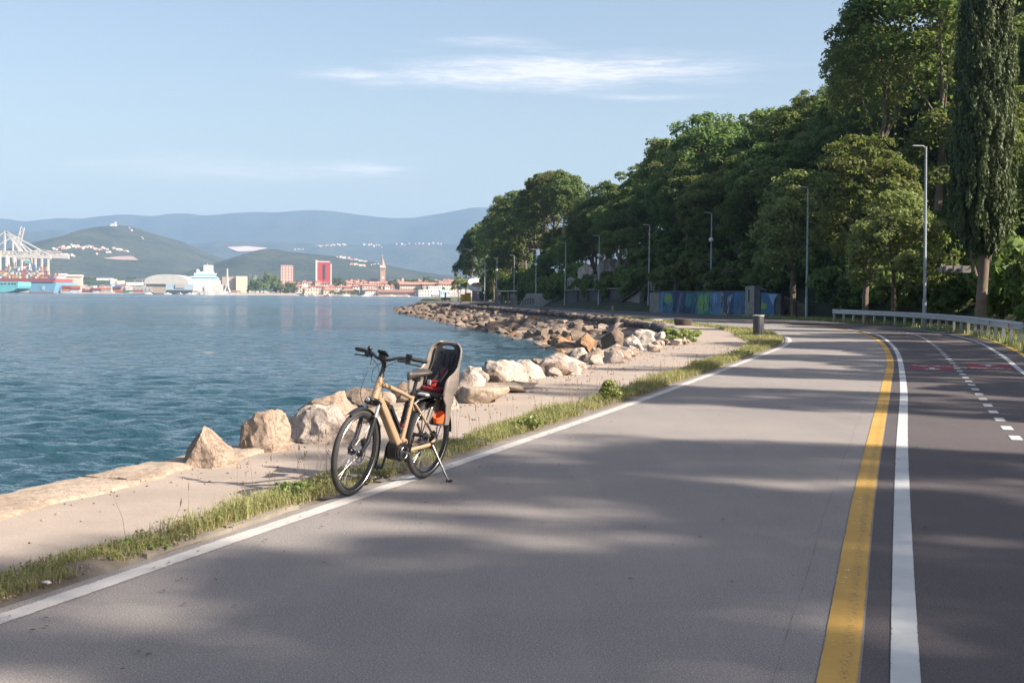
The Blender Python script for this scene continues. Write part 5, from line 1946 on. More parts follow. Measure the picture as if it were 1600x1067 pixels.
for px, py, lab in [(285, 842, 'crumpled white scrap of paper in the weeds by the kerb'), (72, 918, 'torn white scrap of paper at the near end of the verge')]:
    p = G(px, py)
    V, F = rock(int(px), 2, 9, (0.032, 0.022, 0.009), 0.7)
    o = link('paper_scrap', mesh_np('paper_scrap', V, F, M['litter']), None, p + Vector((0, 0, 0.03)))
    tag(o, lab, 'litter')

# ================================================================ THE BICYCLE
# local axes: x forwards from the rear axle, y to the rider's left, z up
rc, fc = G(662, 747.5), G(548, 775)
heading = math.atan2(fc.y - rc.y, fc.x - rc.x)
WB, WR = (Vector((fc.x - rc.x, fc.y - rc.y))).length, 0.352
bike = empty('bicycle', (rc.x, rc.y, 0.006), (-math.radians(6.5), 0, heading))
tag(bike, 'sand-coloured electric bicycle with black tyres parked on its kickstand at the white line', 'bicycle')
FA = WB                                        # front axle x
HA = math.radians(69.5)                        # head angle
sd = Vector((math.cos(HA), 0, -math.sin(HA)))  # down the steering axis
crown = Vector((FA - 0.045 - (0.745 - WR) / math.tan(HA) + 0.0, 0, 0.745))
htop = crown - sd * 0.215
STEER = math.radians(4)
SX_ = Matrix.Translation(crown) @ Matrix.Rotation(STEER, 4, -sd) @ Matrix.Translation(-crown)
RXm = Matrix.Rotation(math.pi / 2, 4, 'X')


def wheel_at(ax, xf, front):
    w = empty('wheel', (0, 0, 0), parent=bike)
    c = Vector((ax, 0, WR))
    circ = lambda r, n=72, y=0.0: [c + Vector((r * math.cos(2 * math.pi * k / n), y, r * math.sin(2 * math.pi * k / n))) for k in range(n)]
    MB(xf).tube(circ(WR - 0.0235), 0.0235, 10, closed=True, up=(0, 1, 0)).build('tyre', M['rubber'], w, smooth=True)
    # rim: a hoop of box section
    mb = MB(xf)
    n = 72
    vs, fs = [], []
    for k in range(n):
        a = 2 * math.pi * k / n
        for (r, y) in ((WR - 0.040, -0.014), (WR - 0.040, 0.014), (WR - 0.066, 0.009), (WR - 0.066, -0.009)):
            vs.append(c + Vector((r * math.cos(a), y, r * math.sin(a))))
    for k in range(n):
        q = (k + 1) % n
        for j in range(4): fs.append((k * 4 + j, k * 4 + (j + 1) % 4, q * 4 + (j + 1) % 4, q * 4 + j))
    mb.add(vs, fs).build('rim', M['black_metal'], w, smooth=True)
    mb = MB(xf)
    for sgn in (-1, 1):
        mb.tube(circ(WR - 0.0425, 60, sgn * 0.0185), 0.0022, 4, closed=True)
    mb.build('reflective_stripe', M['steel'], w)
    mb = MB(xf)
    for k in range(32):
        a = 2 * math.pi * k / 32
        b_ = a + (0.55 if (k // 2) % 2 else -0.55)
        sg = 1 if k % 2 else -1
        mb.tube([c + Vector((0.026 * math.cos(b_), sg * 0.03, 0.026 * math.sin(b_))), c + Vector(((WR - 0.06) * math.cos(a), sg * 0.004, (WR - 0.06) * math.sin(a)))], 0.00115, 4)
    o = mb.build('spokes', M['steel'], w)
    mb = MB(xf)
    mb.lathe([(0.008, -0.062), (0.012, -0.05), (0.030, -0.036), (0.030, -0.03), (0.018, -0.02), (0.018, 0.02), (0.030, 0.03), (0.030, 0.036), (0.012, 0.05), (0.008, 0.062)], 14, c, RXm)
    mb.build('hub', M['black_metal'], w, smooth=True)
    mb = MB(xf)
    for k in range(40):
        a, b2 = 2 * math.pi * k / 40, 2 * math.pi * (k + 1) / 40
        mb.add([c + Vector((r * math.cos(t), y, r * math.sin(t))) for y in (0.046, 0.048) for t in (a, b2) for r in (0.066, 0.08)],
               [(0, 1, 3, 2), (4, 6, 7, 5), (0, 2, 6, 4), (1, 5, 7, 3)])
    for k in range(5):
        a = 2 * math.pi * k / 5
        mb.bar(c + Vector((0.02 * math.cos(a), 0.047, 0.02 * math.sin(a))), c + Vector((0.07 * math.cos(a + .5), 0.047, 0.07 * math.sin(a + .5))), 0.002, 0.012, (0, 1, 0))
    mb.build('brake_disc', M['steel'], w)
    return w


wheel_at(FA, SX_, True)
wheel_at(0.0, None, False)

# ---- frame
BB = Vector((0.475, 0, 0.295))
ST = Vector((0.335, 0, 0.775))                 # top of the seat tube
HB = crown - sd * 0.035
mt = M['frame_tan']
fr = MB()
fr.tube([HB - sd * 0.0 + Vector((0, 0, 0)), htop], [0.032, 0.029], 16)
f_ob = fr.build('frame', mt, bike, smooth=True)


def frame_tube(name, pts, r, sy=1.0, n=14, up=None, mat=None, parent=None):
    return MB().tube(pts, r, n, sy, up=up).build(name, mat or mt, parent or f_ob, smooth=True, angle=60)


dt0, dt1 = crown - sd * 0.075 + Vector((-0.015, 0, 0)), BB + Vector((0.055, 0, 0.075))
MBd = MB()
ax = (dt1 - dt0).normalized()
pr = ax.cross(Vector((0, 1, 0)))
sec = []
for t, wy, wn in [(0, .028, .028), (0.12, .032, .033), (0.35, .036, .037), (0.8, .037, .038), (1, .038, .037)]:
    p = dt0.lerp(dt1, t)
    for k in range(16):
        a = 2 * math.pi * k / 16
        ca, sa = math.cos(a), math.sin(a)
        sx_ = abs(ca) ** 0.55 * (1 if ca > 0 else -1)
        sz_ = abs(sa) ** 0.55 * (1 if sa > 0 else -1)
        sec.append(p + Vector((0, 1, 0)) * sx_ * wy + pr * sz_ * wn)
fsd = [(i * 16 + k, i * 16 + (k + 1) % 16, (i + 1) * 16 + (k + 1) % 16, (i + 1) * 16 + k) for i in range(4) for k in range(16)]
MBd.add(sec, fsd + [tuple(range(16)), tuple(64 + k for k in range(16))]).build('down_tube', mt, f_ob, smooth=True, angle=50)
frame_tube('top_tube', [htop + sd * 0.045, htop.lerp(ST, 0.33) + sd * 0.04, htop.lerp(ST, 0.66) + sd * 0.035, ST + Vector((0.005, 0, -0.04))], [0.026, 0.022, 0.020, 0.018], 0.9)
frame_tube('seat_tube', [BB + Vector((-0.02, 0, 0.05)), ST], [0.024, 0.0205])
for s in (-1, 1):
    frame_tube('seat_stay', [ST + Vector((-0.01, s * 0.016, -0.075)), Vector((0.20, s * 0.042, 0.575)), Vector((0.02, s * 0.066, WR + 0.035)), Vector((0.0, s * 0.068, WR + 0.005))], [0.011, 0.0105, 0.0105, 0.011], 1.1, 10)
    frame_tube('chain_stay', [BB + Vector((-0.05, s * 0.045, 0.0)), Vector((0.25, s * 0.062, 0.308)), Vector((0.07, s * 0.068, WR - 0.035)), Vector((0.0, s * 0.068, WR))], [0.015, 0.0135, 0.014, 0.012], 1.25, 10)
MB().add(*(lambda m: (m.v, m.f))(MB().box(BB + Vector((0.0, 0, 0.062)), (0.17, 0.078, 0.055), Matrix.Rotation(0.25, 3, 'Y')))).build('motor_bracket', mt, f_ob, bevel=0.014, smooth=True)
# ---- motor unit
mb = MB()
poly = [(-0.095, -0.03), (-0.07, -0.072), (0.03, -0.082), (0.095, -0.055), (0.118, 0.0), (0.115, 0.06), (0.06, 0.068), (-0.05, 0.062), (-0.09, 0.03)]
mb.prism(poly, -0.052, 0.052, RXm, BB)
mot = mb.build('motor', M['black'], bike, bevel=0.012, smooth=True)
MB().lathe([(0.066, 0.05), (0.064, 0.062), (0.04, 0.068), (0.005, 0.069)], 26, BB + Vector((0.012, 0, -0.002)), Matrix.Rotation(-math.pi / 2, 4, 'X')).build('motor_cover', M['black_metal'], mot, smooth=True)
MB().tube([BB + Vector((0.012 + 0.055 * math.cos(a), 0.066, -0.002 + 0.055 * math.sin(a))) for a in [2 * math.pi * k / 30 for k in range(30)]], 0.0012, 4, closed=True).build('cover_ring', M['steel'], mot)
MB().tube([BB + Vector((0.012, -0.105, 0)), BB + Vector((0.012, 0.125, 0))], 0.012, 10).build('axle', M['steel'], mot, smooth=True)


def crank(side, ang):
    y = side * 0.112
    c0 = BB + Vector((0.012, y, 0))
    d = Vector((math.cos(ang), 0, math.sin(ang)))
    e = c0 + d * 0.170 + Vector((0, side * 0.012, 0))
    cr = MB().tube([c0 - d * 0.012, c0 + d * 0.08, e + d * 0.012], [0.016, 0.0125, 0.0125], 8, 0.7).build('crank_arm', M['black_metal'], bike, smooth=True)
    pd = MB()
    pc = e + Vector((0, side * 0.065, 0))
    pd.tube([e, e + Vector((0, side * 0.11, 0))], 0.007, 6)
    for dx in (-0.038, 0.038): pd.box(pc + Vector((dx, 0, 0)), (0.014, 0.094, 0.022))
    for dy in (-0.042, 0.0, 0.042): pd.box(pc + Vector((0, dy, 0)), (0.074, 0.012, 0.018))
    pd.build('pedal', M['black'], cr)


crank(-1, math.radians(-78))
crank(1, math.radians(102))
# chainring, chain, sprockets and derailleur on the far side
mb = MB()
for k in range(36):
    a, b2 = 2 * math.pi * k / 36, 2 * math.pi * (k + 1) / 36
    c = BB + Vector((0.012, -0.075, 0))
    mb.add([c + Vector((r * math.cos(t), y, r * math.sin(t))) for y in (-0.002, 0.002) for t in (a, b2) for r in (0.05, 0.082)], [(0, 1, 3, 2), (4, 6, 7, 5), (1, 5, 7, 3), (0, 2, 6, 4)])
mb.build('chainring', M['black_metal'], bike)
mb = MB()
for k, r in enumerate((0.058, 0.051, 0.044, 0.038, 0.032, 0.027, 0.023)):
    mb.lathe([(0.012, 0), (r, 0), (r, 0.002), (0.012, 0.002)], 24, Vector((0, -0.028 - k * 0.0045, WR)), RXm)
mb.build('cassette', M['steel'], bike)
mb = MB()
mb.tube([BB + Vector((0.012, -0.075, 0.082)), Vector((0.0, -0.05, WR + 0.04))], 0.0042, 5)
mb.tube([BB + Vector((0.012, -0.075, -0.082)), Vector((0.03, -0.055, WR - 0.125)), Vector((-0.01, -0.055, WR - 0.11)), Vector((0.0, -0.052, WR - 0.04))], 0.0042, 5)
mb.build('chain', M['black_metal'], bike)
mb = MB()
mb.bar((0, -0.075, WR - 0.02), (0.022, -0.07, WR - 0.075), 0.022, 0.03)
mb.bar((0.022, -0.062, WR - 0.05), (0.02, -0.06, WR - 0.155), 0.012, 0.022)
mb.lathe([(0.022, -0.004), (0.022, 0.004)], 12, Vector((0.026, -0.055, WR - 0.075)), RXm)
mb.lathe([(0.022, -0.004), (0.022, 0.004)], 12, Vector((0.018, -0.055, WR - 0.145)), RXm)
mb.build('derailleur', M['black'], bike)
MB().box((0.035, 0.072, WR + 0.05), (0.055, 0.03, 0.06), Matrix.Rotation(0.6, 3, 'Y')).build('brake_caliper', M['black_metal'], bike, bevel=0.006)
# ---- battery on the down tube
bt0, bt1 = dt0.lerp(dt1, 0.36), dt0.lerp(dt1, 0.93)
up_ = pr if pr.z > 0 else -pr
mb = MB()
mb.bar(bt0 + up_ * 0.073, bt1 + up_ * 0.073, 0.074, 0.066, up_)
ba = mb.build('battery', M['black'], bike, bevel=0.02, smooth=True)
MB().bar(bt0 + up_ * 0.107 + ax * 0.03, bt0 + up_ * 0.107 + ax * 0.10, 0.03, 0.008, up_).build('charge_light', M['black_metal'], ba)
MB().bar(bt0 + up_ * 0.04 - ax * 0.012, bt1 + up_ * 0.04 + ax * 0.012, 0.06, 0.012, up_).build('battery_rail', M['black_metal'], ba)
# ---- seat post and saddle
SADZ = ST - Vector((0.475 - 0.335, 0, 0.295 - 0.775)).normalized() * 0.0
sdir = (ST - BB).normalized()
sp1 = ST + sdir * 0.115
MB().tube([ST - sdir * 0.02, sp1], [0.0155, 0.0155], 12).build('seat_post', M['black_metal'], bike, smooth=True)
MB().lathe([(0.023, -0.016), (0.026, -0.012), (0.026, 0.012), (0.022, 0.016)], 14, ST + sdir * 0.0, Matrix.Rotation(math.radians(-16), 4, 'Y')).build('seat_clamp', M['black_metal'], bike, smooth=True)
sc_ = sp1 + Vector((-0.005, 0, 0.055))
prof = [(-0.135, 0.058, 0.020), (-0.125, 0.078, 0.024), (-0.09, 0.088, 0.026), (-0.04, 0.076, 0.020), (0.02, 0.046, 0.012), (0.08, 0.026, 0.008), (0.13, 0.021, 0.006), (0.145, 0.012, 0.0)]
vs, fs = [], []
for (x, w, z) in prof:
    for k in range(14):
        a = 2 * math.pi * k / 14
        yy, zz = math.cos(a), math.sin(a)
        vs.append(sc_ + Vector((x, w * yy, z + (0.022 if zz > 0 else 0.045) * zz * (1 - 0.25 * abs(yy) ** 3))))
for i in range(len(prof) - 1):
    for k in range(14): fs.append((i * 14 + k, i * 14 + (k + 1) % 14, (i + 1) * 14 + (k + 1) % 14, (i + 1) * 14 + k))
fs += [tuple(range(14)), tuple((len(prof) - 1) * 14 + k for k in range(14))]
sad = MB().add(vs, fs).build('saddle', simple('saddle_leather', (0.055, 0.048, 0.043), 0.5, 0.15, 10), bike, smooth=True, angle=70)
mb = MB()
for s in (-1, 1):
    mb.tube([sc_ + Vector((-0.10, s * 0.03, -0.01)), sc_ + Vector((-0.05, s * 0.022, -0.035)), sc_ + Vector((0.04, s * 0.02, -0.035)), sc_ + Vector((0.11, s * 0.01, -0.012))], 0.0036, 5)
mb.box(sp1 + Vector((0, 0, 0.015)), (0.05, 0.055, 0.03))
mb.build('saddle_rail', M['black_metal'], sad)

# ---- fork (turns with the steering)
mb = MB(SX_)
for s in (-1, 1):
    top = crown + Vector((0, s * 0.058, 0))
    mid = top + sd * 0.115
    mb.tube([mid, mid + sd * 0.04, mid + sd * 0.2, Vector((FA, s * 0.058, WR + 0.02)), Vector((FA, s * 0.055, WR - 0.022))], [0.018, 0.0215, 0.0195, 0.0165, 0.012], 10)
mb.bar(crown + Vector((0.03, -0.058, -0.13)), crown + Vector((0.03, 0.058, -0.13)), 0.02, 0.02)
fk = mb.build('fork', M['black_metal'], bike, smooth=True)
for s in (-1, 1):
    MB(SX_).tube([crown + Vector((0, s * 0.058, 0)), crown + Vector((0, s * 0.058, 0)) + sd * 0.19], 0.0142, 10).build('stanchion', M['galv'], fk, smooth=True)
mb = MB(SX_)
mb.bar(crown + Vector((0, -0.078, 0)), crown + Vector((0, 0.078, 0)), 0.045, 0.042)
mb.build('fork_crown', M['black_metal'], fk, bevel=0.012)
MB(SX_).box(Vector((FA - 0.025, 0.05, WR + 0.085)), (0.05, 0.03, 0.075), Matrix.Rotation(0.35, 3, 'Y')).build('brake_caliper', M['black'], fk, bevel=0.006)
# stem, bar, grips
q0 = htop - sd * 0.0
q1 = htop - sd * 0.10
hbar = q1 + Vector((0.035, 0, 0.055))
mb = MB(SX_)
mb.tube([htop + sd * 0.004, htop - sd * 0.03], [0.026, 0.021], 12)
mb.tube([htop - sd * 0.02, q1, q1 + Vector((0.01, 0, 0.03)), hbar], [0.0195, 0.019, 0.021, 0.024], 12)
mb.build('stem', M['black_metal'], bike, smooth=True)
mb = MB(SX_)
bar = [(-0.135, 0.325, 0.030), (-0.095, 0.22, 0.035), (-0.045, 0.13, 0.034), (-0.008, 0.065, 0.008), (0, 0.0, 0.0)]
pts = [hbar + Vector(p) for p in bar] + [hbar + Vector((p[0], -p[1], p[2])) for p in bar[-2::-1]]
sp_ = spline([tuple(p) for p in pts], 0.02)
mb.tube([Vector(p) for p in sp_], 0.0125, 10)
hb = mb.build('handlebar', M['black_metal'], bike, smooth=True)
for s in (-1, 1):
    g0, g1 = hbar + Vector((-0.095, s * 0.22, 0.035)), hbar + Vector((-0.140, s * 0.338, 0.030))
    MB(SX_).tube([g0, g0.lerp(g1, 0.05), g0.lerp(g1, 0.9), g1], [0.0165, 0.0175, 0.0180, 0.014], 12).build('grip', M['rubber'], hb, smooth=True)
    lv = MB(SX_)
    lv.tube([hbar + Vector((-0.055, s * 0.16, 0.022)), hbar + Vector((-0.035, s * 0.20, 0.0)), hbar + Vector((-0.06, s * 0.26, -0.004)), hbar + Vector((-0.09, s * 0.315, -0.012))], [0.008, 0.007, 0.006, 0.007], 7)
    lv.tube([hbar + Vector((-0.075, s * 0.185, 0.034)), hbar + Vector((-0.055, s * 0.165, 0.014)), hbar + Vector((-0.03, s * 0.12, 0.008))], [0.013, 0.015, 0.010], 8)
    lv.build('brake_lever', M['black'], hb, smooth=True)
    MB(SX_).box(hbar + Vector((-0.078, s * 0.185, 0.012)), (0.045, 0.05, 0.045)).build('shifter' if s < 0 else 'control_pad', M['black'], hb, bevel=0.01)
MB(SX_).box(hbar + Vector((-0.07, 0.20, 0.06)), (0.03, 0.055, 0.026)).build('control_button', M['black'], hb, bevel=0.006)
bell = MB(SX_)
bell.ball(hbar + Vector((-0.06, -0.165, 0.064)), 0.022, 10)
bell.build('bell', M['black_metal'], hb, smooth=True)
dsp = MB(SX_)
dsp.box(hbar + Vector((0.005, 0, 0.052)), (0.085, 0.082, 0.022), Matrix.Rotation(math.radians(-32), 3, 'Y'))
dsp.box(hbar + Vector((0.01, 0, 0.022)), (0.05, 0.06, 0.05))
dsp.build('display', M['black'], hb, bevel=0.008)
# headlight
hl = MB(SX_)
lc = crown + Vector((0.075, 0, 0.035))
hl.lathe([(0.009, -0.028), (0.021, -0.015), (0.025, 0.008), (0.023, 0.018), (0.0, 0.019)], 14, lc, Matrix.Rotation(math.pi / 2, 4, 'Y'))
hl.bar(crown + Vector((0.01, 0, 0.0)), lc + Vector((-0.01, 0, -0.02)), 0.025, 0.012)
h_ob = hl.build('headlight', M['black'], bike, smooth=True)
MB(SX_).lathe([(0.019, 0.0195), (0.014, 0.022), (0.001, 0.024)], 14, lc, Matrix.Rotation(math.pi / 2, 4, 'Y')).build('lens', simple('headlight_lens', (0.6, 0.62, 0.65), 0.1, 0.03), h_ob, smooth=True)
# cables sweeping from the bar to the frame
cab = MB(SX_)
f = lambda *p: [Vector(q) for q in spline(p, 0.02)]
cab.tube(f(tuple(hbar + Vector((-0.03, -0.12, 0.008))), tuple(hbar + Vector((0.09, -0.06, -0.05))), tuple(hbar + Vector((0.185, -0.06, -0.20))), tuple(crown + Vector((0.13, -0.05, 0.06))), tuple(crown + Vector((0.03, -0.065, -0.03)))), 0.0026, 5)
cab.tube(f(tuple(hbar + Vector((-0.03, -0.13, 0.0))), tuple(hbar + Vector((0.06, 0.0, -0.06))), tuple(hbar + Vector((0.075, 0.04, -0.20))), tuple(htop + Vector((-0.01, 0.045, -0.03))), tuple(htop + Vector((-0.06, 0.03, -0.05)))), 0.0026, 5)
cab.tube(f(tuple(hbar + Vector((-0.03, 0.12, 0.008))), tuple(hbar + Vector((0.05, 0.05, -0.07))), tuple(hbar + Vector((0.02, 0.045, -0.22))), tuple(crown + Vector((-0.03, 0.06, 0.05))), tuple(crown + Vector((-0.07, 0.05, 0.06)))), 0.0026, 5)
cab.tube(f(tuple(hbar + Vector((0.01, 0.03, 0.0))), tuple(hbar + Vector((0.07, -0.03, -0.07))), tuple(hbar + Vector((0.09, -0.03, -0.17))), tuple(htop + Vector((0.02, -0.035, -0.05)))), 0.0024, 5)
cab.build('cable', M['black'], bike, smooth=True)
# ---- mudguards
def guard(xf, ax_, a0, a1, r, w, name):
    vs, fs = [], []
    n = 26
    for i in range(n + 1):
        a = math.radians(a0 + (a1 - a0) * i / n)
        for k in range(7):
            u = (k - 3) / 3
            rr = r - 0.012 * abs(u) ** 2.2
            vs.append(Vector((ax_ + rr * math.cos(a), u * w, WR + rr * math.sin(a))))
    m = (n + 1) * 7
    vs += [Vector((ax_ + (v.x - ax_) * 0.992, v.y * 0.97, WR + (v.z - WR) * 0.992)) for v in vs]
    for i in range(n):
        for k in range(6):
            q = i * 7 + k
            fs += [(q, q + 1, q + 8, q + 7), (m + q, m + q + 7, m + q + 8, m + q + 1)]
        fs += [(i * 7, i * 7 + 7, m + i * 7 + 7, m + i * 7), (i * 7 + 6, m + i * 7 + 6, m + i * 7 + 13, i * 7 + 13)]
    fs += [(k, m + k, m + k + 1, k + 1) for k in range(6)] + [(n * 7 + k, n * 7 + k + 1, m + n * 7 + k + 1, m + n * 7 + k) for k in range(6)]
    return MB(xf).add(vs, fs).build(name, M['black'], bike, smooth=True, angle=60)


g = guard(SX_, FA, 62, 208, 0.372, 0.029, 'mudguard')
mb = MB(SX_)
for s in (-1, 1): mb.tube([Vector((FA, s * 0.06, WR)), Vector((FA - 0.345, s * 0.03, WR - 0.10))], 0.0022, 4)
mb.build('mudguard_stay', M['black_metal'], g)
g = guard(None, 0.0, -28, 175, 0.374, 0.031, 'mudguard')
mb = MB()
for s in (-1, 1): mb.tube([Vector((-0.01, s * 0.07, WR)), Vector((-0.35, s * 0.032, WR + 0.09))], 0.0024, 4)
mb.build('mudguard_stay', M['black_metal'], g)
# ---- rack
mb = MB()
for s in (-1, 1):
    mb.tube([Vector((0.24, s * 0.05, 0.735)), Vector((0.14, s * 0.06, 0.748)), Vector((-0.24, s * 0.06, 0.748)), Vector((-0.28, s * 0.03, 0.742))], 0.0058, 6)
    mb.tube([Vector((0.04, s * 0.062, 0.745)), Vector((0.0, s * 0.08, 0.55)), Vector((-0.01, s * 0.076, WR + 0.01))], 0.0056, 6)
    mb.tube([Vector((-0.17, s * 0.062, 0.745)), Vector((-0.10, s * 0.08, 0.55)), Vector((-0.015, s * 0.078, WR + 0.01))], 0.0056, 6)
    mb.tube([Vector((0.24, s * 0.05, 0.735)), ST + Vector((-0.02, s * 0.03, -0.05))], 0.0055, 6)
for x in (-0.22, -0.08, 0.06, 0.2): mb.tube([Vector((x, -0.06, 0.748)), Vector((x, 0.06, 0.748))], 0.005, 6)
mb.build('rack', M['black_metal'], bike, smooth=True)
tl = MB().box((-0.295, 0, 0.70), (0.03, 0.09, 0.04)).build('tail_light', M['black'], bike, bevel=0.006)
MB().box((-0.3115, 0, 0.70), (0.006, 0.08, 0.03)).build('red_lens', M['reflector'], tl)
# ---- folding lock strapped before the seat tube
mb = MB()
la, lb = BB.lerp(ST, 0.46) + Vector((0.052, 0.0, 0.012)), BB.lerp(ST, 0.86) + Vector((0.050, 0.0, 0.012))
for y in (-0.014, 0.0, 0.014): mb.bar(la + Vector((0, y, 0)), lb + Vector((0, y, 0.012 * (y > 0))), 0.008, 0.026, (1, 0, 0))
lk = mb.build('folding_lock', M['black'], bike, bevel=0.003)
for t in (0.25, 0.8): MB().bar(la.lerp(lb, t) - (lb - la) * 0.03, la.lerp(lb, t) + (lb - la) * 0.03, 0.044, 0.034, (1, 0, 0)).build('lock_strap', M['black_metal'], lk)
MB().box(la + Vector((0.004, 0, -0.014)), (0.036, 0.046, 0.034)).build('lock_head', simple('dark_red_plastic', (0.16, 0.03, 0.04), 0.5), lk, bevel=0.006)
# ---- kickstand: from the rear end of the chain stay down to the asphalt on the left
LEAN = math.radians(6.5)
kf_w = G(700, 752.5)
kl = (bike.matrix_basis.inverted() if False else (Matrix.Translation(bike.location) @ bike.rotation_euler.to_matrix().to_4x4()).inverted()) @ Vector((kf_w.x, kf_w.y, 0.012))
mb = MB()
k0 = Vector((0.05, 0.082, WR - 0.04))
mb.box(k0 + Vector((0.0, -0.004, 0.0)), (0.05, 0.024, 0.055))
mb.tube([k0, k0.lerp(kl, 0.35), kl], [0.0115, 0.0095, 0.008], 8)
ks = mb.build('kickstand', M['black_metal'], bike, smooth=True)
MB().box(kl + Vector((0, 0.012, 0.0)), (0.036, 0.055, 0.014), Matrix.Rotation(LEAN, 3, 'X')).build('kickstand_foot', M['rubber'], ks, bevel=0.004)

# ================================================================ CHILD SEAT, clamped above the rear wheel
Wb = Matrix.Translation(bike.location) @ bike.rotation_euler.to_matrix().to_4x4()
cs = empty('child_seat', Wb @ Vector((-0.02, 0, 0.75)), tuple(bike.rotation_euler))
tag(cs, 'taupe child seat with charcoal padding and orange foot cup mounted over the rear wheel', 'child seat')
O = Vector((-0.02, 0, 0.75))
B0 = -0.135


def back_pt(u, v, inset=0.0):
    """Point of the seat shell: u across, v up the back."""
    z = 0.015 + 0.435 * v
    w = float(np.interp(v, [0, 0.15, 0.3, 0.45, 0.6, 0.75, 0.88, 0.96, 1.0], [0.165, 0.172, 0.172, 0.158, 0.148, 0.150, 0.140, 0.112, 0.080])) - inset
    wing = float(np.interp(v, [0, 0.12, 0.28, 0.36, 0.44, 0.55, 0.7, 0.85, 1.0], [0.25, 0.255, 0.25, 0.235, 0.135, 0.075, 0.07, 0.06, 0.03]))
    xb = B0 - 0.085 * v
    a = abs(u)
    s = 1 if u >= 0 else -1
    # flat back in the middle, then sides that come forward
    if a < 0.52:
        y = w * (a / 0.52) * 0.92
        x = xb + 0.012 * (a / 0.52) ** 2 + inset
    else:
        t = (a - 0.52) / 0.48
        y = w * (0.92 + 0.08 * math.sin(min(1, t * 2.2) * math.pi / 2)) + 0.012 * t
        x = xb + 0.012 + wing * t ** 1.05 + inset * (1 - t)
    return Vector((x, s * y, z))


def shell_mesh(nu, nv, v0, v1, u0, u1, thick, hole=None, inset=0.0):
    us, vv = np.linspace(u0, u1, nu), np.linspace(v0, v1, nv)
    vs = [back_pt(u, v, inset) for v in vv for u in us]
    fs = []
    for j in range(nv - 1):
        for i in range(nu - 1):
            uc, vc = (us[i] + us[i + 1]) / 2, (vv[j] + vv[j + 1]) / 2
            if hole and (uc / hole[0]) ** 2 + ((vc - hole[1]) / hole[2]) ** 2 < 1: continue
            q = j * nu + i
            fs.append((q, q + 1, q + nu + 1, q + nu))
    me = bpy.data.meshes.new('shell')
    me.from_pydata(vs, [], fs)
    bm = bmesh.new(); bm.from_mesh(me)
    bmesh.ops.delete(bm, geom=[v for v in bm.verts if not v.link_faces], context='VERTS')
    bmesh.ops.recalc_face_normals(bm, faces=bm.faces)
    bmesh.ops.solidify(bm, geom=list(bm.faces), thickness=thick)
    for f_ in bm.faces: f_.smooth = True
    bm.to_mesh(me); bm.free()
    return me


HOLE = (0.33, 0.905, 0.040)
me = shell_mesh(121, 130, 0.0, 1.0, -1, 1, 0.009, HOLE)
me.materials.append(M['taupe'])
shell = link('shell', me, cs)
# rolled rim round the shell
rim = [back_pt(1, v) for v in np.linspace(0.0, 1, 30)]
rim += [back_pt(u, 1.0) for u in np.linspace(1, -1, 18)[1:-1]] + [back_pt(-1, v) for v in np.linspace(1, 0.0, 30)]
MB().tube(rim, 0.0095, 8).build('shell_rim', M['taupe'], shell, smooth=True)
me = shell_mesh(81, 124, 0.05, 0.985, -0.62, 0.62, 0.012, HOLE, 0.020)
me.materials.append(M['charcoal'])
pad = link('back_pad', me, cs)
# seat pan with cushion
mb = MB()
mb.prism([(B0, -0.150), (B0 + 0.24, -0.155), (B0 + 0.285, -0.11), (B0 + 0.285, 0.11), (B0 + 0.24, 0.155), (B0, 0.150)], 0.0, 0.03)
mb.build('seat_pan', M['charcoal'], cs, bevel=0.012, smooth=True)
mb = MB()
mb.prism([(B0 + 0.03, -0.12), (B0 + 0.2, -0.12), (B0 + 0.25, -0.05), (B0 + 0.25, 0.05), (B0 + 0.2, 0.12), (B0 + 0.03, 0.12)], 0.03, 0.062)
cu = mb.build('seat_cushion', simple('dark_red_cushion', (0.20, 0.02, 0.025), 0.8, 0.2, 20), cs, bevel=0.016, smooth=True)
# harness
strp = MB()
for s in (-1, 1):
    pts = [back_pt(s * 0.13, 0.78, 0.032) , back_pt(s * 0.15, 0.55, 0.036) + Vector((0.012, 0, 0)), back_pt(s * 0.12, 0.33, 0.045) + Vector((0.04, 0, 0)), Vector((B0 + 0.15, s * 0.02, 0.10))]
    for a, b in zip(pts[:-1], pts[1:]): strp.bar(a, b, 0.026, 0.005, (1, 0, 0))
hs = strp.build('harness_strap', M['black'], cs)
MB().bar(back_pt(-0.12, 0.52, 0.05), back_pt(-0.12, 0.36, 0.07), 0.042, 0.014, (1, 0, 0)).build('strap_pad', M['charcoal'], hs)
MB().bar(back_pt(0.14, 0.50, 0.05), back_pt(0.13, 0.30, 0.075), 0.042, 0.014, (1, 0, 0)).build('strap_pad', M['strap_red'], hs)
MB().bar(Vector((B0 + 0.17, 0, 0.07)), Vector((B0 + 0.14, 0, 0.125)), 0.05, 0.012, (1, 0, 0)).build('crotch_pad', M['strap_red'], hs)
MB().box((B0 + 0.185, -0.03, 0.105), (0.016, 0.038, 0.045)).build('buckle', M['buckle'], hs, bevel=0.005)
MB().tube([back_pt(0.42, 0.80, 0.03), back_pt(0.40, 0.55, 0.05), Vector((B0 + 0.13, 0.05, 0.12)), Vector((B0 + 0.19, -0.05, 0.09))], 0.008, 6).build('belt', M['black'], hs)
mb = MB()
for s in (-1, 1):
    for v in (0.80, 0.70):
        p = back_pt(s * 0.26, v, 0.034)
        mb.box(p, (0.006, 0.035, 0.022))
mb.build('strap_slot', M['black'], pad)
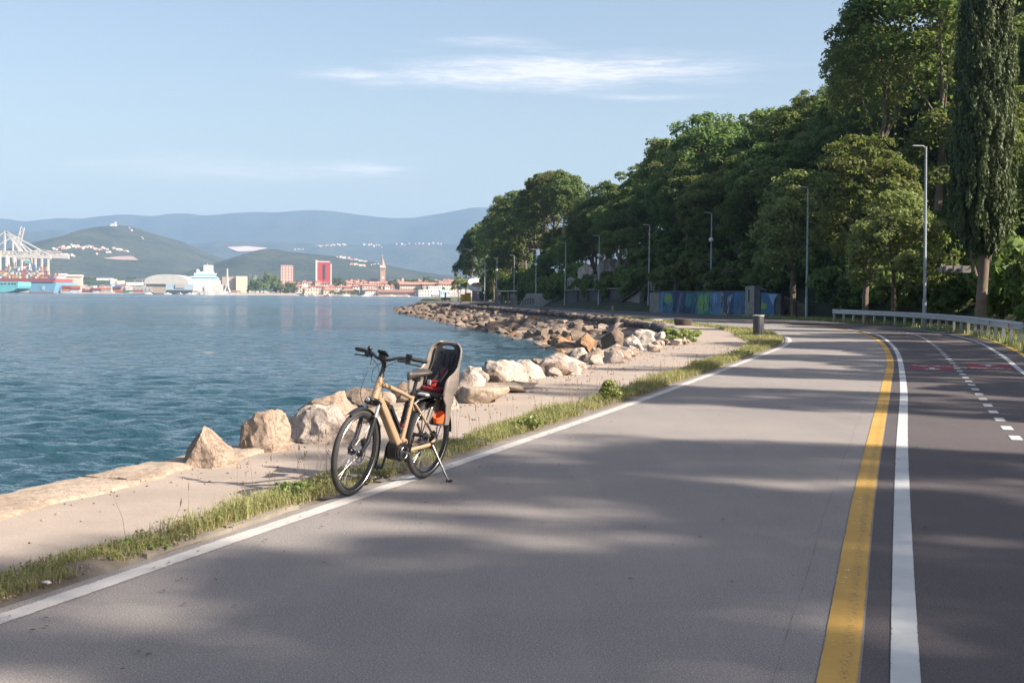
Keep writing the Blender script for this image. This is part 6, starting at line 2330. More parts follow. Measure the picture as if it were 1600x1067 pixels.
# leg guards: outer panel, dark channel, foot rest with strap cup
for s in (-1, 1):
    y0 = s * 0.158
    mb = MB().box((B0 + 0.145, s * 0.128, -0.11), (0.014, 0.094, 0.26), Matrix.Rotation(-0.12, 3, 'Y'))
    lg = mb.build('leg_guard', M['charcoal'], cs, bevel=0.004)
    outer = [(B0 + 0.10, 0.02), (B0 + 0.275, 0.06), (B0 + 0.27, -0.01), (B0 + 0.215, -0.07), (B0 + 0.205, -0.20), (B0 + 0.20, -0.245), (B0 + 0.13, -0.245), (B0 + 0.115, -0.10)]
    MB().prism(outer, -0.006, 0.006, RXm, (0, s * 0.178, 0)).build('side_wall', M['taupe'], lg, bevel=0.004)
    inner = [(B0 + 0.14, 0.0), (B0 + 0.19, 0.0), (B0 + 0.245, -0.09), (B0 + 0.30, -0.205), (B0 + 0.30, -0.24), (B0 + 0.16, -0.24)]
    MB().prism(inner, -0.006, 0.006, RXm, (0, s * 0.078, 0)).build('inner_wall', M['taupe'], lg, bevel=0.004)
    MB().box((B0 + 0.215, s * 0.128, -0.237), (0.15, 0.094, 0.016)).build('foot_rest', M['charcoal'], lg, bevel=0.005)
    MB().bar((B0 + 0.156, s * 0.135, -0.05), (B0 + 0.166, s * 0.135, -0.12), 0.022, 0.006, (1, 0, 0)).build('slot', M['black'], lg)
    y0 = s * 0.128
    cup = MB()
    n = 22
    vs, fs = [], []
    for k in range(n):
        a = 2 * math.pi * k / n
        for (r, h) in ((1.0, -0.225), (1.12, -0.155), (0.84, -0.152), (0.78, -0.222)):
            vs.append(Vector((B0 + 0.225 + 0.062 * r * math.cos(a), y0 + 0.041 * r * math.sin(a), h - 0.028 * math.cos(a) * (h > -0.2))))
    for k in range(n):
        q = (k + 1) % n
        for j in range(4): fs.append((k * 4 + j, k * 4 + (j + 1) % 4, q * 4 + (j + 1) % 4, q * 4 + j))
    cup.add(vs, fs).build('foot_cup', M['orange'], lg, smooth=True, angle=50)
# armrest rolls at the front of the wings
for s in (-1, 1):
    a = [back_pt(s, v) for v in (0.03, 0.15, 0.27, 0.34)]
    MB().tube([p + Vector((0.008, 0, 0)) for p in a], [0.012, 0.016, 0.018, 0.012], 8).build('arm_rest', M['taupe'], shell, smooth=True)
# carrier bracket under the seat
mb = MB()
mb.box((B0 + 0.16, 0, -0.012), (0.20, 0.13, 0.02))
for s in (-1, 1): mb.tube([(B0 + 0.26, s * 0.04, -0.012), (B0 + 0.42, s * 0.035, -0.02), (B0 + 0.49, s * 0.02, -0.06)], 0.0065, 6)
mb.build('carrier_bracket', M['black_metal'], cs)
MB().box((B0 + 0.30, 0.0, 0.008), (0.10, 0.10, 0.022)).build('bracket_cover', M['lamp_head'], cs, bevel=0.008)

# ================================================================ THE FAR SHORE
def flatcol(name, c, rough=0.8, var=0.08):
    return simple(name, c, rough, var, 0.15)


FM = {n: flatcol('town_' + n, c) for n, c in dict(cream=(0.46, 0.40, 0.32), white=(0.54, 0.52, 0.49), pink=(0.50, 0.33, 0.28), ochre=(0.50, 0.36, 0.20), grey=(0.38, 0.36, 0.34), tan=(0.42, 0.34, 0.26),
                                                    roof=(0.30, 0.135, 0.095), roof2=(0.36, 0.185, 0.13), roof3=(0.25, 0.12, 0.09), red=(0.36, 0.05, 0.05), dark=(0.035, 0.035, 0.045), window=(0.05, 0.055, 0.07),
                                                    steel=(0.55, 0.53, 0.48), teal=(0.13, 0.42, 0.46), blue=(0.14, 0.30, 0.42), hullred=(0.25, 0.06, 0.05), glassy=(0.33, 0.44, 0.50), brick=(0.33, 0.22, 0.17)).items()}
BOXM = {}


def unit_box(name, mat):
    if (name, mat.name) not in BOXM:
        BOXM[(name, mat.name)] = MB().box((0, 0, 0), (1, 1, 1)).mesh(name, mat)
    return BOXM[(name, mat.name)]


def boxpart(name, mat, parent, c, s, rot=None):
    return link(name, unit_box(name, mat), parent, c, rot, s)


YAW = math.radians(20)
S_T = lambda Y: Y / FPX                        # metres per photograph pixel at a distance


def house(px0, px1, pytop, pybase, Y, wall, roof, label, group=None, kind='hip', rows=2, cols=4, yaw=YAW, roofpx=3.0, depth=0.8, name='town_house', cat='house', win=True, base=None, wmat='window'):
    """A house that stands at distance Y between two pixel columns; pytop is the eaves."""
    k = S_T(Y)
    a, b = P(px0, pybase, Y), P(px1, pybase, Y)
    w = (b.x - a.x)
    zt = P((px0 + px1) / 2, pytop, Y).z
    z0 = a.z if base is None else base
    h = max(1.5, zt - z0)
    wx = w / (math.cos(yaw) + depth * abs(math.sin(yaw)))
    d = wx * depth
    root = empty(name, ((a.x + b.x) / 2, Y + d / 2, z0 - 1.0), (0, 0, yaw))
    tag(root, label, cat, group)
    boxpart('wall', FM[wall] if isinstance(wall, str) else wall, root, (0, 0, h / 2 + 0.5), (wx, d, h + 1.0))
    if roof:
        rh = roofpx * k
        e = 0.05 * wx + 0.2
        zb = h + 1.0
        mb = MB()
        X, D = wx / 2 + e, d / 2 + e
        i = 0.0 if kind == 'gable' else min(D, X) * 0.8
        mb.add([(-X, -D, zb), (X, -D, zb), (X, D, zb), (-X, D, zb), (-X + i, 0, zb + rh), (X - i, 0, zb + rh), (-X, -D, zb - .25), (X, -D, zb - .25), (X, D, zb - .25), (-X, D, zb - .25)],
               [(0, 1, 5, 4), (1, 2, 5), (2, 3, 4, 5), (3, 0, 4), (6, 9, 8, 7), (0, 6, 7, 1), (1, 7, 8, 2), (2, 8, 9, 3), (3, 9, 6, 0)])
        mb.build('roof', FM[roof], root)
    if win:
        ww, wh = min(1.3, wx / cols * 0.42), min(1.8, h / rows * 0.5)
        for r in range(rows):
            for c in range(cols):
                x = (-0.5 + (c + 0.5) / cols) * wx
                z = 1.0 + h * (r + 0.55) / rows
                boxpart('window', FM[wmat], root, (x, -d / 2 - 0.02, z), (ww, 0.12, wh))
    return root


rt2 = random.Random(33)
TY = TOWN_Y
# back rows of roofs climbing the mound, then the waterfront
WALLN = {'cream': 'cream', 'white': 'white', 'pink': 'pinkish', 'ochre': 'ochre', 'tan': 'tan', 'grey': 'grey'}
def row(x0, x1, Y, base, eave, wmin, wmax, where, jit=2.0, rp=2.6):
    x = x0
    while x < x1:
        w = rt2.uniform(wmin, wmax)
        wl_ = rt2.choices(['cream', 'white', 'pink', 'ochre', 'tan'], [5, 4, 2, 1.5, 2])[0]
        ev = eave + rt2.uniform(-jit, jit)
        b = base + rt2.uniform(-0.6, 0.6)
        house(x, x + w, ev, b, Y + rt2.uniform(-8, 8), wl_, rt2.choice(['roof', 'roof2', 'roof2', 'roof3']), '%s house with red tiled roof %s' % (WALLN[wl_], where), 'houses ' + where,
              rows=1 if b - ev < 6 else 2, cols=max(2, int(w / 4)), roofpx=rp * rt2.uniform(0.8, 1.3), yaw=YAW + rt2.uniform(-0.25, 0.25), depth=rt2.uniform(0.6, 0.9))
        x += w * rt2.uniform(0.78, 1.05)


row(500, 590, TY + 215, 444, 440.5, 5, 9, 'on the old town ridge left of the bell tower')
row(612, 716, TY + 215, 443, 439.5, 5, 9, 'on the old town ridge right of the bell tower')
row(520, 700, TY + 150, 448.5, 443, 6, 10, 'in the upper old town')
row(560, 700, TY + 100, 454.5, 449, 6, 11, 'in the lower old town')
row(556, 592, TY + 170, 445, 440, 7, 12, 'high in the old town left of the bell tower')
row(604, 712, TY + 178, 445, 440.5, 7, 12, 'high in the old town right of the bell tower')
row(540, 600, TY + 125, 451, 444.5, 8, 14, 'on the middle slope left of the bell tower')
row(602, 700, TY + 128, 451.5, 446, 8, 14, 'on the middle slope right of the bell tower')
row(505, 570, TY + 80, 457, 449.5, 9, 15, 'low between red tower and bell tower')
row(448, 512, TY + 85, 452, 442.5, 9, 14, 'stacked below the pink block and the red tower')
row(436, 505, TY + 60, 458, 449, 9, 15, 'on the lower slope below the red tower')
# named buildings of the waterfront
house(470, 500, 451.5, 462.5, TY + 22, 'cream', None, 'flat cream waterfront building left of the low red roofs', rows=2, cols=6)
house(500, 527, 453, 462.5, TY + 26, 'cream', 'roof2', 'waterfront house with broad red roof beside the flat cream building', rows=1, cols=4)
house(528, 561, 454, 462.5, TY + 30, 'tan', 'roof2', 'low waterfront house with red roof behind small palms', rows=1, cols=5)
house(561, 586, 446, 462.5, TY + 24, 'cream', 'roof2', 'tall cream waterfront house with two floors of windows', rows=2, cols=5, roofpx=2.4)
house(566, 590, 453.5, 463.2, TY + 14, 'white', 'roof3', 'white hip-roofed pavilion on the quay', rows=2, cols=5, roofpx=2.0)
ar = house(590, 648, 456.5, 463.3, TY + 18, 'tan', 'roof3', 'long arcaded hall with brown roof and dark arches on the quay', kind='gable', roofpx=3.6, win=False, depth=0.25, yaw=math.radians(8))
wx = 58 * S_T(TY) * 0.95
for k in range(7):
    x = (-0.5 + (k + 0.5) / 7) * wx
    arch = [(-1.7, 0), (1.7, 0), (1.7, 2.2), (1.2, 3.2), (0, 3.7), (-1.2, 3.2), (-1.7, 2.2)]
    MB().prism(arch, -0.1, 0.1, RXm, (x, -wx * 0.125 - 0.05, 0.95)).build('arch', FM['window'], ar)
house(648, 676, 453, 463.6, TY + 12, 'white', None, 'white stepped waterfront building right of the arcaded hall', rows=2, cols=5)
house(624, 660, 444.3, 455, TY + 70, 'cream', 'roof2', 'long white house with orange roof behind the arcaded hall', kind='gable', rows=2, cols=9, roofpx=3.6, depth=0.3, yaw=math.radians(9))
house(659, 682, 444.5, 456, TY + 66, 'cream', 'roof2', 'white house with orange roof next to the long one', kind='gable', rows=3, cols=6, roofpx=3.2, depth=0.4, yaw=math.radians(9))
house(666, 690, 447, 463.5, TY + 40, 'white', None, 'white three-storey waterfront block', rows=3, cols=6, depth=0.5)
house(681, 712, 443.5, 462, TY + 60, 'cream', 'roof2', 'large cream house with red roof at the right end of the waterfront', rows=3, cols=7, roofpx=2.6, depth=0.5)
house(686, 702, 453, 463.8, TY + 10, 'glassy', None, 'grey-blue glass pavilion at the right end of the waterfront', rows=1, cols=4, depth=0.4)
# pink block of flats
house(436.5, 457.5, 414.5, 446, TY + 190, 'pink', None, 'pink block of flats with rows of windows left of the red tower', rows=7, cols=4, depth=0.7, name='apartment_block', cat='apartment block', yaw=math.radians(12))
# red tower with white edge and dark stair strip
k = S_T(TY + 120)
a, b = P(490.5, 450, TY + 120), P(516, 450, TY + 120)
zt = P(503, 408, TY + 120).z
root = empty('tower_block', ((a.x + b.x) / 2, TY + 130, a.z), (0, 0, math.radians(8)))
tag(root, 'tall red tower block with white side wall and dark stair strip', 'tower block')
w, h = b.x - a.x, zt - a.z
boxpart('wall', FM['red'], root, (0.6, 0, h / 2 - 0.8), (w * 0.80, w * 0.6, h - 1))
boxpart('side_wall', FM['white'], root, (-w * 0.42, -0.3, h / 2 + 0.3), (w * 0.10, w * 0.62, h + 2))
boxpart('side_wall', FM['white'], root, (w * 0.47, 0.3, h / 2 - 1.8), (w * 0.07, w * 0.62, h - 3))
boxpart('roof_edge', FM['white'], root, (0.4, 0, h - 0.6), (w * 0.78, w * 0.55, 1.2))
boxpart('stair_strip', FM['window'], root, (w * 0.06, -w * 0.31, h * 0.60), (w * 0.13, 0.5, h * 0.55))
for r in range(9): boxpart('balcony', FM['grey'], root, (-w * 0.335, -w * 0.31, h * (0.12 + 0.095 * r)), (w * 0.055, 0.8, 1.1))
# bell tower
Yb = TY + 165
a = P(597.5, 440, Yb)
k = S_T(Yb)
root = empty('bell_tower', (a.x, Yb, a.z - 2), (0, 0, math.radians(14)))
tag(root, 'tall square stone bell tower with pointed spire above the old town', 'bell tower')
W = 8.2 * k
boxpart('shaft', FM['brick'], root, (0, 0, 12.2 * k), (W, W, 24.4 * k))
boxpart('belfry_opening', FM['dark'], root, (0, -W / 2 - 0.05, 21.2 * k), (W * 0.62, 0.3, 2.1 * k))
for x in (-0.16, 0.16): boxpart('mullion', FM['white'], root, (x * W, -W / 2 - 0.22, 21.2 * k), (0.35, 0.15, 2.1 * k))
boxpart('clock', FM['white'], root, (0, -W / 2 - 0.08, 8.6 * k), (W * 0.4, 0.2, W * 0.4))
boxpart('cornice', FM['white'], root, (0, 0, 24.9 * k), (W * 1.16, W * 1.16, 1.1 * k))
boxpart('gallery', FM['cream'], root, (0, 0, 26.4 * k), (W * 0.92, W * 0.92, 2.2 * k))
for sx2 in (-1, 1):
    for sy2 in (-1, 1): boxpart('pinnacle', FM['white'], root, (sx2 * W * 0.5, sy2 * W * 0.5, 26.6 * k), (W * 0.1, W * 0.1, 2.6 * k))
MB().lathe([(W * 0.50, 27.5 * k), (W * 0.42, 29.5 * k), (W * 0.30, 33.5 * k), (W * 0.10, 38 * k), (0.2, 41 * k)], 8).build('spire', FM['brick'], root)
MB().tube([(0, 0, 40.5 * k), (0, 0, 45 * k)], [0.35, 0.12], 5).build('finial', FM['white'], root)
house(604, 622, 443.2, 449, Yb - 5, 'pink', 'roof3', 'long church roof beside the bell tower', kind='gable', rows=1, cols=3, roofpx=3.2, depth=0.5, name='church', cat='church')

# trees of the town, each a crown on a trunk
def far_tree(px, pybase, hpx, wpx, Y, lab, mat='leaf', gr='trees in the far town', seed=0):
    k = S_T(Y)
    p = P(px, pybase, Y)
    H, Wd = hpx * k, wpx * k
    key = 'far_crown_%s_%d' % (mat, seed % 3)
    if key not in BOXM:
        BOXM[key] = crown_mesh('crown', 500 + seed % 3, (0.5, 0.5, 0.42), 0.56, 26, 60, 0.085, 0.06, M[mat], lump=0.36)[0]
        BOXM['far_trunk'] = MB().tube([(0, 0, -0.05), (0, 0, 0.6)], [0.03, 0.02], 6).mesh('trunk', M['bark'])
    root = empty('town_tree', p)
    root.scale = (Wd, Wd, H)
    tag(root, lab, 'tree', gr)
    link('crown', BOXM[key], root)
    link('trunk', BOXM['far_trunk'], root)


for j, (px, py, h, w) in enumerate([(399, 461, 26, 20), (412, 461, 32, 22), (424, 461, 34, 20), (432, 461, 24, 18), (445, 461.5, 22, 26), (458, 461.5, 20, 22), (392, 461, 14, 12)]):
    far_tree(px, py, h, w, TY + 40 + 5 * j, 'big dark green tree in the park left of the old town', 'leaf' if j < 4 else 'leaf_dark', 'trees in the park by the harbour', j)
for j, (px, py, h, w) in enumerate([(528, 447, 13, 14), (536, 449, 12, 14), (521, 448, 10, 10)]):
    far_tree(px, py, h, w, TY + 140, 'dark green tree between red tower and bell tower', 'leaf_dark', 'trees right of the red tower', j)
for j, (px, py, h, w) in enumerate([(614, 452, 15, 16), (625, 451, 13, 14), (640, 447, 11, 14), (649, 446, 10, 12), (608, 453, 10, 10)]):
    far_tree(px, py, h, w, TY + 105, 'dark green tree right of the bell tower', 'leaf_dark', 'trees right of the bell tower', j)
for j, (px, py, h, w) in enumerate([(667, 445, 13, 13), (676, 446, 11, 10), (681, 446, 8, 9)]):
    far_tree(px, py, h, w, TY + 110, 'dark green tree above the right end of the waterfront', 'leaf_dark', 'trees above the right end of the waterfront', j)
far_tree(656, 456.5, 9, 12, TY + 52, 'round green tree before the long white house', 'leaf_dark', None, 1)
far_tree(691, 456, 8, 9, TY + 50, 'small round green tree before the large cream house', 'leaf_dark', None, 2)
for j, px in enumerate((519, 527, 537, 547, 556)):
    far_tree(px, 462.3, 8, 8, TY + 12, 'small green quay tree on the waterfront', 'leaf', 'small trees along the quay', j)

# ---- white cruise ship with its bow to the left
Yc = 1640.0
k = S_T(Yc)
a = P(322, 458.5, Yc)
ship = empty('cruise_ship', (a.x, Yc, WATER), (0, 0, math.radians(16)))
tag(ship, 'white cruise ship with a broad funnel moored at the passenger terminal', 'ship')
W = 50 * k
def deck(name, x0, x1, z0, z1, d, mat):
    return boxpart(name, mat, ship, ((x0 + x1) / 2 * k, 0, (z0 + z1) / 2 * k), ((x1 - x0) * k, d * k, (z1 - z0) * k))
MB().prism([(-25 * k, -8 * k), (25 * k, -8 * k), (26 * k, 0), (25 * k, 8 * k), (-25 * k, 8 * k), (-28 * k, 0)], 0, 16 * k).build('hull', FM['white'], ship)
deck('superstructure', -23, 22, 16, 22, 15, FM['white'])
deck('window_band', -22.4, 20, 22.1, 26.5, 14, FM['glassy'])
deck('bridge_deck', -24, 17, 26.5, 28.5, 16, FM['white'])
deck('bridge_window', -19, 15, 28.5, 31, 14, FM['teal'])
deck('upper_deck', -18.5, 16, 31.2, 33.5, 14, FM['white'])
deck('upper_deck', -15, 12, 33.5, 35.5, 12, FM['white'])
deck('funnel', -4, 11, 35.5, 46, 8, FM['white'])
for x in (-2, 3, 8): deck('funnel_vent', x - 0.8, x + 1.2, 38, 44, 8.2, FM['grey'])
MB().ball((-13 * k, 0, 36.5 * k), 3.2 * k, 12).build('radar_dome', FM['white'], ship, smooth=True)
MB().tube([(2 * k, 0, 46 * k), (2 * k, 0, 49 * k)], 0.5, 6).build('mast', FM['grey'], ship)
for r, z in enumerate((4, 7, 10, 13)): deck('balcony_row', 9, 24.5, z, z + 1.1, 16.4, FM['grey'])
for x in range(-20, 8, 4): deck('porthole', x, x + 1, 17.8, 18.6, 15.2, FM['window'])
for x in range(-20, 8, 4): deck('porthole', x, x + 1, 14.0, 14.8, 16.2, FM['window'])
# ---- terminal and halls
house(258.5, 302, 444, 457.5, 1600, 'glassy', None, 'pale blue glass terminal hall before the cruise ship', rows=1, cols=3, depth=0.3, yaw=math.radians(5), name='terminal_hall', cat='hall', win=False)
h0 = bpy.data.objects['terminal_hall']
boxpart('dark_sign', FM['grey'], h0, (0.5, -5.8, 9.5), (12, 0.4, 5))
boxpart('dark_base', FM['window'], h0, (0, -5.7, 2.8), (32, 0.4, 3.6))
house(346.5, 367, 432.5, 457.5, 1660, 'tan', None, 'brownish grey silo block left of the cream one', rows=1, cols=2, depth=0.5, yaw=math.radians(3), name='silo_block', cat='silo', win=False)
house(366.5, 386, 431.5, 455, 1655, 'cream', None, 'cream windowless block right of the brownish grey one', rows=1, cols=2, depth=0.5, yaw=math.radians(20), name='silo_block', cat='silo', win=False)
# curved dome roof
a, b = P(232, 442, 1750), P(300, 442, 1750)
root = empty('domed_hall', ((a.x + b.x) / 2, 1750, 1.0))
tag(root, 'long low hall with a curved beige roof behind the terminal', 'hall')
w = (b.x - a.x) / 2
kk = S_T(1750)
mb = MB()
pr2 = [(-w, 13 * kk), (-w, 16 * kk)] + [(-w * math.cos(t), (16 + 12 * math.sin(t) ** 0.8) * kk) for t in np.linspace(0.05, math.pi - 0.05, 16)] + [(w, 16 * kk), (w, 13 * kk)]
mb.prism(pr2, -20, 20, RXm)
mb.build('roof', FM['steel'], root)
boxpart('wall', FM['tan'], root, (0, 0, 7.2 * kk), (w * 1.9, 36, 14.4 * kk))

# ---- lattice cranes and dockside clutter
def lattice(parent, name, p, q, w, mat, n=10, r=0.35):
    p, q = Vector(p), Vector(q)
    d = (q - p).normalized()
    s = d.cross(Vector((0, 1, 0))).normalized() * w / 2
    mb = MB()
    for sg in (-1, 1): mb.bar(p + s * sg, q + s * sg, r, r)
    for i in range(n):
        a_, b_ = p.lerp(q, i / n), p.lerp(q, (i + 1) / n)
        sg = 1 if i % 2 else -1
        mb.bar(a_ + s * sg, b_ - s * sg, r * 0.7, r * 0.7)
    return mb.build(name, mat, parent)


kk = S_T(1620)
a = P(355, 459, 1620)
root = empty('harbour_crane', (a.x, 1620, 1.2))
tag(root, 'slim white harbour crane on a splayed portal before the silo blocks', 'crane')
for sx2 in (-1, 1):
    for sy2 in (-1, 1): MB().bar((sx2 * 5 * kk, sy2 * 4 * kk, 0), (sx2 * 1.2 * kk, sy2 * 1.2 * kk, 10 * kk), 1.0, 1.0).build('leg', FM['white'], root)
boxpart('cab', FM['white'], root, (0, 0, 12.5 * kk), (5 * kk, 4 * kk, 5 * kk))
MB().lathe([(2.2 * kk, 15 * kk), (1.4 * kk, 24 * kk), (0.9 * kk, 38 * kk)], 6).build('jib', FM['white'], root)
a = P(391, 459, 1600)
root = empty('mobile_crane', (a.x, 1600, 1.2))
tag(root, 'grey lattice crane leaning to the right by the dark park trees', 'crane')
lattice(root, 'jib', (-3, 0, 4), (10 * kk, 0, 27 * kk), 2.4, FM['steel'])
lattice(root, 'mast', (0, 0, 0), (0, 0, 30 * kk), 2.2, FM['brick'])
boxpart('cab', FM['grey'], root, (0, 0, 2), (7, 5, 4))

# containers stacked along the quay
CC = [flatcol('container_' + n, c, 0.7) for n, c in [('red', (0.33, 0.07, 0.06)), ('orange', (0.45, 0.17, 0.06)), ('blue', (0.06, 0.15, 0.33)), ('white', (0.6, 0.58, 0.55)), ('grey', (0.33, 0.33, 0.34)), ('yellow', (0.5, 0.35, 0.08)), ('green', (0.08, 0.2, 0.14))]]
CN = ['red', 'orange', 'blue', 'white', 'grey', 'yellow', 'green']
rc2 = random.Random(9)
Yq = 1715
kk = S_T(Yq)
CWALL = MB().box((0, 0, 0), (12.2, 2.5, 2.6))
CM = []
for m in CC: CM.append(MB().box((0, 0, 0), (12.2, 2.5, 2.6)).mesh('shipping_container', m))
x = 86.0
while x < 238:
    nst = rc2.choice([1, 2, 3, 3, 4]) if x < 200 else rc2.choice([1, 1, 2])
    stackc = rc2.randrange(7)
    for s in range(nst):
        ci = rc2.choice([stackc, rc2.randrange(7)])
        p = P(x, 457, Yq + rc2.uniform(-1, 1))
        o = link('shipping_container', CM[ci], None, (p.x + rc2.uniform(-.3, .3), p.y, 1.2 + 1.32 + 2.64 * s), (0, 0, rc2.uniform(-0.02, 0.02)))
        tag(o, '%s shipping container %s on the port quay' % (CN[ci], ['at the foot of its stack', 'second in its stack', 'third in its stack', 'topmost of a high stack'][s]), 'container', 'containers stacked on the port quay')
    x += 12.6 / kk + rc2.choice([0, 0.4, 3])
# warehouses
house(85, 103, 430, 443, 1990, 'white', 'white', 'white port warehouse with pitched roof beside the container ship', kind='gable', win=False, name='warehouse', cat='warehouse', roofpx=2.4, yaw=0.2, base=1.2)
house(101, 126, 432, 446, 1960, 'cream', 'cream', 'broad cream port warehouse right of the white one', kind='gable', win=False, name='warehouse', cat='warehouse', roofpx=3.0, yaw=0.15, base=1.2)
for (x0, x1, t, b, lab) in [(150, 175, 434.5, 437, 'thin white shed roof behind the port containers'), (172, 182, 436, 443, 'white stepped shed right of the thin shed roof'), (182, 194, 438.5, 443, 'low white shed behind the blue containers'),
                            (196, 222, 441, 445, 'long low white shed left of the domed hall'), (226, 240, 441, 446, 'pale shed at the left end of the domed hall'), (206, 236, 448, 457, 'grey port building before the domed hall')]:
    house(x0, x1, t, b, 1900 if b < 450 else 1730, 'white' if 'white' in lab else 'grey', None, lab, win='building' in lab, rows=1, cols=5, name='port_shed', cat='shed', depth=0.4, yaw=0.1)
for j in range(30):
    x0 = 128 + j * 4.2 + rc2.uniform(-2, 2)
    w_ = rc2.uniform(5, 13)
    t_ = rc2.uniform(446, 452)
    house(x0, x0 + w_, t_, 456, 1790 + rc2.uniform(-25, 60), rc2.choice(['white', 'white', 'cream', 'grey', 'pink']), rc2.choice([None, 'roof2', 'grey', 'white']), 'low port building behind the quayside containers', 'low port buildings behind the containers',
          rows=1, cols=3, name='port_building', cat='building', roofpx=1.3, yaw=rc2.uniform(0, 0.4), win=False, base=1.2)
for j in range(16):
    x0 = 300 + j * 9.5 + rc2.uniform(-3, 3)
    house(x0, x0 + rc2.uniform(6, 13), rc2.uniform(453.5, 456.5), 459.5, 1585 + rc2.uniform(-10, 10), rc2.choice(['white', 'cream', 'grey', 'white']), rc2.choice([None, 'roof2']), 'low quayside shed in front of the cruise terminal',
          'low quayside sheds by the cruise terminal', rows=1, cols=2, name='quay_shed', cat='shed', roofpx=1.0, yaw=rc2.uniform(0, 0.4), win=False, base=0.8)
for j, (px, py, h, w) in enumerate([(134, 447, 8, 16), (146, 446, 8, 14), (158, 447, 7, 14), (190, 446, 6, 13), (213, 446, 7, 12), (238, 450, 9, 12), (248, 447, 7, 12), (128, 440, 9, 18), (143, 441, 8, 16), (165, 442, 8, 16), (186, 440, 7, 16), (206, 440, 8, 14)]):
    far_tree(px, py, h, w, 2050 + 6 * j, 'green tree in the belt behind the port', 'leaf_dark', 'trees behind the port', j)
# road viaduct up the slope
a, b2, c2 = P(207, 437.5, 2200), P(232, 436, 2150), P(246, 431, 2120)
root = empty('viaduct', (a.x, a.y, 0))
tag(root, 'pale road viaduct rising towards the domed hall', 'viaduct')
MB().tube([Vector((0, 0, a.z)), b2 - Vector((a.x, a.y, 0)), c2 - Vector((a.x, a.y, 0))], 1.3, 6).build('deck', FM['white'], root)
for t in (0.1, 0.4, 0.7, 0.95):
    p = a.lerp(c2, t)
    boxpart('pier', FM['grey'], root, (p.x - a.x, p.y - a.y, p.z / 2), (1.2, 1.2, p.z))

# ---- container ship, stern towards the bay, with gantry cranes over it
Ys = 1690.0
kk = S_T(Ys)
a = P(47, 457.5, Ys)
ship2 = empty('container_ship', (a.x, Ys, WATER))
tag(ship2, 'large turquoise container ship with stacked coloured containers moored under white cranes', 'ship')
mb = MB()
outline = [(-75, 1.0), (-20, 1.0), (-8, 3.0), (-2, 7), (0, 11), (0, 17), (-75, 17)]
mb.prism([(x * kk, z * kk) for x, z in outline], -4, 40, RXm)
mb.build('stern', FM['teal'], ship2)
mb = MB()
mb.prism([(-4 * kk, 0), (34 * kk, 0), (38.5 * kk, 17 * kk), (-4 * kk, 17 * kk)], -90, -6, RXm)
mb.build('hull', FM['blue'], ship2)
boxpart('waterline', FM['hullred'], ship2, (15 * kk, 48, 0.8 * kk), (38.4 * kk, 84.2, 1.6 * kk))
boxpart('deck', FM['hullred'], ship2, (-14 * kk, 40, 20 * kk), (100 * kk, 70, 5.6 * kk))
for x in (-58, -47, -44, -41, -37, -29, -25, -20, -14, -9, -4.5):
    boxpart('mooring_port', FM['dark'], ship2, (x * kk, -40.1, 14.2 * kk), (2.2 * kk, 0.6, 2.0 * kk))
boxpart('hull_panel', FM['glassy'], ship2, (18 * kk, 5.7, 8 * kk), (5 * kk, 0.4, 6 * kk))
boxpart('bridge_house', FM['white'], ship2, (-26 * kk, 50, 42 * kk), (10 * kk, 12, 40 * kk))
boxpart('bridge_window', FM['teal'], ship2, (-23 * kk, 43, 49 * kk), (9 * kk, 1, 5 * kk))
# its cargo: each container is a thing of its own
for cidx in range(0, 33):
    x0 = -49 + cidx * 2.75
    n = rc2.choice([4, 5, 6, 7]) if cidx < 27 else rc2.choice([2, 3, 4])
    for s in range(n):
        ci = rc2.choices(range(7), [5, 3, 2, 4, 3, 2, 1])[0]
        o = link('shipping_container', CM[ci], None, (a.x + (x0 + 1.3) * kk, Ys - 4 + 10, WATER + (22.9 + s * 3.05) * kk + 1.3), None, (2.65 * kk / 12.2, 1, 3.0 * kk / 2.6))
        tag(o, '%s shipping container %s on the turquoise container ship' % (CN[ci], 'low in the deck stack' if s < 2 else ('high in the deck stack' if s > 3 else 'midway up the deck stack')), 'container', 'containers stacked on the container ship')


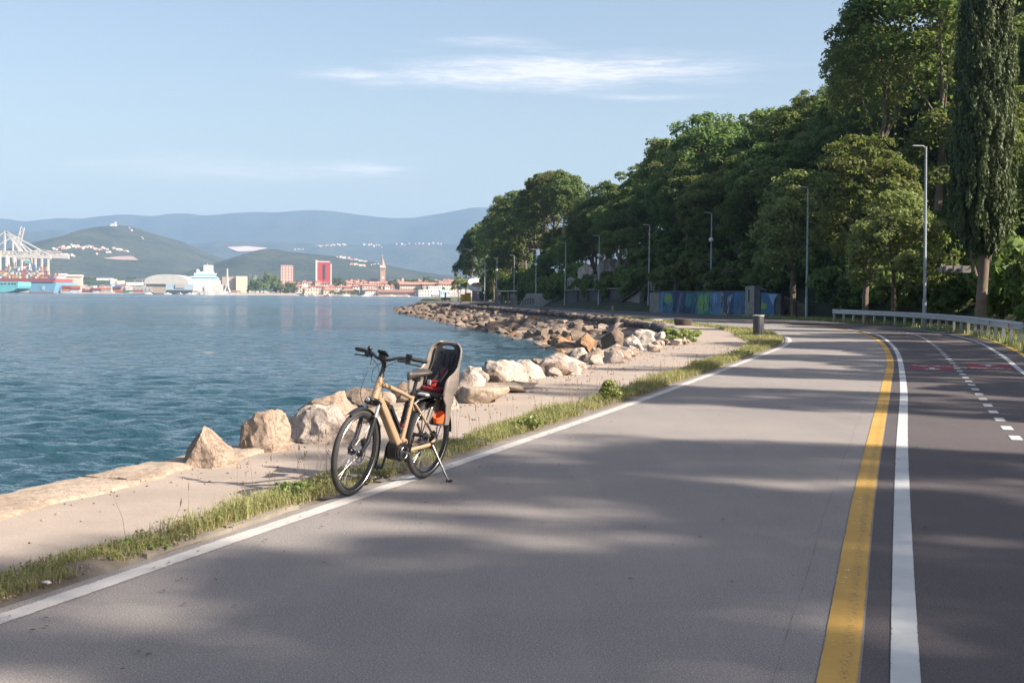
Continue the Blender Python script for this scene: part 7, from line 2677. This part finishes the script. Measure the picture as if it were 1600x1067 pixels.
def gantry(px, Yg, boom0, boom1, apex, lab, upright=None):
    """A ship-to-shore crane: portal legs, boom with stays, machinery house."""
    k_ = S_T(Yg)
    p = P(px, 457.5, Yg)
    root = empty('gantry_crane', (p.x, Yg, 1.2))
    tag(root, lab, 'gantry crane', 'white gantry cranes of the port')
    z = lambda py: (457.5 - py) * k_
    X = lambda q: (q - px) * k_
    zb = z(401)
    mat = FM['white']
    for x in (-2.5, 7.5):
        for y in (0, 24): MB().bar((x * k_, y, 0), (x * k_, y, zb), 2.2, 2.2).build('leg', mat, root)
        MB().bar((x * k_, 0, zb * 0.5), (x * k_, 24, zb * 0.5), 1.8, 1.8).build('cross_beam', mat, root)
    MB().bar((X(boom0), 10, zb), (X(boom1), 10, zb - 3 * k_), 3.0, 4.5 * k_).build('boom', mat, root)
    MB().bar((0, 10, zb), (0.8 * k_, 10, z(apex)), 2.0, 2.0).build('mast', mat, root)
    mb = MB()
    for q in (0.42, 0.70, 0.98): mb.bar((0.8 * k_, 10, z(apex)), (X(boom1) * q, 10, zb), 1.5, 1.5)
    mb.bar((0.8 * k_, 10, z(apex)), (X(boom0), 10, zb), 1.5, 1.5)
    mb.build('stay', mat, root)
    lattice(root, 'truss', (X(boom0) * 0.6, 9, zb + 3.5 * k_), (X(boom1) * 0.75, 9, zb + 3.2 * k_), 5 * k_, mat, 14, 1.0)
    boxpart('machine_house', FM['cream'], root, (-9 * k_, 10, zb + 3.2 * k_), (9 * k_, 8, 5 * k_))
    boxpart('cab', FM['grey'], root, (X(boom1) * 0.35, 10, zb - 5 * k_), (4 * k_, 5, 4 * k_))
    if upright:
        lattice(root, 'raised_boom', (X(upright[0]), 14, zb), (X(upright[1]), 14, z(upright[2])), 5.5 * k_, mat, 9, 1.1)


gantry(3, 1705, -40, 76, 364, 'nearest white gantry crane with a long sloping stay over the container ship')
gantry(16, 1745, -30, 44, 372, 'white gantry crane with its lattice boom raised above the container ship', (19, 30, 357))
gantry(58, 1725, 30, 104, 392, 'lower white gantry crane at the right end of the container ship')
MB()
# ---- small craft and odds and ends along the far quays
bm_b = MB().prism([(-4, -1.2), (3, -1.2), (4.6, 0), (3, 1.2), (-4, 1.2)], 0, 1.3).mesh('hull', FM['white'])
cab_b = unit_box('cabin', FM['white'])
for j in range(16):
    px = [232, 262, 280, 296, 312, 330, 345, 372, 401, 474, 488, 512, 541, 570, 612, 634][j]
    Yb2 = 1435 if px > 460 else 1560
    p = P(px, 461.5, Yb2)
    r = empty('moored_boat', (p.x, Yb2, WATER - 0.2), (0, 0, rc2.uniform(-0.5, 0.5)))
    tag(r, 'small white boat moored along the far quay', 'boat', 'small boats along the far quay')
    link('hull', bm_b, r)
    link('cabin', cab_b, r, (0.3, 0, 1.9), None, (3, 1.7, 1.3))

# ---- houses scattered on the far slopes
HM = [MB().add([(-1, -.8, 0), (1, -.8, 0), (1, .8, 0), (-1, .8, 0), (-1, -.8, 1), (1, -.8, 1), (1, .8, 1), (-1, .8, 1), (-1, 0, 1.6), (1, 0, 1.6)],
                [(0, 1, 5, 4), (1, 2, 6, 9, 5), (2, 3, 7, 6), (3, 0, 4, 8, 7), (4, 5, 9, 8), (6, 7, 8, 9)]).mesh('hill_house', FM[c]) for c in ('grey', 'tan', 'pink', 'roof2')]
HC = ['pale grey', 'beige', 'pinkish', 'reddish']


def hamlet(rname, spots, size, where, n=None):
    for (px, py) in spots:
        p = on_ridge(rname, px, py)
        if p is None: continue
        j = rc2.choices(range(4), [5, 4, 2, 2])[0]
        s = size * rc2.uniform(0.4, 0.85)
        o = link('hill_house', HM[j], None, p + Vector((0, -4, -1)), (0, 0, rc2.uniform(0.1, 0.8)), (s, s, s * 1.05))
        tag(o, '%s house %s' % (HC[j], where), 'house', 'houses ' + where)


def line(x0, y0, x1, y1, n, j):
    return [(x0 + (x1 - x0) * (i + rc2.uniform(-.3, .3)) / n, y0 + (y1 - y0) * i / n + rc2.uniform(-j, j)) for i in range(n + 1)]


hamlet('hill_behind_port', line(84, 390.5, 125, 385, 15, 1.8) + line(112, 385.5, 168, 390, 24, 2.4) + line(176, 389, 201, 394, 7, 0.8) + line(70, 396, 116, 401, 18, 2.2) + [(152, 397.5), (168, 395.5), (172, 395)],
       5.0, 'in the village on the hill behind the port')
hamlet('hill_behind_port', [(174, 353.6), (177, 353.4), (180, 353), (182.5, 352.8), (203, 357), (206, 361), (222, 371), (224, 373.5)], 4.5, 'on the top of the hill behind the port')
hamlet('plateau_ridge', line(495, 385, 552, 382, 16, 1.0) + line(556, 381, 596, 386, 10, 1.4) + line(462, 391, 474, 390, 3, .5) + line(620, 382, 690, 381, 10, 1.2) + line(722, 402, 744, 405, 6, 1.2) + line(580, 379, 592, 384, 4, 1), 7.0, 'on the hazy plateau above the town')
hamlet('hill_behind_town', line(528, 402, 573, 409.5, 16, 0.8) + line(548, 413, 570, 416, 12, 1.2) + line(580, 413.5, 600, 413, 6, 0.6), 4.2, 'in the hamlet on the slope behind the bell tower')
ch = on_ridge('hill_behind_port', 178, 353.2)
if ch:
    root = empty('hilltop_church', ch + Vector((0, -6, -1)))
    tag(root, 'tiny white church with a tower on the hilltop behind the port', 'church')
    boxpart('nave', FM['white'], root, (0, 0, 4), (16, 9, 9))
    boxpart('tower', FM['white'], root, (7, 0, 7), (5, 5, 15))

# ================================================================ END OF THE PROMENADE, 250 TO 420 m AWAY
# curved ramp with white parapet and dark wall, two parked cars on it
R0 = P(735, 462, 330)
root = empty('curved_ramp', (R0.x, R0.y, 0))
tag(root, 'curved ramp with white parapet over a dark purple wall where cars are parked', 'ramp')
kk = S_T(330)
Z = lambda py: (459.5 + (740 - 800) * 0.0086 + 1.0 - py) * kk + CAMH - 0.1
ramp_pts = [(735.5, 447, 452, 330), (731.5, 441, 449.5, 336), (731.5, 438, 447, 343), (735, 436, 444, 349), (742, 434.5, 441, 353), (753, 435, 441, 355)]
vs, fs = [], []
for (px, pt, pb, Y) in ramp_pts:
    t_, b_ = P(px, pt, Y), P(px, pb, Y)
    for q, dy in ((t_, 0), (b_, 0), (b_, 0.5), (t_, 0.5)): vs.append(Vector((q.x - R0.x, q.y - R0.y + dy, q.z)))
for i in range(len(ramp_pts) - 1):
    for j in range(4): fs.append((i * 4 + j, i * 4 + (j + 1) % 4, i * 4 + 4 + (j + 1) % 4, i * 4 + 4 + j))
fs += [(0, 1, 2, 3), (20, 23, 22, 21)]
MB().add(vs, fs).build('parapet', FM['white'], root)
fr_pts = [(735.5, 447, 453.5, 329.5), (748, 449.5, 455, 322), (764, 452.5, 457, 316)]
vs, fs = [], []
for (px, pt, pb, Y) in fr_pts:
    t_, b_ = P(px, pt, Y), P(px, pb, Y)
    for q, dy in ((t_, 0), (b_, 0), (b_, 0.5), (t_, 0.5)): vs.append(Vector((q.x - R0.x, q.y - R0.y + dy, q.z)))
for i in range(2):
    for j in range(4): fs.append((i * 4 + j, i * 4 + (j + 1) % 4, i * 4 + 4 + (j + 1) % 4, i * 4 + 4 + j))
fs += [(0, 1, 2, 3), (8, 11, 10, 9)]
MB().add(vs, fs).build('parapet', FM['white'], root)
A_, B2 = P(737.5, 453.6, 330), P(764, 456.8, 316.5)
vs = [Vector((A_.x - R0.x, 0.6, -1)), Vector((B2.x - R0.x, B2.y - R0.y + 0.6, -1)), Vector((B2.x - R0.x, B2.y - R0.y + 0.6, B2.z)), Vector((A_.x - R0.x, 0.6, A_.z))]
vs += [v + Vector((0, 1.0, 0)) for v in vs]
MB().add(vs, [(0, 1, 2, 3), (7, 6, 5, 4), (0, 4, 5, 1), (1, 5, 6, 2), (2, 6, 7, 3), (3, 7, 4, 0)]).build('retaining_face', flatcol('purple_wall', (0.13, 0.095, 0.11)), root)
deckz = P(742, 450.5, 340).z
MB().prism([(0.3, 1.5), (5.2, -12), (6.5, 25), (3.0, 22), (-0.3, 12), (-0.4, 5)], deckz - 0.5, deckz - 0.1).build('deck', M['concrete'], root)


def car(px, py, Y, yaw, mat, lab):
    p = P(px, py, Y)
    r = empty('parked_car', (p.x, p.y, deckz - 0.1), (0, 0, yaw))
    tag(r, lab, 'car', 'cars parked on the ramp')
    prof = [(-2.1, 0.3), (-2.15, 0.75), (-1.5, 0.9), (-0.8, 1.4), (0.7, 1.45), (1.5, 0.95), (2.1, 0.85), (2.15, 0.3)]
    MB().prism(prof, -0.85, 0.85, RXm).build('body', mat, r, bevel=0.08)
    MB().prism([(-1.3, 0.93), (-0.75, 1.34), (0.6, 1.38), (1.25, 0.96)], -0.87, 0.87, RXm).build('window', FM['window'], r)
    MB().prism([(1.05, 0.93), (0.62, 1.40), (0.70, 1.42), (1.45, 0.98)], -0.7, 0.7, RXm).build('windscreen', FM['glassy'], r)
    for x in (-1.35, 1.35):
        for y in (-0.78, 0.78): MB().lathe([(0.31, -0.1), (0.33, -0.05), (0.33, 0.05), (0.31, 0.1)], 14, (x, y, 0.33), RXm).build('wheel', M['rubber'], r, smooth=True)
    for y in (-0.6, 0.6): MB().box((2.14, y, 0.68), (0.05, 0.3, 0.14)).build('headlight', M['globe'], r)


car(744.5, 449, 341, 2.6, flatcol('silver_blue_paint', (0.16, 0.19, 0.26), 0.3), 'dark blue-grey car parked on the curved ramp')
car(751, 449, 333, 2.75, flatcol('dark_paint', (0.05, 0.055, 0.07), 0.3), 'black car parked in front of the blue-grey one on the ramp')
# low lamp posts with round heads, signs and bins
for (px, pb, pt, Y, lab) in [(710.5, 461, 440, 360, 'small park lamp with a round white head by the light-green tree'), (747, 462, 449, 300, 'small park lamp with a round white head before the ramp wall'),
                             (756.5, 463, 449, 290, 'second small park lamp with a round white head before the ramp wall')]:
    p = P(px, pb, Y)
    kk = S_T(Y)
    r = empty('park_lamp', (p.x, p.y, 0))
    tag(r, lab, 'lamp')
    H = (pb - pt) * kk
    MB().tube([(0, 0, -0.2), (0, 0, H)], 0.05, 6).build('pole', M['lamp_grey'], r)
    MB().ball((0, 0, H), 0.22, 10).build('globe_lamp', M['globe'], r, smooth=True)
p = P(719.5, 478, 226)
r = empty('flag_post', (p.x, p.y, 0))
tag(r, 'slim dark-footed post standing on the promenade before the light-green tree', 'post')
MB().tube([(0, 0, -0.2), (0, 0, 5.2)], [0.055, 0.035], 8).build('pole', M['lamp_grey'], r)
MB().tube([(0, 0, 0), (0, 0, 1.1)], [0.11, 0.10], 8).build('sleeve', M['bin_grey'], r)
MB().bar((-0.35, 0, 4.1), (0.1, 0, 4.1), 0.06, 0.05).build('arm', M['lamp_grey'], r)
for (px, pb, w, h, m, lab) in [(722, 464.5, 2.6, 3.4, FM['blue'], 'blue and white sign board beside the small kiosk'), (727, 464, 3.4, 4.6, FM['white'], 'small white kiosk left of the curved ramp')]:
    p = P(px, pb, 318)
    r = empty('kiosk' if 'kiosk' in lab[:14] else 'sign_board', (p.x, p.y, 0), (0, 0, 0.4))
    tag(r, lab, 'kiosk' if 'kiosk' in lab[:14] else 'sign')
    kk = S_T(318)
    boxpart('panel', m, r, (0, 0, h * kk + 0.4), (w * kk, 0.3 if m == FM['blue'] else 1.2, h * kk))
    boxpart('stand', M['bin_grey'], r, (0, 0, 0.3 * h * kk), (w * kk * 0.7, 0.2, 0.6 * h * kk))
for (px, lab, h) in [(723.5, 'yellow recycling bin left of the curved ramp', 1.5), (731, 'taller yellow recycling bin at the foot of the curved ramp', 1.9)]:
    p = P(px, 465.5, 312)
    r = empty('recycling_bin', (p.x, p.y, 0), (0, 0, 0.5))
    tag(r, lab, 'bin')
    boxpart('body', flatcol('yellow_bin', (0.55, 0.33, 0.04)), r, (0, 0, h / 2), (1.2, 0.9, h))
    boxpart('lid', M['bin_grey'], r, (0, 0, h + 0.08), (1.26, 0.96, 0.16))
# bench and dark sculpture post at the tip of the promenade
p = P(697, 473.5, 262)
r = empty('bench', (p.x, p.y, 0), (0, 0, 0.2))
tag(r, 'dark bench at the tip of the promenade', 'bench')
boxpart('seat', M['tub'], r, (0, 0, 0.45), (1.9, 0.5, 0.07))
boxpart('backrest', M['tub'], r, (0, 0.25, 0.75), (1.9, 0.06, 0.35))
for x in (-0.8, 0.8): boxpart('leg', M['bin_grey'], r, (x, 0, 0.21), (0.08, 0.45, 0.42))
p = P(696, 473, 275)
r = empty('stone_post', (p.x, p.y, 0))
tag(r, 'tall dark slab post behind the bench at the tip of the promenade', 'post')
MB().lathe([(0.28, -0.1), (0.24, 0.2), (0.19, 1.8), (0.16, 2.0)], 6).build('shaft', M['concrete_dark'], r)
# light-green tree by the kiosk, and dark ones on the headland behind
pl = P(716, 463, 345)
place_tree(TREES[4], (pl.x, pl.y, 0), 6.9, 1.0, 'sunlit light-green tree standing by itself left of the curved ramp', None, wide=0.95)
hd_ = random.Random(4)
for (px, Y, zb, h, kd) in [(728, 375, 2, 11, 3), (737, 368, 4, 13, 2), (748, 372, 6, 14.5, 3), (759, 368, 7, 15, 0), (765, 372, 10, 14, 1), (770, 350, 6, 16, 2), (780, 330, 6, 16, 3), (790, 315, 6, 15, 0),
                           (802, 300, 6, 14.5, 1), (772, 290, 1, 10, 3), (785, 275, 1, 11, 2), (797, 262, 2, 11, 3), (810, 262, 5, 13, 0), (822, 252, 5, 13, 1), (835, 240, 7, 13.5, 0), (850, 236, 9, 14.5, 3), (866, 228, 10, 14, 0), (880, 220, 10.5, 13.5, 2), (846, 252, 10, 14.5, 1), (815, 272, 9, 15, 3), (800, 290, 10, 14.5, 0), (784, 312, 10, 14.5, 2)]:
    pl = P(px, 460, Y)
    place_tree(TREES[kd], (pl.x, pl.y, zb - 0.5), h, hd_.uniform(0, 6), '%s tree at the far end of the slope %s' % ('dark green' if kd in (2, 3) else 'mid-green', 'behind the parked cars' if Y > 350 else ('rising behind the curved ramp' if Y > 295 else 'behind the grey gate posts')), 'trees around the curved ramp', wide=hd_.uniform(0.9, 1.15))
for j in range(34):
    px = 768 + j * 3.0 + hd_.uniform(-2, 2)
    Y = float(np.interp(px, [768, 800, 870], [318, 262, 214])) + hd_.uniform(0, 16)
    pl = P(px, 460, Y)
    k = hd_.uniform(1.2, 2.4)
    o = link('bush', BUSH[j % 3], None, (pl.x, pl.y, hd_.uniform(-0.1, 2.2)), (0, 0, hd_.uniform(0, 6.28)), (k, k, k * hd_.uniform(0.8, 1.3)))
    tag(o, '%s bush beneath the trees %s' % ('broad' if k > 1.8 else 'small', 'right of the curved ramp' if px < 800 else 'behind the grey gate posts'), 'bush', 'bushes at the far end of the slope')
